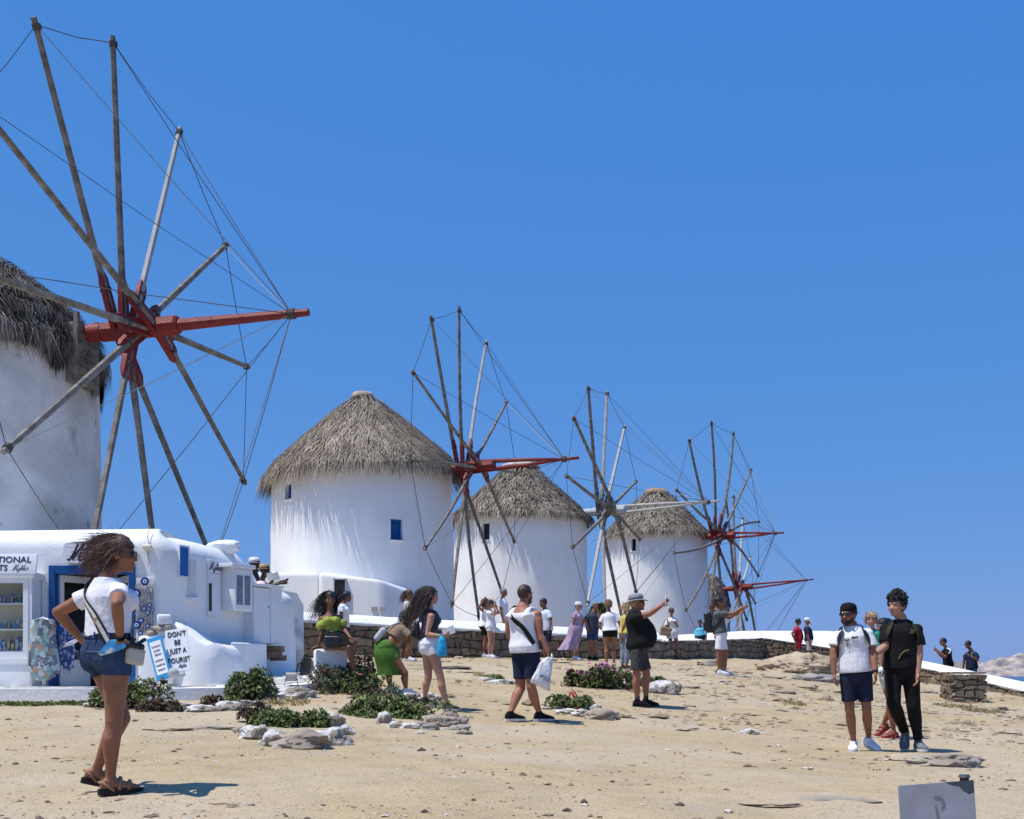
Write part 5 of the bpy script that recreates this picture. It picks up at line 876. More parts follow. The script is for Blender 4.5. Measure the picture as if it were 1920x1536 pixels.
def person(label, base, H, pel, neck, head, yaw, hyaw=None, heady=None, pitch=0, tilt=0, sex='f', bulk=1., belly=0., skin='tan', la=None, ra=None, ll=None, rl=None, fy=None, fp=(0, 0), dn=0., d=None, dh=None,
           top=None, bottom=None, skirt=None, hair=None, shoes=None, glasses=False, hat=None, beard=None, detail=.011, handL=None, handR=None, seated=False, bare_below=True, fade=None, legs=True, group=None, curl=(.5, .5), hd=1., wind=0.):
    hyaw = yaw if hyaw is None else hyaw; heady = yaw if heady is None else heady; fy = fy or (yaw, yaw); rng = random.Random(hash(label) % 9999 if False else sum(map(ord, label)))
    bp = ground(*base) if d is None else P(base[0], base[1], d); D = bp.y; k = D / F
    if d is not None and not seated: bp.z = gz(bp.x, bp.y)
    def PP(px, py, dd=0.): return P(px, py, D + dd)
    pelv = PP(*pel[:2], pel[2] if len(pel) > 2 else 0.)
    if H is None: H = (P(neck[0], neck[1], D).z - bp.z) / .828; H = min(max(H, 1.5), 1.9); pelv.z = bp.z + .525 * H
    s = H / 1.72; nk = PP(*neck[:2], (pelv.y - D) + dn); Fh, Lh = frame(hyaw); Fs, Ls = frame(yaw)
    hcn = PP(*head[:2], (nk.y - D) + (dh if dh is not None else Fs.y * .03)); Fd, Ld = frame(heady)
    m_ = (sex == 'm'); shw = (.164 if m_ else .142) * s * (1 + (bulk - 1) * .55); hpw = (.085 if m_ else .09) * s * (1 + (bulk - 1) * .4)
    ax = (nk - pelv); tl = ax.length; axn = ax.normalized()
    def ortho(l, f): l2 = (l - axn * l.dot(axn)).normalized(); f2 = (f - axn * f.dot(axn) - l2 * f.dot(l2)).normalized(); return l2, f2
    Lt, Ft = ortho(Ls, Fs); Lp, Fp_ = ortho(Lh, Fh)
    if abs(axn.z) > .85: Lp2, Fp2 = Lh, Fh
    else: Lp2, Fp2 = Lp, Fp_
    shc = nk - axn * ((.120 if m_ else .104) * s)
    SL, SR = shc + Lt * shw, shc - Lt * shw; HL, HR = pelv + Lp2 * hpw, pelv - Lp2 * hpw
    def solve(p, spec, L_):
        x, y, sg = spec; q0 = P(x, y, p.y); l = math.hypot(q0.x - p.x, q0.z - p.z); dz = math.sqrt(max(L_ * L_ - l * l, 0)) * sg; q = P(x, y, p.y + dz); return q
    UA, FA, TH, SH = .168 * H, .150 * H, .243 * H, .243 * H
    def arm(S, spec, side):
        if spec is None:
            e = S + V(0, 0, -1) * UA * .97 + side * .05 * s; return e, e + V(0, 0, -1) * FA * .95 + Fs * .07 * s
        e = solve(S, spec[0], UA); return e, solve(e, spec[1], FA)
    EL, WL = arm(SL, la, Lt); ER, WR = arm(SR, ra, -Lt)
    def leg(Hp, spec):
        if spec is None:
            an = V(Hp.x - Fh.x * .02, Hp.y - Fh.y * .02, 0); an.z = gz(an.x, an.y) + .1 * s; kn = lerp(Hp, an, .5) + Fh * .02 * s; return kn, an
        kn = solve(Hp, spec[0], TH); an = solve(kn, spec[1], SH); return kn, an
    KL, AL = leg(HL, ll); KR, AR = leg(HR, rl)
    if not seated:
        so_ = (shoes or {}).get('sole', .022)
        for A, pt_ in ((AL, fp[0]), (AR, fp[1])):
            tgt = gz(A.x, A.y) + (.080 + so_) * s + math.sin(R_(pt_)) * .15 * s
            if abs(A.z - tgt) < .16 * s: A.z = tgt
    root = thing('person', label, 'person', bp, group); skm = SKIN[skin]; B = (1 + (bulk - 1) * .8)
    # torso rings : t, half width, half depth, forward offset
    if m_: TR = [(-.16, .085, .085, 0), (-.06, .15, .115, -.01), (.06, .165, .122, -.012), (.22, .155, .112, 0), (.40, .15, .108, .004), (.60, .160, .118, .004), (.74, .168, .122, .0), (.83, .148, .108, -.006), (.91, .104, .084, -.008), (.98, .068, .066, -.008), (1.04, .055, .058, -.004)]
    else: TR = [(-.16, .085, .085, 0), (-.06, .16, .12, -.014), (.06, .172, .13, -.016), (.22, .150, .112, -.004), (.40, .122, .095, .004), (.60, .134, .105, .006), (.74, .141, .106, .004), (.83, .124, .092, -.004), (.91, .088, .072, -.006), (.98, .056, .056, -.006), (1.04, .046, .05, -.002)]
    def torso(lo, hi, inf, flare=0., slack=0.):
        out = []; ts = [t for t, *_ in TR]
        for t in sorted(set([lo, hi] + [t for t in ts if lo < t < hi] + [t for t in (.12, .18, .27, .33, .46, .53, .67) if lo < t < hi])):
            w = np.interp(t, ts, [r[1] for r in TR]) * s * B; dp = np.interp(t, ts, [r[2] for r in TR]) * s * B; fo = np.interp(t, ts, [r[3] for r in TR]) * s
            bl = belly * math.exp(-abs((t - .30) / .40) ** 2.6) * s; a = max(0, min(1, (t - .2) / .5)); l = lerp(Lp, Lt, a).normalized(); f = lerp(Fp_, Ft, a).normalized()
            ww = max(w, slack * s * B * (.15 if m_ else .132) if slack and t < .75 else w); dd_ = max(dp, slack * s * B * .108 if slack and t < .75 else dp)
            fl = flare * max(0, (.5 - t)); out.append(ellring(pelv + axn * (tl * t), l, f, ww + inf + fl, dd_ + inf + bl * .5 + fl, fo=fo + bl * .5))
        return out
    ar = .047 * s * (1 + (bulk - 1) * .9) * (1.06 if m_ else .9); lr = .083 * s * (1 + (bulk - 1) * .7) * (1. if m_ else 1.02)
    rS = .054 * s * (ar / .047 / s) ** .7
    bm_ = MB(); bm_.loft(torso(-.16, 1.04, 0))
    if not m_:
        for sg in (-1, 1): bm_.ell(pelv + axn * (tl * .70) + Lt * (sg * .072 * s) + Ft * (.088 * s * B), (.058 * s * B, .058 * s * B, .056 * s * B))
    for S, E, W in ((SL, EL, WL), (SR, ER, WR)):
        bm_.ell(S - axn * .005, (.054 * s * (ar / .047 / s) ** .7,) * 3); bm_.tube([lerp(shc, S, .35) + axn * .012 * s, S, lerp(S, E, .3), lerp(S, E, .7), E], [.052 * s, .052 * s, ar * 1.1, ar * .92, ar * .80], 12); bm_.ell(E, (ar * .82,) * 3)
        bm_.tube([E, lerp(E, W, .28), lerp(E, W, .65), W], [ar * .8, ar * .86, ar * .68, ar * .54], 12)
    for Hp, K, A in ((HL, KL, AL), (HR, KR, AR)):
        bk = -(Fh * 1.0); sh_ = (A - K).normalized(); cb_ = (bk - sh_ * bk.dot(sh_)); cb_ = cb_.normalized() if cb_.length > .1 else Fh
        bm_.tube([Hp + (Hp - K).normalized() * .03, lerp(Hp, K, .2), lerp(Hp, K, .55), lerp(Hp, K, .85), K], [lr * .98, lr * 1.04, lr * .86, lr * .68, lr * .64], 14); bm_.ell(K, (lr * .66,) * 3)
        bm_.tube([K, lerp(K, A, .15), lerp(K, A, .32) + cb_ * .012 * s, lerp(K, A, .6) + cb_ * .006 * s, lerp(K, A, .85), A], [lr * .62, lr * .62, lr * .68, lr * .53, lr * .39, lr * .37], 14)
    # buttocks
    for sg in (-1, 1): bm_.ell(pelv + Lp2 * (sg * .07 * s) - Fp2 * ((.04 if m_ else .056) * s * B) - axn * .02, (.08 * s * B, (.07 if m_ else .08) * s * B, .085 * s * B))
    # neck and head
    hs = s * hd; q = Matrix.Rotation(R_(tilt), 3, Fd) @ Matrix.Rotation(R_(pitch), 3, Ld); HL_, HF, HU = q @ Ld, q @ Fd, q @ UP; hx = (HL_, HF, HU)
    def hp(x, y, z): return hcn + HL_ * (x * hs) + HF * (y * hs) + HU * (z * hs)
    bm_.tube([nk - axn * .05, nk + axn * .01, hp(0, -.02, -.075)], [(.066 if m_ else .052) * s, (.058 if m_ else .047) * s, (.055 if m_ else .045) * s], 12)
    hm = MB()
    for c_, r_ in (((0, -.014, .028), (.076, .096, .092)), ((0, .022, -.025), (.064, .074, .088)), ((0, .045, -.078), (.040, .042, .036)), ((0, .07, -.10), (.024, .022, .018)), ((0, .088, -.02), (.012, .020, .026)), ((0, .104, -.034), (.016, .014, .012)), ((0, .078, .022), (.052, .022, .014)), ((.038, .06, -.032), (.026, .026, .024)), ((-.038, .06, -.032), (.026, .026, .024)), ((0, .082, -.066), (.026, .014, .012))): hm.ell(hp(*c_), tuple(x * hs for x in r_), hx)
    for sg in (-1, 1): hm.ell(hp(sg * .078, -.008, -.012), (.011 * hs, .022 * hs, .034 * hs), hx)
    bm_.v += [tuple(x) for x in hm.v]; o0 = len(bm_.v) - len(hm.v); bm_.f += [tuple(i + o0 for i in f) for f in hm.f]; bm_.m += hm.m; bm_.a += hm.a
    # palms
    hands = []
    for W, E, ho, sd, cu in ((WL, EL, handL, Lt, curl[0]), (WR, ER, handR, -Lt, curl[1])):
        dr = (W - E).normalized()
        if ho: dr = (P(ho[0], ho[1], W.y + (ho[2] if len(ho) > 2 else 0)) - W).normalized()
        th_ = Fs - dr * Fs.dot(dr); th_ = th_.normalized() if th_.length > .25 else (UP - dr * UP.dot(dr)).normalized(); pn = dr.cross(th_)   # palm normal points either way
        pn = pn if pn.dot(-sd) > 0 else -pn; hl = .105 * H * .62
        bm_.tube([W - dr * .02, W + dr * (hl * .35), W + dr * (hl * .85)], [.027 * s, .036 * s, .036 * s], 10, up=th_, flat=.45); hands.append((W, dr, th_, pn, cu))
    # feet (bare) under shoes
    feet = []
    for A, y_, pt_ in ((AL, fy[0], fp[0]), (AR, fy[1], fp[1])):
        Ff, Lf = frame(y_); c_, s_ = math.cos(R_(pt_)), math.sin(R_(pt_)); fw = Ff * c_ - UP * s_; fu = UP * c_ + Ff * s_; feet.append((A, fw, Lf, fu))
    sty = (shoes or {}).get('type', 'sneaker')
    def footrings(A, fw, fl, fu, k_, extra=0.):
        rr = []
        for x, w, h in ((-.068, .022, .03), (-.06, .030, .065), (-.03, .035, .085), (.01, .037, .093), (.05, .040, .076), (.10, .047, .056), (.145, .047, .042), (.175, .036, .032), (.19, .018, .022)):
            c = A + fw * (x * s * k_) - fu * (.082 * s); ring = []
            for j in range(14):
                a = 2 * math.pi * j / 14; ca, sa = math.cos(a), math.sin(a); zz = (h + extra) * s * (.5 + .5 * math.copysign(abs(sa) ** .7, sa)); ring.append(c + fl * ((w + extra) * s * k_ * math.copysign(abs(ca) ** .8, ca)) + fu * zz)
            rr.append(ring)
        return rr
    if sty in ('sandal', 'bare') and legs:
        for ft in feet: bm_.loft(footrings(*ft, .98))
    me = remesh(bm_, detail, 3, .45); nb = len(me.polygons)
    # fingers, eyes, lips appended to the same body mesh
    fm = MB()
    for W, dr, th_, pn, cu in hands:
        hl = .105 * H * .62
        for j, (off, L_) in enumerate(((.024, .9), (.009, 1.), (-.007, .95), (-.022, .75))):
            b0 = W + dr * (hl * .72) + th_ * (off * s); ln = .078 * s * L_; a1, a2, a3 = cu * .5, cu * 1.3, cu * 2.0; p = [b0]
            for aa, fr in ((a1, .42), (a2, .33), (a3, .25)): p.append(p[-1] + (dr * math.cos(aa) + pn * math.sin(aa)) * (ln * fr))
            fm.tube(p, [.0092 * s, .0085 * s, .0078 * s, .006 * s], 6)
        b0 = W + dr * (hl * .18) + th_ * (.026 * s); p = [b0, b0 + (dr * .75 + th_ * .6).normalized() * .03 * s, b0 + (dr * .75 + th_ * .6).normalized() * .03 * s + (dr * .85 + th_ * .25 + pn * .45 * cu).normalized() * .042 * s]; fm.tube(p, [.0125 * s, .0105 * s, .008 * s], 6)
    n1 = len(fm.f); fm.cm = 1
    for sg in (-1, 1): fm.ell(hp(sg * .032, .083, .004), (.014 * hs, .008 * hs, .007 * hs), hx, 8, 6); fm.ell(hp(sg * .033, .087, .022), (.022 * hs, .006 * hs, .004 * hs), hx, 8, 5)
    fm.cm = 2; fm.ell(hp(0, .094, -.064), (.022 * hs, .006 * hs, .007 * hs), hx, 8, 5)
    bm = bmesh.new(); bm.from_mesh(me); me2 = fm.mesh('t'); me2.polygons.foreach_set('material_index', fm.m); fixn(me2); bm.from_mesh(me2); bm.to_mesh(me); bm.free(); bpy.data.meshes.remove(me2)
    v = getv(me) - np.array(tuple(bp)); setv(me, v); body = mk('body', me, [skm, EYE, LIP], root, True)
    def cloth(mb, name, mt, vox=None, amp=.004, seed=1, freq=17., it=2, an=(1, 1, .45)):
        c = remesh(mb, vox or detail * .95, it, .45); wrinkle(c, amp * s, seed + rng.randrange(99), freq, an); setv(c, getv(c) - np.array(tuple(bp))); return mk(name, c, mt, root, True)
    # ---- top
    if top:
        inf = top.get('inf', .014) * s; t0 = top.get('lo', -.02); t1 = top.get('hi', .975); q = MB(); q.loft(torso(t0, t1, inf, top.get('flare', .035 if t0 < .15 else 0.) * s, top.get('slack', 1.02)))
        if not m_ and t1 > .72:
            for sg in (-1, 1): q.ell(pelv + axn * (tl * .70) + Lt * (sg * .07 * s) + Ft * (.088 * s * B), ((.060 * s * B + inf),) * 3)
        sl_ = top.get('sleeve', .5)
        for S, E, W in ((SL, EL, WL), (SR, ER, WR)):
            if sl_ > 0:
                w_ = top.get('sw', 1.35); e = lerp(S, E, min(sl_, 1)); q.tube([lerp(shc, S, .3) + axn * .016 * s, S, lerp(S, e, .5), e], [.052 * s + inf * .4, rS + inf * .4, ar * lerp(1.15, w_, .6) + .004, ar * w_ + .004 * s], 14)
                q.ell(S, (rS + inf * .5,) * 3)
                if sl_ > 1: q.tube([E, lerp(E, W, sl_ - 1)], [ar * w_ * .95, ar * w_ * .8], 12); q.ell(E, (ar * w_,) * 3)
        if sl_ <= 0 and top.get('straps', True):
            wq = top.get('sw', .03)
            def rp(t, a_, inf_):
                r_ = torso(t, t + .004, inf_)[0]; return r_[int(round((a_ % 360) / 18)) % 20]
            for k_ in (1, -1):
                Aa = (lambda a_: a_) if k_ > 0 else (lambda a_: 180 - a_)
                q.tube([rp(t, Aa(a_), .006 * s) for t, a_ in ((.74, 54), (.82, 54), (.89, 36), (.935, 0), (.89, -36), (.82, -54), (.74, -54))], [wq * 1.5 * s, wq * 1.1 * s, wq * .8 * s, wq * .6 * s, wq * .8 * s, wq * 1.1 * s, wq * 1.6 * s], 8)
        cloth(q, top.get('name', 'shirt'), top['mat'], amp=top.get('amp', .005))
    if bottom:
        ln = bottom.get('len', .6); lo = bottom.get('loose', 1.18); q = MB(); q.loft(torso(-.15, bottom.get('hi', .16), bottom.get('inf', .013) * s)); q.ell(pelv - axn * (.06 * s) + Fp2 * (.03 * s), (.11 * s * B, .082 * s * B, .095 * s)); 
        for sg in (-1, 1): q.ell(pelv + Lp2 * (sg * .07 * s) - Fp2 * ((.04 if m_ else .056) * s * B) - axn * .025, (.088 * s * B, (.08 if m_ else .088) * s * B, .09 * s * B))
        for Hp, K, A in ((HL, KL, AL), (HR, KR, AR)):
            e = lerp(Hp, K, min(ln, 1)); r1 = lr * lerp(1.04, .72, min(ln, 1)) * lo
            q.tube([Hp + (Hp - K).normalized() * .02, lerp(Hp, e, .3), lerp(Hp, e, .7), e], [lr * 1.1, lr * 1.12, lerp(lr * 1.08, r1, .7), r1], 16)
            if ln > 1: q.ell(K, (r1 * .98,) * 3); q.tube([K, lerp(K, A, .35), lerp(K, A, .75), lerp(K, A, ln - 1)], [r1, r1 * .98, r1 * bottom.get('cuff', .8), r1 * bottom.get('cuff', .8)], 14)
        ob = cloth(q, bottom.get('name', 'shorts'), bottom['mat'], amp=bottom.get('amp', .005), freq=14)
        if bottom.get('belt'): q = MB(); r = torso(bottom.get('hi', .16) - .035, bottom.get('hi', .16) + .035, .017 * s); q.loft([r[0], r[-1]], cap=False); q.build('belt', bottom['belt'], ob, smooth=True)
    if skirt:
        q = MB(); rings = []; L_ = skirt['len']; N = 9; w0, d0 = skirt.get('w0', .14) * s * B, skirt.get('d0', .115) * s * B; f_ = skirt.get('flare', .06); sh = Vector(skirt.get('shift', (0, 0, 0))); dr = Vector(skirt.get('dir', tuple(-axn * .3 - UP * .7))).normalized(); st = pelv + axn * (tl * skirt.get('hi', .22))
        for i in range(N + 1):
            t = i / N; c = st + dr * (L_ * t) + sh * (t * t); hb = math.exp(-((t * L_ - .16) / .13) ** 2) * skirt.get('hip', .045) * s * B; wv = skirt.get('wave', .012) * t
            ring = []
            for k_ in range(28):
                a = 2 * math.pi * k_ / 28; wr = 1 + wv * 9 * math.sin(a * 6 + i * .35 + 1) + wv * 5 * math.sin(a * 11 + 2); ring.append(c + Lh * ((w0 + hb + f_ * t) * math.cos(a) * wr) + Fh * ((d0 + hb + f_ * t) * math.sin(a) * wr - skirt.get('back', .012) * s))
            rings.append(ring)
        q.loft(rings); sk_ = q.build(skirt.get('name', 'skirt'), skirt['mat'], root, smooth=60)
    # ---- shoes
    if shoes and legs:
        for A, fw, fl, fu in feet:
            if sty == 'bare': continue
            q = MB(); c0 = A - fu * (.082 * s); k_ = 1.0; ol = []
            for x, w in ((-.078, .018), (-.07, .032), (-.03, .038), (.03, .040), (.09, .050), (.15, .050), (.19, .036), (.205, .016)): ol.append((x, w))
            th_ = shoes.get('sole', .022)
            q.loft([[c0 + fw * (x * s) + fl * (w * s) - fu * (z * s) for x, w in ol] + [c0 + fw * (x * s) - fl * (w * s) - fu * (z * s) for x, w in reversed(ol)] for z in (th_ - .006, -.010)])
            if sty == 'sneaker':
                u_ = MB(); u_.loft(footrings(A, fw, fl, fu, 1.02, .006)); u_.tube([A + fw * -.005 - fu * .0, A + fw * -.01 + fu * .02 * s], [.046 * s, .044 * s], 14); ob = mk('shoe', (lambda c: (setv(c, getv(c) - np.array(tuple(bp))), c)[1])(remesh(u_, min(detail, .010), 2, .4)), shoes['mat'], root, True)
                q.build('sole', shoes.get('solemat', SOLEW), ob, smooth=40)
                if shoes.get('lace'):
                    l_ = MB()
                    for j in range(3): x = .055 + j * .024; l_.tube([c0 + fw * (x * s) + fl * (.026 * s) + fu * ((.083 - x * .35) * s), c0 + fw * ((x + .01) * s) + fu * ((.096 - x * .33) * s), c0 + fw * (x * s) - fl * (.026 * s) + fu * ((.083 - x * .35) * s)], .004 * s, 5)
                    l_.build('lace', shoes['lace'], ob)
                if shoes.get('sock'): l_ = MB(); l_.tube([A + UP * 0, lerp(A, KL if A == AL else KR, shoes.get('sockh', .12))], [lr * .42, lr * .43], 12); l_.build('sock', shoes['sock'], root, smooth=True)
            else:
                ob = q.build('sandal', shoes.get('solemat', SOLEB), root, smooth=40)
                l_ = MB()
                for x, h in ((.06, .085), (.12, .062)): l_.tube([c0 + fw * ((x - .012) * s) + fl * (.050 * s) + fu * .005, c0 + fw * (x * s) + fl * (.032 * s) + fu * (h * .8 * s), c0 + fw * ((x + .005) * s) + fu * (h * s), c0 + fw * (x * s) - fl * (.032 * s) + fu * (h * .8 * s), c0 + fw * ((x - .012) * s) - fl * (.050 * s) + fu * .005], .012 * s, 8, flat=.45)
                l_.tube([c0 + fw * .02 * s + fl * .042 * s, c0 - fw * .05 * s + fl * .03 * s + fu * .05 * s, c0 - fw * .072 * s + fu * .055 * s, c0 - fw * .05 * s - fl * .03 * s + fu * .05 * s, c0 + fw * .02 * s - fl * .042 * s], .009 * s, 8); l_.build('strap', shoes['mat'], ob, smooth=True)
    # ---- hair
    if hair:
        st, hmat = hair['style'], HAIRM[hair['col']]; q = MB(); vol = hair.get('vol', .012); ob = None
        nu, nv = 28, 18; vs = []; fs = []; keep = []
        for i in range(nv + 1):
            a = math.pi * i / nv
            for j in range(nu):
                b = 2 * math.pi * j / nu; dx, dy, dz = math.sin(a) * math.cos(b), math.sin(a) * math.sin(b), math.cos(a); rr = 1 + (vol / .09) * (1 + .5 * mnoise.noise(V(dx, dy, dz) * 4 + V(rng.random() * 0 + len(label), 0, 0))) + hair.get('rough', .03) * mnoise.noise(V(dx, dy, dz) * 11)
                vs.append((dx * .078 * rr, -.014 + dy * .098 * rr, .026 + dz * .096 * rr))
        hl_ = hair.get('line', .052); nape = hair.get('nape', -.07)
        for i in range(nv):
            for j in range(nu):
                f = (i * nu + j, i * nu + (j + 1) % nu, (i + 1) * nu + (j + 1) % nu, (i + 1) * nu + j); cx_, cy_, cz_ = [sum(vs[k_][n_] for k_ in f) / 4 for n_ in range(3)]
                if cy_ > .035 and cz_ < hl_ + (.07 - abs(cx_)) * .0: continue
                if cy_ > -.02 and cz_ < .0 + (.035 - cy_) * -.0 and st in ('short', 'bun', 'buzz'): continue
                if cz_ < nape: continue
                if cy_ > .005 and cz_ < -.02: continue
                fs.append(f)
        q.add([hp(*p) for p in vs], fs)
        if st == 'bun': q.ell(hp(0, -.125, .03), .038 * hs)
        if st in ('long', 'pony'):
            L_ = hair.get('len', .38); wv = Vector(hair.get('flow', (0, 0, -1))).normalized(); sprd = hair.get('spread', .07); n_ = hair.get('n', 260)
            c0 = hp(0, -.07, .01); mid = c0 + (wv * .6 - HF * .1) * (L_ * .45); end = c0 + wv * L_ * .92 - HF * .02
            q.tube([hp(0, -.05, .05), c0, lerp(c0, mid, .6) - HF * .01, mid, lerp(mid, end, .6), end], [.05 * hs, .078 * hs * hair.get('bulk', .85), .070 * hs * hair.get('bulk', .85), .055 * hs * hair.get('bulk', .85), .036 * hs * hair.get('bulk', .85), .008], 12, flat=.7)
            for i in range(n_):
                a = rng.uniform(0, 2 * math.pi); z = rng.uniform(-.75, 1); r = math.sqrt(max(0, 1 - z * z)); dx, dy, dz = r * math.cos(a), r * math.sin(a), z
                if dy > .35 and dz < .62: continue
                p = hp(dx * .084, -.014 + dy * .104, .026 + dz * .102); nr = (HL_ * dx + HF * dy + HU * dz); dcur = (nr * .5 - HF * .5 + HU * .1).normalized(); pts = [p]; ll_ = L_ * (rng.uniform(.5, 1.05) if rng.random() < .88 else rng.uniform(1.05, 1.5)); seg = 9; sp_ = V(rng.gauss(0, 1), rng.gauss(0, 1), rng.gauss(0, 1)) * (sprd * .34)
                for k_ in range(seg): dcur = (dcur * .60 + (wv + sp_ * (1.3 + k_ * .3) + V(0, 0, -.02 * k_)) * .40).normalized(); p = p + dcur * (ll_ / seg); pts.append(p)
                sd_ = dcur.cross(V(0, 1, 0)); sd_ = sd_.normalized() if sd_.length > .1 else HL_; strip(q, pts, rng.uniform(.0014, .0042) * hs * hair.get('thick', 1.), sd_)
        elif st in ('curly', 'short', 'bob', 'bun', 'buzz'):
            if st == 'curly':
                for i in range(hair.get('blobs', 420)):
                    a = rng.uniform(0, 2 * math.pi); z = rng.uniform(-.1, 1); r = math.sqrt(max(0, 1 - z * z)); dx, dy, dz = r * math.cos(a), r * math.sin(a), z
                    if dy > .55 and dz < .3: continue
                    k_ = rng.uniform(.93, 1.26 if dz > .25 else 1.08); q.ell(hp(dx * .09 * k_, -.014 + dy * .11 * k_, .03 + dz * .125 * k_), tuple(rng.uniform(.006, .015) * hs for _ in range(3)), hx, 6, 5)
            n_ = hair.get('n', {'curly': 420, 'short': 240, 'bob': 420, 'bun': 160, 'buzz': 0}[st]); L_ = hair.get('len', {'curly': .06, 'short': .028, 'bob': .14, 'bun': .02, 'buzz': 0}[st])
            for i in range(n_):
                a = rng.uniform(0, 2 * math.pi); z = rng.uniform(-.55, 1); r = math.sqrt(max(0, 1 - z * z)); dx, dy, dz = r * math.cos(a), r * math.sin(a), z
                if dy > .3 and dz < .35: continue
                if st != 'bob' and dz < -.35 and dy > -.3: continue
                p = hp(dx * .084, -.014 + dy * .104, .026 + dz * .102); nr = (HL_ * dx + HF * dy + HU * dz); pts = [p]; t_ = V(rng.gauss(0, 1), rng.gauss(0, 1), rng.gauss(0, .6)); dcur = (nr + t_ * .4 + HU * hair.get('up', 0.)).normalized()
                for k_ in range(5): dcur = (dcur + (t_ * .25 if st == 'curly' else V(0, 0, -.5 if st == 'bob' else -.15)) + V(wind, 0, 0) * .4 + (V(rng.gauss(0, .5), rng.gauss(0, .5), rng.gauss(0, .5)) if st == 'curly' else V(0, 0, 0))).normalized(); p = p + dcur * (L_ / 5); pts.append(p)
                strip(q, pts, (.006 if st == 'curly' else .004) * hs * hair.get('thick', 1), nr.cross(dcur).normalized() if nr.cross(dcur).length > .05 else HL_)
        ob = q.build('hair', hmat, root, smooth=True)
    if beard:
        q = MB(); q.ell(hp(0, .055, -.085), (.045 * hs, .045 * hs, .038 * hs), hx); q.ell(hp(.045, .03, -.06), (.022 * hs, .035 * hs, .04 * hs), hx); q.ell(hp(-.045, .03, -.06), (.022 * hs, .035 * hs, .04 * hs), hx); q.ell(hp(0, .097, -.05), (.025 * hs, .008 * hs, .006 * hs), hx); q.build('beard', HAIRM[beard], root, smooth=True)
    if glasses:
        q = MB()
        for sg in (-1, 1): q.ell(hp(sg * .034, .100, .002), (.030 * hs, .007 * hs, .023 * hs), hx, 12, 8); q.tube([hp(sg * .062, .092, .008), hp(sg * .079, .05, .008), hp(sg * .082, -.01, .004)], .004 * hs, 5)
        q.tube([hp(-.01, .105, .008), hp(.01, .105, .008)], .004 * hs, 5); q.build('sunglasses', SGL, root, smooth=True)
    if hat:
        hm_ = hat['mat']; kd = hat['type']; q = MB()
        def ring(rx, ry, z, y0=-.014, n=28, wob=0.): return [hp(rx * math.cos(2 * math.pi * i / n), y0 + ry * math.sin(2 * math.pi * i / n), z + wob * math.cos(4 * math.pi * i / n)) for i in range(n)]
        if kd == 'bucket':
            q.loft([ring(.086, .106, .05), ring(.09, .11, .09), ring(.082, .1, .125), ring(.06, .075, .142), ring(.02, .025, .147)]); q.build('hat_crown', hm_, root, smooth=True)
            q = MB(); q.loft([ring(.084, .104, .052), ring(.12, .14, .045, wob=.006), ring(.155, .175, .03, wob=.014), ring(.157, .177, .024, wob=.014), ring(.12, .14, .038, wob=.006), ring(.084, .104, .046)], cap=False); q.build('hat_brim', hat.get('brim', hm_), root, smooth=True)
            q = MB(); q.loft([ring(.0885, .1085, .052), ring(.0915, .1115, .075)], cap=False); q.build('hat_band', hat.get('band', hm_), root, smooth=True)
        elif kd == 'fedora':
            q.loft([ring(.086, .106, .045), ring(.088, .108, .09), ring(.078, .096, .135), ring(.05, .065, .142), ring(.02, .03, .13)]); q.build('hat_crown', hm_, root, smooth=True); q = MB(); q.loft([ring(.085, .105, .046), ring(.125, .145, .048, wob=.008), ring(.126, .146, .042, wob=.008), ring(.085, .105, .04)], cap=False); q.build('hat_brim', hm_, root, smooth=True); q = MB(); q.loft([ring(.0885, .1085, .048), ring(.09, .11, .072)], cap=False); q.build('hat_band', hat.get('band', BLK), root, smooth=True)
        elif kd == 'cap':
            q.loft([ring(.085, .106, .03), ring(.089, .11, .06), ring(.084, .103, .1), ring(.06, .075, .128), ring(.02, .025, .137)]); q.build('cap_crown', hm_, root, smooth=True); sg = -1 if hat.get('back') else 1; q = MB(); rg_ = []
            for i in range(9): a = R_(-62 + i * 15.5); rg_.append((a))
            vs = [hp(.085 * math.sin(a), -.014 + sg * .104 * math.cos(a), .034) for a in rg_] + [hp(.08 * math.sin(a), -.014 + sg * (.104 * math.cos(a) + .075 * max(0, math.cos(a * 1.2))), .024 + hat.get('dip', -.012)) for a in rg_]; n9 = 9
            vs += [v_ - HU * .006 for v_ in vs]; q.add(vs, [(i, i + 1, n9 + i + 1, n9 + i) for i in range(8)] + [(18 + i, 18 + n9 + i, 18 + n9 + i + 1, 18 + i + 1) for i in range(8)] + [(n9 + i, n9 + i + 1, 18 + n9 + i + 1, 18 + n9 + i) for i in range(8)]); q.build('cap_visor', hat.get('visor', hm_), root, smooth=40)
    J = dict(root=root, bp=bp, D=D, SL=SL, SR=SR, EL=EL, ER=ER, WL=WL, WR=WR, HL=HL, HR=HR, KL=KL, KR=KR, AL=AL, AR=AR, nk=nk, pelv=pelv, hc=hcn, Ft=Ft, Lt=Lt, axn=axn, hands=hands, s=s, tl=tl, shc=shc, B=B, hp=hp, torso=torso, PP=PP)
    low = min(AL.z, AR.z) - .082 * s; gA = gz(AL.x, AL.y); gB = gz(AR.x, AR.y)
    print('PERSON', label[:38], 'H %.2f' % H, 'D %.1f' % D, 'scale px/m %.0f' % (F / D), 'ua %.2f' % ((SR - ER).length / UA), 'fa %.2f' % ((ER - WR).length / FA), 'th %.2f %.2f' % ((HL - KL).length / TH, (HR - KR).length / TH), 'sh %.2f %.2f' % ((KL - AL).length / SH, (KR - AR).length / SH), 'tl %.2f' % (tl / H), 'footgap L %.2f R %.2f' % (AL.z - .1 * s - gA, AR.z - .1 * s - gB))
    return J
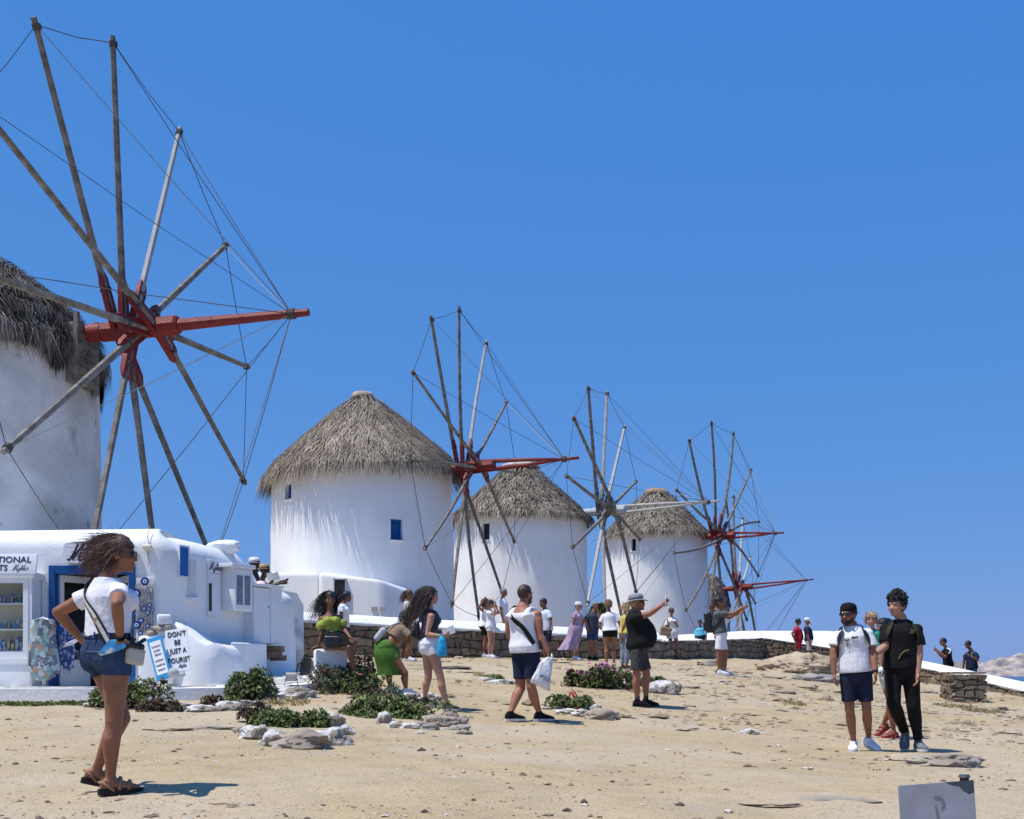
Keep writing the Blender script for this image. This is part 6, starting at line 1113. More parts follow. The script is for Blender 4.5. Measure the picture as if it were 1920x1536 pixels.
def strap(J, pts, w, mt, name, label, cat, th=.006, grp=None):
    p0 = pts[len(pts) // 2]; m_ = MB(); m_.tube(pts, w, 8, flat=th / w); return m_
# ---- the individual visitors
SNK_W = dict(type='sneaker', mat=WHT, solemat=SOLEW, lace=mat('lace_grey', (.5, .5, .52), .8)); SNK_B = dict(type='sneaker', mat=BLK, solemat=SOLEB); SNK_BW = dict(type='sneaker', mat=BLK, solemat=SOLEW)
# woman with hands on hips in the left foreground
A_ = person('woman in white tee and denim shorts with hands on hips, seen from behind', (206, 1491), None, (203, 1232), (203, 1080), (224, 1040), 138, 140, 98, tilt=0, sex='f', bulk=1.08, skin='tan', detail=.009,
  la=((108, 1148, -.3), (150, 1196, 1)), ra=((219, 1133, -1), (226, 1200, 1)), ll=((228, 1347, .4), (181, 1440, .5)), rl=((214, 1352, -.35), (207, 1470, .3)), fy=(112, 118), fp=(14, 0), dn=-.02,
  top=dict(mat=WHT, sleeve=.50, sw=1.3, lo=.24, inf=.016, slack=1.04, amp=.007), bottom=dict(mat=DENIM, len=.30, loose=1.16, hi=.26, belt=LEATH, name='denim_shorts', amp=.005), hair=dict(style='long', col='chest', len=.16, flow=(-.80, .1, -.45), n=2600, spread=.36, thick=.3, vol=.012, bulk=.85), shoes=dict(type='sandal', mat=mat('tan_leather', (.30, .17, .09), .6), solemat=SOLEB, sole=.035), glasses=True, handR=(226, 1222, .1), handL=(160, 1203, .06), curl=(.5, 1.0))
# man in backwards cap
W_ = person('bearded man in white tee, navy shorts and backwards black cap', (1612, 1411), None, (1604, 1272), (1597, 1171), (1590, 1153), -14, -8, -38, sex='m', skin='tan', detail=.0105,
  ra=((1562, 1224, -.2), (1564, 1264, -.6)), la=((1637, 1226, -.2), (1641, 1262, -.8)), rl=((1593, 1330, -.6), (1601, 1396, .6)), ll=((1625, 1330, -.5), (1629, 1389, 1)), fy=(25, -22), fp=(16, 0),
  top=dict(mat=WHT, sleeve=.62, sw=1.45, lo=-.02, inf=.014, slack=1.0, amp=.006), bottom=dict(mat=NVY, len=.80, loose=1.25, hi=.1), hair=dict(style='short', col='black', n=80), beard='black', glasses=True, hat=dict(type='cap', mat=BLK, back=True), shoes=SNK_W, curl=(.6, .6))
# curly-haired man in black
X_ = person('curly-haired man all in black walking with his arm linked', (1712, 1409), None, (1690, 1264), (1690, 1160), (1681, 1136), -12, -18, -50, sex='m', skin='fair', detail=.0105,
  ra=((1660, 1212, -.3), (1638, 1229, -.8)), la=((1724, 1219, -.2), (1721, 1262, -.5)), ll=((1713, 1326, -.4), (1722, 1388, .5)), rl=((1676, 1322, -.8), (1697, 1378, 1)), fy=(0, -25), fp=(0, 40),
  top=dict(mat=BLK, sleeve=.78, sw=1.45, lo=-.04, inf=.016, slack=1.0, flare=.03, amp=.008), bottom=dict(mat=BLK, len=1.93, loose=1.22, cuff=.72, hi=.1, name='trousers', amp=.007), hair=dict(style='curly', col='black', n=700, len=.04, vol=.016, up=.4, line=.045, rough=.12, thick=.5), shoes=dict(type='sneaker', mat=fab('grey_suede', (.16, .17, .18)), solemat=SOLEW, lace=WHT), handR=(1630, 1234, -.02), curl=(.5, 1.2))
# man in white vest with crossbody strap
J_ = person('sturdy man in white vest and navy shorts walking with a plastic bag', (994, 1353), None, (986, 1228), (981, 1136), (985, 1115), 150, 140, 138, sex='m', bulk=1.22, skin='red', detail=.0105,
  ra=((1012, 1191, -.3), (1027, 1222, -.2)), la=((954, 1184, .2), (964, 1212, .7)), rl=((996, 1288, .2), (1011, 1340, .6)), ll=((976, 1290, -.2), (957, 1334, -.6)), fy=(112, 100), fp=(0, 0), dn=-.03,
  top=dict(mat=WHT, sleeve=0, sw=.042, lo=-.10, hi=.84, inf=.014, slack=1.02, name='vest', amp=.006), bottom=dict(mat=NVY, len=.78, loose=1.22, hi=.12), hair=dict(style='buzz', col='brown', vol=.004, line=.06, nape=-.05), beard='brown', shoes=SNK_BW, curl=(.5, 1.7), handR=(1030, 1232, .0))
# man with sun hat pointing
P_ = person('big-bellied man in black tee and grey sun hat raising his arm', (1207, 1327), None, (1196, 1219), (1190, 1145), (1195, 1131), 78, 80, 82, pitch=-8, sex='m', bulk=1.16, belly=.145, skin='red', detail=.0105,
  ra=((1217, 1151, -.2), (1240, 1136, 0)), la=((1184, 1180, .2), (1189, 1205, .5)), rl=((1194, 1264, -.2), (1195, 1309, .2)), ll=((1212, 1264, .2), (1211, 1306, .2)), fy=(80, 84),
  top=dict(mat=BLK, sleeve=.55, sw=1.4, lo=-.08, inf=.016, slack=1.0), bottom=dict(mat=fab('plaid_grey', (.045, .042, .045), col2=(.08, .075, .078), mixs=26), len=.86, loose=1.3, hi=.1), hair=dict(style='short', col='blond', n=140, len=.05), glasses=True, hat=dict(type='bucket', mat=fab('hat_grey', (.30, .31, .34)), band=fab('hat_band', (.13, .135, .15))), shoes=dict(type='sneaker', mat=BLK, solemat=SOLEB, sock=GRY, sockh=.16), handR=(1249, 1127, 0), curl=(.4, .35))
# seated woman on the white block
B_ = person('woman in lime off-shoulder top sitting on the white block', (622, 1258), 1.60, (624, 1206), (619, 1147), (619, 1124), 14, 50, 16, d=16.9, seated=True, sex='f', skin='brown', detail=.0105, dn=-.02,
  ra=((604, 1186, -.4), (597, 1211, .2)), la=((645, 1180, -.3), (657, 1196, -.9)), ll=((664, 1204, -1), (659, 1243, .3)), rl=((655, 1214, -.9), (664, 1256, .2)), fy=(60, 55), fp=(20, 5),
  top=dict(mat=mat('fabric_lime_lace', (.40, .47, .08), .85, .25, 40, .8, 60., col2=(.27, .34, .05), mixs=28), sleeve=0, straps=False, lo=.36, hi=.83, inf=.014, name='off_shoulder_top'), skirt=dict(mat=BLK, len=.34, flare=.05, hi=.4, dir=(.55, -.45, -.55), hip=.06), hair=dict(style='long', col='black', len=.42, flow=(-.35, .12, -.92), n=700, spread=.25, vol=.012, thick=.7), shoes=dict(type='sandal', mat=BLK), handR=(592, 1213, 0), handL=(666, 1199, -.02), curl=(.5, .2))
for S_, E_ in ((B_['SL'], B_['EL']), (B_['SR'], B_['ER'])):
    q = MB(); q.tube([lerp(S_, E_, .18), lerp(S_, E_, .32), lerp(S_, E_, .58), lerp(S_, E_, .78)], [.052, .078, .085, .06], 16); c = remesh(q, .012, 2); wrinkle(c, .006, 5, 40); setv(c, getv(c) - np.array(tuple(B_['bp']))); mk('puff_sleeve', c, MATS['fabric_lime_lace'], B_['root'], True)
# bending woman in green skirt
C_ = person('woman in green skirt and tan crop jacket bending forward', (745, 1303), 1.62, (722, 1216), (757, 1170), (766, 1158), 118, 122, 115, pitch=38, sex='f', bulk=1.05, skin='tan', dn=.10, detail=.0105,
  la=((766, 1196, .3), (758, 1218, .3)), ra=((772, 1196, -.2), (766, 1220, .2)), ll=((729, 1260, -.2), (732, 1297, .2)), rl=((759, 1262, -.2), (761, 1300, .4)), fy=(120, 115),
  top=dict(mat=fab('tan_linen', (.27, .20, .13)), sleeve=.8, sw=1.6, lo=.42, inf=.022, slack=1.08, name='jacket'), skirt=dict(mat=fab('green', (.085, .185, .035)), len=.47, flare=.03, hi=.20, dir=(.12, -.02, -1), hip=.035, wave=.012, w0=.14, d0=.14, back=.055), bottom=dict(mat=fab('green', (.085, .185, .035)), len=.45, loose=1.1, hi=.22, name='skirt_lining'), hair=dict(style='long', col='black', len=.26, flow=(.18, -.05, -.98), n=240, spread=.12), shoes=SNK_W, hd=.98)
# woman in white shorts with brochure
D_ = person('long-haired woman in navy halter top and white shorts holding a brochure', (822, 1331), None, (805, 1211), (806, 1143), (808, 1117), 102, 108, 112, sex='f', bulk=1.03, skin='fair', detail=.0105,
  ra=((801, 1190, -.2), (828, 1193, -.3)), la=((812, 1190, .2), (833, 1194, 0)), rl=((826, 1270, -.3), (837, 1324, .2)), ll=((803, 1270, .2), (796, 1312, .3)), fy=(110, 105), fp=(8, 0),
  top=dict(mat=fab('navy_print', (.045, .055, .12), col2=(.10, .11, .18), mixs=30), sleeve=0, lo=.34, hi=.80, inf=.008, straps=True, sw=.018, name='halter_top'), bottom=dict(mat=WHT, len=.27, loose=1.2, hi=.22), hair=dict(style='long', col='brown', len=.40, bulk=.68, flow=(-.36, 0, -.93), n=800, spread=.12, vol=.012, thick=.7), shoes=dict(type='sneaker', mat=GRY, solemat=SOLEW), handR=(838, 1190, -.02), handL=(841, 1192, 0), curl=(1., 1.2))
FAR = .0145
E_ = person('woman in white tee standing behind the seated woman', (645, 1258), None, (643, 1182), (644, 1131), (650, 1119), 84, d=23.5, sex='f', skin='brown', detail=FAR, ra=((640, 1156, -.2), (643, 1176, -.3)), top=dict(mat=WHT, sleeve=.55, sw=1.5, lo=.0), bottom=dict(mat=DENIM, len=.6), hair=dict(style='long', col='black', len=.28, flow=(-.75, 0, -.5), n=160), shoes=SNK_W)
F_ = person('woman in cream blouse and sunglasses by the wall behind the bending woman', (768, 1231), 1.64, (767, 1170), (765, 1126), (767, 1115), 75, d=28.5, sex='f', skin='tan', detail=FAR, ra=((771, 1146, -.2), (775, 1132, -.4)), la=((775, 1146, .3), (779, 1132, .3)), fy=(80, 95), top=dict(mat=fab('cream', (.66, .64, .58)), sleeve=.8, lo=-.1), bottom=dict(mat=fab('khaki', (.24, .18, .11)), len=.7), hair=dict(style='pony', col='chest', len=.26, flow=(-.4, 0, -.9), n=120), glasses=True, shoes=SNK_W)
G_ = person('woman in white playsuit taking a photograph beside the wall', (922, 1235), None, (921, 1176), (918, 1143), (920, 1133), 62, sex='f', skin='fair', detail=FAR, ra=((929, 1151, -.6), (927, 1139, -.2)), la=((935, 1150, .1), (931, 1139, -.2)), fy=(70, 80), top=dict(mat=WHT, sleeve=.55, lo=-.05, inf=.01), bottom=dict(mat=WHT, len=.28, loose=1.2, hi=.1), hair=dict(style='bob', col='brown', n=200), shoes=SNK_W, handR=(927, 1132, -.1), handL=(930, 1132, -.1), curl=(1.2, 1.2))
H_ = person('woman in white top and black shorts lifting her hair beside the wall', (906, 1233), None, (907, 1177), (908, 1142), (910, 1130), 100, sex='f', skin='tan', detail=FAR, d=33, ra=((897, 1139, -.3), (906, 1127, .3)), la=((914, 1140, .3), (911, 1128, .3)), top=dict(mat=WHT, sleeve=.2, lo=.0), bottom=dict(mat=BLK, len=.62, loose=1.2, hi=.14), hair=dict(style='long', col='black', len=.2, flow=(.3, 0, -.9), n=120), shoes=SNK_W)
I_ = person('grey-haired man in white shirt standing beyond the white coping', (945, 1212), None, (946, 1164), (943, 1121), (945, 1111), 70, d=38.5, sex='m', skin='tan', detail=FAR, top=dict(mat=WHT, sleeve=.6, sw=1.5, lo=-.05, slack=1.05), bottom=dict(mat=NVY, len=.8), hair=dict(style='short', col='grey', n=100), shoes=SNK_W)
K_ = person('dark-haired man in pale blue shirt and navy shorts by the wall', (1030, 1243), None, (1025, 1188), (1022, 1142), (1018, 1131), -52, sex='m', skin='brown', detail=FAR, la=((1033, 1163, -.2), (1031, 1178, -.6)), ra=((1012, 1163, .2), (1014, 1180, -.5)), top=dict(mat=fab('pale_blue', (.56, .63, .76)), sleeve=.7, sw=1.5, lo=-.1, slack=1.0), bottom=dict(mat=NVY, len=.85, loose=1.2), hair=dict(style='short', col='black', n=120), shoes=SNK_B)
L_P = person('woman in lilac dress and white headscarf with sunglasses', (1082, 1238), None, (1080, 1181), (1082, 1147), (1085, 1137), 62, sex='f', bulk=1.1, skin='fair', detail=FAR, ra=((1074, 1163, -.2), (1075, 1178, .4)), la=((1094, 1164, .3), (1090, 1178, .4)), top=dict(mat=fab('lilac', (.36, .26, .38)), sleeve=.7, sw=1.6, lo=.2), skirt=dict(mat=MATS['fabric_lilac'], len=.78, flare=.14, hi=.38, shift=(-.24, 0, .02), dir=(0, 0, -1), wave=.02, name='dress_skirt', hip=.05), hair=dict(style='bob', col='grey', n=120, len=.06), glasses=True, hat=dict(type='cap', mat=WHT, visor=WHT, dip=.01), shoes=SNK_W)
M_P = person('grey-haired man in slate polo and blue shorts with hand at mouth', (1108, 1237), None, (1111, 1185), (1113, 1147), (1117, 1136), 22, sex='m', bulk=1.05, skin='tan', detail=FAR, d=32.8, ra=((1098, 1164, -.2), (1103, 1181, -.4)), la=((1125, 1163, -.6), (1121, 1146, -.8)), top=dict(mat=fab('slate', (.045, .06, .085)), sleeve=.75, sw=1.5, lo=-.05, slack=1.0), bottom=dict(mat=DENIM, len=.75, loose=1.2), hair=dict(style='short', col='grey', n=140), shoes=SNK_B)
N_P = person('fair-haired woman in white tee and black shorts, back to the camera', (1147, 1250), None, (1144, 1190), (1142, 1147), (1141, 1134), 178, sex='f', bulk=1.14, skin='tan', detail=.0125, la=((1124, 1174, .3), (1128, 1181, .9)), ra=((1163, 1172, .2), (1166, 1190, .5)), top=dict(mat=WHT, sleeve=.62, sw=1.55, lo=.05, slack=1.05), bottom=dict(mat=BLK, len=.34, loose=1.2, hi=.2), hair=dict(style='bob', col='dkblond', n=260, len=.075, vol=.02), shoes=dict(type='sandal', mat=WHT))
O_P = person('person in yellow top and striped trousers half hidden by the big man', (1172, 1262), None, (1172, 1196), (1172, 1151), (1174, 1140), 120, d=27, sex='f', skin='tan', detail=FAR, ra=((1168, 1176, -.2), (1166, 1196, 0)), top=dict(mat=fab('yellow', (.55, .47, .13)), sleeve=.3, lo=.0), bottom=dict(mat=fab('striped', (.32, .36, .42), col2=(.09, .11, .15), mixs=40), len=1.9, loose=1.35, name='trousers'), hair=dict(style='bob', col='blond', n=150), shoes=dict(type='sandal', mat=BLK))
Q_P = person('woman in white tunic and sunglasses carrying a tan tote bag', (1264, 1237), None, (1261, 1188), (1259, 1157), (1259, 1147), 10, sex='f', skin='tan', detail=FAR, ra=((1249, 1175, -.2), (1262, 1169, -.8)), la=((1271, 1175, -.2), (1266, 1168, -.8)), rl=((1258, 1212, 0), (1258, 1234, 0)), ll=((1269, 1212, 0), (1271, 1234, 0)), top=dict(mat=fab('ivory', (.68, .66, .63)), sleeve=.85, sw=1.7, lo=.1, slack=1.05), skirt=dict(mat=MATS['fabric_ivory'], len=.36, flare=.05, hi=.35, dir=(0, 0, -1), name='tunic_hem'), hair=dict(style='bun', col='brown'), glasses=True, shoes=dict(type='sandal', mat=mat('tan_leather', (.3, .17, .09), .6)))
R_P = person('man in turquoise shirt standing beyond the low white wall', (1314, 1243), None, (1315, 1205), (1313, 1176), (1312, 1168), -20, d=40.5, sex='m', skin='brown', detail=.015, top=dict(mat=fab('turquoise', (.12, .45, .58)), sleeve=.7, sw=1.5, lo=-.05), bottom=dict(mat=NVY, len=.8), hair=dict(style='short', col='black', n=60), shoes=SNK_W)
S_P = person('man in grey tee, white shorts and black backpack stretching out his phone', (1354, 1267), None, (1351, 1191), (1345, 1142), (1348, 1130), 78, sex='m', skin='tan', detail=.0115, ra=((1374, 1151, -.2), (1393, 1139, 0)), la=((1368, 1158, .3), (1388, 1145, .2)), rl=((1347, 1230, 0), (1350, 1261, 0)), ll=((1360, 1230, 0), (1359, 1262, 0)), fy=(85, 80), top=dict(mat=fab('grey_green', (.10, .115, .11)), sleeve=.6, sw=1.5, lo=.0, slack=1.0), bottom=dict(mat=WHT, len=.72, loose=1.3, hi=.12), hair=dict(style='short', col='black', n=160), glasses=True, shoes=SNK_W, handR=(1399, 1136, 0), curl=(1, 1.2))
T_P = person('woman in white blouse posing behind the man with the phone', (1349, 1266), None, (1352, 1196), (1354, 1150), (1356, 1139), 60, d=27, sex='f', skin='tan', detail=FAR, la=((1371, 1157, 0), (1386, 1150, -.2)), top=dict(mat=WHT, sleeve=1.5, sw=1.6, lo=.0), bottom=dict(mat=BLK, len=.62), hair=dict(style='long', col='chest', len=.28, flow=(-.95, 0, .05), n=120), glasses=True, shoes=SNK_B)
U_P = person('man in red shirt and red shorts standing behind the rock mound', (1498, 1238), None, (1497, 1202), (1494, 1175), (1497, 1166), 72, d=46, sex='m', bulk=1.12, belly=.06, skin='tan', detail=.0145, ra=((1485, 1187, -.2), (1491, 1203, .5)), top=dict(mat=fab('red', (.38, .022, .04)), sleeve=.6, sw=1.5, lo=-.05, slack=1.05), bottom=dict(mat=MATS['fabric_red'], len=.8, loose=1.25), hair=dict(style='short', col='black', n=100), glasses=True, shoes=SNK_B)
V_P = person('man in navy polo, pale shorts and white cap behind the rock mound', (1515, 1240), None, (1516, 1203), (1513, 1174), (1514, 1165), 82, d=45.8, sex='m', bulk=1.08, belly=.05, skin='tan', detail=.0145, top=dict(mat=NVY, sleeve=.6, sw=1.5, lo=-.02, slack=1.0), bottom=dict(mat=fab('stone_grey', (.42, .41, .42)), len=.95, loose=1.25), hair=dict(style='short', col='grey', n=60), hat=dict(type='cap', mat=WHT), shoes=SNK_W)
Y_P = person('woman in leopard top and grey shorts carrying a child behind the man in black', (1672, 1379), None, (1668, 1275), (1659, 1194), (1656, 1176), -60, -70, -60, d=15.6, sex='f', skin='tan', detail=.012, ra=((1652, 1216, .2), (1640, 1200, -.2)), la=((1668, 1226, -.3), (1648, 1215, -.5)), rl=((1672, 1323, .2), (1656, 1356, .5)), ll=((1668, 1325, -.3), (1676, 1372, .3)), fy=(-70, -70), fp=(0, 28),
  top=dict(mat=fab('leopard', (.02, .02, .02), col2=(.6, .58, .52), mixs=26, mixlo=.48, mixhi=.52, var=0), sleeve=.5, sw=1.5, lo=.0), bottom=dict(mat=fab('light_grey', (.48, .48, .47)), len=.45, loose=1.3), hair=dict(style='long', col='black', len=.25, flow=(.5, 0, -.8), n=160), shoes=dict(type='sandal', mat=mat('red_leather', (.35, .02, .02), .5), solemat=mat('red_leather', (.35, .02, .02), .5)))
Y2 = person('blond child in green top carried on the hip of a woman', (1641, 1262), .95, (1642, 1211), (1637, 1180), (1634, 1163), -20, d=15.35, sex='f', bulk=1.15, skin='fair', detail=.012, hd=1.5, la=((1646, 1196, 0), (1650, 1207, 0)), ra=((1630, 1194, -.2), (1632, 1206, -.2)), ll=((1652, 1226, -.5), (1652, 1252, 0)), rl=((1634, 1226, -.5), (1634, 1254, 0)), top=dict(mat=fab('mint_green', (.06, .42, .25)), sleeve=.6, sw=1.4, lo=.0), bottom=dict(mat=WHT, len=.5), hair=dict(style='bob', col='blond', n=300, len=.07, vol=.014), shoes=SNK_W)
Z1 = person('man in black shirt with white shoulder stripe looking at his phone', (1778, 1300), 1.73, (1778, 1247), (1774, 1215), (1768, 1204), -74, sex='m', skin='tan', detail=FAR, d=37, seated=True, ra=((1765, 1231, .2), (1755, 1220, 0)), la=((1772, 1232, -.3), (1757, 1219, -.2)), top=dict(mat=BLK, sleeve=.75, sw=1.55, lo=-.05, slack=1.0), bottom=dict(mat=BLK, len=1.9, loose=1.2, name='trousers'), hair=dict(style='short', col='black', n=130), glasses=True, shoes=SNK_B, curl=(1.2, 1.2))
Z2 = person('man in navy shirt and jeans holding a white object beyond the pillar', (1824, 1306), 1.70, (1822, 1252), (1821, 1220), (1815, 1209), -58, sex='m', bulk=1.1, skin='brown', detail=FAR, d=36.5, seated=True, ra=((1808, 1236, .2), (1806, 1254, 0)), la=((1833, 1238, -.3), (1820, 1230, -.8)), top=dict(mat=NVY, sleeve=.7, sw=1.5, lo=-.05, slack=1.0), bottom=dict(mat=DENIM, len=1.9, loose=1.2, name='jeans'), hair=dict(style='short', col='black', n=100), glasses=True, shoes=SNK_B)
h1_ = person('dark-skinned man in white fedora sitting behind the white cupboard', (480, 1206), 1.72, (482, 1150), (480, 1082), (478, 1060), 60, d=20.9, seated=True, sex='m', skin='dark', detail=.012, la=((492, 1110, -.3), (505, 1096, -.5)), top=dict(mat=fab('dark_shirt', (.03, .03, .04)), sleeve=.6), bottom=dict(mat=NVY, len=.8), hat=dict(type='fedora', mat=WHT), shoes=SNK_B)
h2_ = person('dark-skinned man in straw hat and pink shirt gesturing behind the cupboard', (494, 1206), None, (492, 1152), (491, 1089), (497, 1071), 80, d=20.5, seated=True, sex='m', skin='dark', detail=.012, ra=((506, 1099, -.5), (525, 1094, -.2)), la=((508, 1099, .2), (528, 1090, .2)), top=dict(mat=fab('pink_print', (.55, .40, .42), col2=(.7, .62, .62), mixs=20), sleeve=.6), bottom=dict(mat=NVY, len=.8), hat=dict(type='fedora', mat=fab('straw', (.42, .30, .13)), band=NVY), shoes=SNK_B, handR=(535, 1093, 0), handL=(537, 1088, 0), curl=(.3, .3))
# ------------------------------------------------------------------ bags, straps and things held
def surf(J, t, a, inf=.03):
    r = J['torso'](t, t + .004, inf); n = len(r[0]); x = (a % 360) / 360 * n; i = int(x); f = x - i; return lerp(r[0][i % n], r[0][(i + 1) % n], f)
def ribbon(pts, w, t, J=None):
    """flat strap lying on the body: cross-section w wide, t thick"""
    m = MB(); ps = []
    for i in range(len(pts) - 1):
        a, b, c, d = pts[max(i - 1, 0)], pts[i], pts[i + 1], pts[min(i + 2, len(pts) - 1)]
        for k in range(5): u = k / 5; ps.append((b * 2 + (c - a) * u + (a * 2 - b * 5 + c * 4 - d) * u * u + (b * 3 - a - c * 3 + d) * u ** 3) * .5)
    ps.append(pts[-1]); rings = []; ctr = J['pelv'] + J['axn'] * (J['tl'] * .5) if J else None
    for i, p in enumerate(ps):
        tg = (ps[min(i + 1, len(ps) - 1)] - ps[max(i - 1, 0)]).normalized()
        o = (p - (J['pelv'] + J['axn'] * (p - J['pelv']).dot(J['axn']))) if J else V(0, -1, 0)
        o = (o - tg * o.dot(tg)); o = o.normalized() if o.length > .01 else V(0, -1, 0); s = tg.cross(o)
        rings.append([p + s * (w / 2 * x) + o * (t * y) for x, y in ((-1, 0), (-.8, 1), (0, 1.15), (.8, 1), (1, 0), (0, -.3))])
    m.loft(rings); return m
def crossbody(J, right_hip=True, w=.035, inf=.032, t0=.05):
    k = 1 if right_hip else -1; A = lambda a: a if right_hip else 180 - a
    back = [(.1, 205), (.3, 228), (.5, 252), (.7, 284), (.86, 318), (.96, 350)]; front = [(.96, 12), (.86, 45), (.68, 76), (.45, 108), (.25, 140), (.1, 165)]
    return ribbon([surf(J, max(t, t0), A(a), inf) for t, a in back + front], w, .004, J)
def bagbox(c, sz, ax, bev, mt, name, parent, seed=1, amp=.006):
    m = MB(); m.box(c, sz, ax, bev=bev); me = remesh(m, .014, 2); v = getv(me); setv(me, v + getn(me) * (amp * sines(v, 22, seed, 7))[:, None]); setv(me, getv(me) - np.array(tuple(ROOT(parent)))); return mk(name, me, mt, parent, True)
def backpack(J, label, w=.28, h=.42, dp=.14, mt=LEATH, t=.58, smt=None):
    Fv, Lv, ax = J['Ft'], J['Lt'], J['axn']; c = J['pelv'] + ax * (J['tl'] * t) - Fv * (.115 * J['B'] * J['s'] + dp / 2 + .025); root = thing('backpack', label, 'backpack', c); bagbox(c, (w, dp, h), (Lv, Fv, ax), .05, mt, 'bag', root); bagbox(c - Fv * (dp / 2 + .01) - ax * (h * .16), (w * .8, .06, h * .45), (Lv, Fv, ax), .025, mt, 'pocket', root)
    for k in (1, -1):
        A = lambda a: a if k > 0 else 180 - a; pts = [c + Lv * (k * w * .28) + ax * (h * .42) + Fv * dp * .4, surf(J, .93, A(-48), .03), J['shc'] + Lv * (k * .10 * J['s']) + ax * .062 * J['s'], surf(J, .88, A(42), .032), surf(J, .72, A(42), .036), surf(J, .52, A(22), .036), surf(J, .38, A(-12), .036), c + Lv * (k * w * .45) - ax * (h * .38) + Fv * dp * .4]; ribbon(pts, .07, .007, J).build('shoulder_strap', smt or mt, root, smooth=60)
    return root
AX = (V(1, 0, 0), V(0, 1, 0), UP)
# handbag of the woman with hands on hips
c = P(253, 1222, A_['D'] - .08); cb_ = thing('handbag', 'cream and black handbag at the hip of the woman in denim shorts', 'handbag', c); CRM = mat('cream_leather', (.52, .49, .42), .5, .06, 6, .2, 40.); xa = (V(.8, .6, 0), V(-.6, .8, 0), UP); xr = (V(.78, .6, -.18).normalized(), V(-.6, .8, 0), V(.14, .1, 1).normalized())
bagbox(c - UP * .03, (.12, .055, .11), xr, .014, CRM, 'body', cb_, 3, .002); bagbox(c + UP * .036, (.124, .06, .045), xr, .014, LEATH, 'flap', cb_, 4, .002)
s1 = crossbody(A_, True, .052, .034); s1.build('strap', LEATH, cb_, smooth=60); s2 = crossbody(A_, True, .026, .037); s2.build('strap_stripe', CRM, cb_, smooth=60); m_ = MB(); m_.tube([surf(A_, .1, 205, .035), P(246, 1203, A_['D'] - .1), c + UP * .08], [.012, .012, .01], 8); m_.tube([surf(A_, .1, 165, .035), c + UP * .08 + V(.05, .05, 0)], .012, 8); m_.build('strap_end', LEATH, cb_); m_ = MB(); m_.box(surf(A_, .42, 243, .042), (.06, .012, .035), (V(.6, .1, -.8).normalized(), V(0, 1, 0), V(.8, 0, .6)), bev=.004); m_.build('buckle', mat('brass', (.55, .42, .2), .35, .1, 5, metal=.8), cb_)
W = A_['hands'][1]; c = W[0] + W[1] * .085 + V(-.03, -.06, .0); pk = thing('packet', 'crumpled light blue packet in the hand of the woman in denim shorts', 'packet', c); m_ = MB(); m_.prism([c + V(.06, 0, .05), c + V(-.02, -.01, .045), c + V(-.085, -.02, -.04), c + V(-.07, 0, -.05), c + V(.03, 0, -.02), c + V(.065, 0, .0)], V(.01, .035, .005)); m_.build('wrapper', mat('blue_foil', srgb(60, 165, 225), .3, .3, 20, .8, 30., col2=(.7, .8, .85), mixs=14, mixlo=.55, mixhi=.6, spec=.6), pk)
m_ = MB(); w0 = W[0] - W[1] * .03; m_.tube([w0 - W[1] * .008, w0 + W[1] * .008], [.031, .031], 14); o = m_.build('wristband', BLK, A_['root'])
# tank-top man: strap, hip pouch and plastic bag
pc = surf(J_, .12, 195, .05); po_ = thing('shoulder_pouch', 'black shoulder pouch worn across the back of the man in the vest', 'bag', pc); crossbody(J_, True, .06, .034).build('strap', BLK, po_, smooth=60); bagbox(pc + J_['Ft'] * .05 + V(.04, .0, -.02), (.13, .05, .15), (J_['Ft'], J_['Lt'], UP), .02, LEATH, 'pouch', po_, 6)
pb2 = thing('plastic_bag', 'white printed plastic carrier bag in the hand of the man in the vest', 'bag', P(1012, 1262, J_['D'])); hh = J_['hands'][1]; hc_ = hh[0] + hh[1] * .08; rings = []
for t, w_, dp_, ox, oy in ((0, .030, .02, 0, 0), (.10, .065, .03, -.03, .0), (.3, .085, .035, -.055, 0), (.55, .098, .045, -.075, 0), (.8, .112, .045, -.105, 0), (.97, .12, .03, -.125, 0), (1, .118, .008, -.125, 0)):
    cN = hc_ + V(ox, -.05, -t * .37); rings.append([cN + V(w_ * math.cos(a * math.pi / 9) + .008 * math.sin(a * 2.7 + t * 8), dp_ * math.sin(a * math.pi / 9) + .012 * math.sin(a * 3.1 + t * 6), .10 * t * -math.cos(a * math.pi / 9) * .55 + .012 * math.sin(a * 1.7)) for a in range(18)])
m_ = MB(); m_.loft(rings); PLW = mat('white_plastic', (.70, .72, .76), .35, .08, 9, .5, 25., spec=.4); me = m_.mesh('sack', pb2.location); fixn(me); o = mk('sack', me, PLW, pb2, True); m_ = MB(); m_.tube([rings[0][3], hc_ + V(.03, -.03, .05), hc_ + V(.045, .0, .01), rings[1][1]], .010, 6, flat=.4); m_.build('handle', PLW, pb2, smooth=True)
rr_ = V(.86, 0, -.5).normalized(); text_obj('MYKONOS', .062, hc_ + V(-.13, -.112, -.245), rr_, V(.5, 0, .86).normalized(), V(0, -1, 0), mat('grey_print', (.13, .15, .19), .6, 0), pb2, xs=.72, bold=.0008)
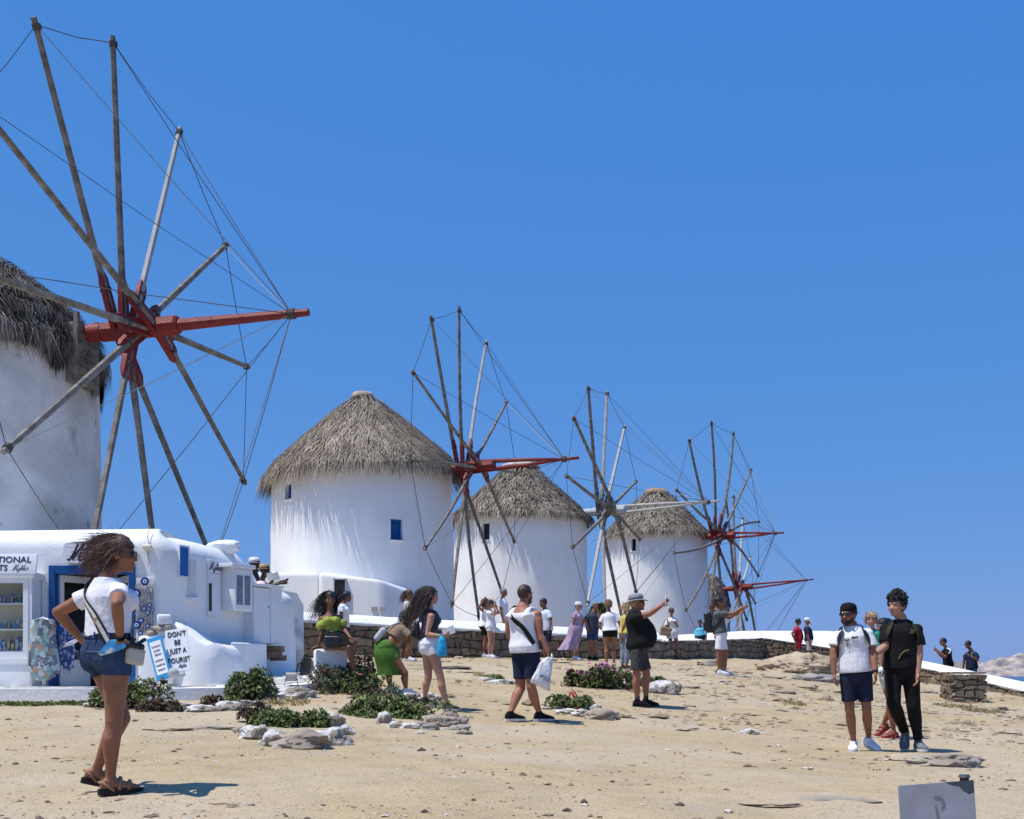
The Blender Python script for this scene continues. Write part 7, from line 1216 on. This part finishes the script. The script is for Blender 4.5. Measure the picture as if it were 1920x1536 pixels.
# seated woman: handbag and backpack on the ground
c = P(624, 1203, B_['D'] - .28); hb = thing('handbag', 'black shiny handbag on the lap of the seated woman', 'handbag', c); bagbox(c, (.25, .10, .17), AX, .035, LEATH, 'body', hb, 8); m_ = MB(); m_.tube([c + V(-.1, 0, .07), c + V(-.04, -.02, .14), c + V(.05, -.02, .14), c + V(.1, 0, .07)], .011, 8); m_.build('handle', LEATH, hb, smooth=True)
c = P(573, 1247, 17.2); bk = thing('backpack', 'small black backpack standing on the patio beside the white block', 'backpack', c); bagbox(c + V(0, 0, -.02), (.17, .13, .27), (V(.95, .3, 0), V(-.3, .95, 0), V(.1, 0, 1).normalized()), .045, LEATH, 'bag', bk, 9); m_ = MB(); m_.tube([c + V(.0, -.05, .11), c + V(-.1, -.08, .0), c + V(-.13, -.08, -.13), c + V(-.04, -.07, -.14)], .013, 8); m_.tube([c + V(-.03, 0, .12), c + V(0, 0, .17), c + V(.04, 0, .12)], .010, 8); m_.build('strap', LEATH, bk, smooth=True)
c = P(713, 1190, C_['D'] - .05); sb_ = thing('shoulder_bag', 'pale grey shoulder bag hanging behind the bending woman', 'bag', c); bagbox(c, (.1, .16, .24), (V(.8, 0, -.6), V(0, 1, 0), V(.6, 0, .8)), .04, mat('pale_grey_cloth', (.48, .50, .52), .8), 'body', sb_, 4); m_ = MB(); m_.tube([c + V(.06, 0, .1), C_['nk'] + V(-.05, -.12, .02)], .012, 6); m_.build('strap', MATS['pale_grey_cloth'], sb_)
# white-shorts woman: brochure, blue bag, backpack
c = P(841, 1184, D_['D'] - .2); br = thing('brochure', 'folded white brochure held by the woman in white shorts', 'brochure', c); m_ = MB()
for s_ in (0, 1): m_.box(c + V(.0, .012 * s_, .008 * s_), (.17, .004, .095), (V(.93, -.1, .32 + .08 * s_).normalized(), V(.1, 1, 0).normalized(), V(-.3, 0, 1).normalized()))
m_.build('pages', SILW, br); m_ = MB(); m_.box(c + V(.035, -.004, .012), (.05, .003, .03), (V(.93, -.1, .32).normalized(), V(.1, 1, 0).normalized(), V(-.3, 0, 1).normalized())); m_.build('print_block', INKG, br)
c = P(829, 1213, D_['D'] - .22); bb = thing('carrier_bag', 'bright blue carrier bag hanging from the arm of the woman in white shorts', 'bag', c); m_ = MB(); m_.loft([[c + V(w_ * math.cos(a * math.pi / 8) + .006 * math.sin(a * 2.3), .03 * k_ * math.sin(a * math.pi / 8), z) for a in range(16)] for w_, k_, z in ((.03, .6, .15), (.05, .9, .08), (.062, 1, 0), (.07, 1, -.1), (.066, .5, -.13))]); m_.build('sack', mat('cyan_plastic', srgb(40, 160, 205), .4, .15, 12, .6, 25.), bb, smooth=True); m_ = MB(); m_.tube([c + V(-.03, 0, .14), D_['WR'] + V(-.02, -.03, .03), c + V(.04, 0, .14)], .007, 6); m_.build('handle', MATS['cyan_plastic'], bb)
backpack(D_, 'black backpack on the back of the long-haired woman in white shorts', .15, .26, .08, t=.42)
backpack(W_, 'black backpack worn by the bearded man in the white tee', .28, .44, .15); backpack(S_P, 'large black backpack on the man in the grey tee', .3, .46, .17, t=.5); backpack(X_, 'black backpack with olive straps worn by the curly-haired man', .28, .42, .13, smt=fab('olive', (.045, .05, .025)))
# prints on shirts
def decal(J, pts2, mt, name, t0, a0, sc, inf=.034, th=.004):
    m = MB()
    for seg in pts2: m.tube([surf(J, t0 + y * sc, a0 - x * sc * 180, inf) for x, y in seg], th, 5)
    return m.build(name, mt, J['root'])
decal(X_, [[(-.2, -.2), (0, .25), (.2, -.2), (-.25, .1), (.25, .1), (-.2, -.2)], [(-.1, 0), (0, -.25), (.12, .05), (-.1, .15)], [(-.25, 0), (.1, -.1), (.25, .2)]], mat('olive_print', (.16, .18, .06), .7), 'chest_print', .72, 62, .19, .034, .005); decal(X_, [[(-.9, -1.2), (-.55, -.3), (0, .3), (.6, .45)]], mat('olive_print', (.16, .18, .06), .7), 'hem_print', .30, 80, .11, .034, .007)
PALMC = mat('palm_print', (.03, .09, .07), .7); decal(W_, [[(0, 0), (-.25, .1), (-.4, -.05)], [(0, 0), (.25, .12), (.4, -.02)], [(0, 0), (-.15, .2), (-.3, .22)], [(0, 0), (.15, .2), (.3, .2)], [(0, 0), (-.2, -.08)], [(0, 0), (.2, -.08)], [(0, 0), (.02, -.4), (0, -.8)]], PALMC, 'palm_print', .66, 112, .16, .026, .005); decal(W_, [[(0, 0), (-.25, .1), (-.4, -.05)], [(0, 0), (.25, .12), (.4, -.02)], [(0, 0), (-.15, .2), (-.3, .22)], [(0, 0), (.15, .2), (.3, .2)]], BLK, 'palm_print', .70, 86, .15, .026, .006)
# white-striped shoulder of the phone man, phones, camera, tote, paper
m_ = ribbon([Z1['nk'] + V(0, -.06, .0), Z1['SL'] + V(0, -.06, .03), lerp(Z1['SL'], Z1['EL'], .6) + V(0, -.065, 0)], .035, .006); m_.build('sleeve_stripe', WHT, Z1['root'])
def phone(c, label, rz=0, mt=None): m = MB(); a = V(math.cos(rz), math.sin(rz), 0); m.box(c, (.075, .01, .15), (a, V(-a.y, a.x, 0), UP), bev=.004); t = thing('phone', label, 'phone', c); m.build('body', mt or LEATH, t, smooth=40); m = MB(); m.box(c + V(a.y, -a.x, 0) * .0058, (.066, .001, .135), (a, V(-a.y, a.x, 0), UP)); m.build('screen', SGL, t)
phone(P(1753, 1215, Z1['D']), 'black phone held up by the man with the white shoulder stripe', 1.3); phone(S_P['hands'][1][0] + S_P['hands'][1][1] * .1 + UP * .02, 'phone at the end of the outstretched arm of the man in grey', 1.4); phone(P(929, 1134, G_['D'] - .12), 'phone held to her face by the woman in the playsuit', 1.2, GRY); phone(P(1824, 1228, Z2['D'] - .3), 'small white handset held by the man in navy beyond the pillar', .2, WHT)
hp_ = P_['hands'][1]; phone(hp_[0] + hp_[1] * .09 + UP * .03, 'thin phone in the raised hand of the big-bellied man', 1.5, WHT)
c = P(1248, 1184, Q_P['D'] - .12); tb = thing('tote_bag', 'tan canvas tote bag on the arm of the woman in white', 'tote bag', c); TAN = mat('tan_canvas', (.30, .20, .12), .8, .15, 9); bagbox(c, (.36, .12, .28), (V(.97, .1, -.2).normalized(), V(-.1, 1, 0), V(.2, 0, .97)), .03, TAN, 'body', tb, 5, .012); m_ = MB(); m_.tube([c + V(-.12, -.03, .13), c + V(-.02, -.05, .36), Q_P['SR'] + V(0, -.02, .05), c + V(.08, .0, .3), c + V(.13, 0, .13)], .012, 6); m_.build('handle', TAN, tb, smooth=True)
c = P(512, 1081, h2_['D'] - .25); pp = thing('newspaper', 'folded pale newspaper held by the man in the straw hat', 'newspaper', c); m_ = MB()
for s_ in (-1, 1): m_.box(c + V(.05 * s_, 0, 0), (.11, .004, .14), (V(.9, .2 * s_, .3).normalized(), V(-.2 * s_, .95, 0).normalized(), V(-.3, 0, .95).normalized()))
m_.build('pages', mat('newsprint', (.5, .5, .46), .8, .3, 40), pp)
# watch bands
for J, sd in ((X_, 1), (W_, 0)):
    h_ = J['hands'][sd]; m_ = MB(); p = h_[0] - h_[1] * .015; m_.tube([p - h_[1] * .012, p + h_[1] * .012], [.034, .034], 12); m_.build('watch', BLK, J['root'])

# seams and back pockets of the denim shorts
STI = mat('denim_stitch', (.10, .14, .23), .8, 0); DEN2 = fab('denim_pocket', (.065, .11, .215), var=.3, vs=9)
for a0 in (242, 298):
    pk_ = [surf(A_, t, a, .034) for t, a in ((.06, a0 - 15), (.06, a0 + 15), (-.06, a0 + 14), (-.10, a0), (-.06, a0 - 14))]; cN = sum(pk_, V(0, 0, 0)) / 5; nO = (cN - (A_['pelv'] + A_['axn'] * ((cN - A_['pelv']).dot(A_['axn'])))).normalized(); m_ = MB(); m_.tube(pk_ + [pk_[0]], .0035, 5); m_.build('pocket_seam', STI, A_['root'])
m_ = MB(); m_.tube([surf(A_, t, 270, .030) for t in (.2, .14, .08, .02, -.04, -.1)], .003, 5); m_.build('back_seam', STI, A_['root'])
for a0 in (215, 250, 290): m_ = MB(); m_.tube([surf(A_, .30, a0, .03), surf(A_, .22, a0, .033)], .006, 5); m_.build('belt_loop', DEN2, A_['root'])
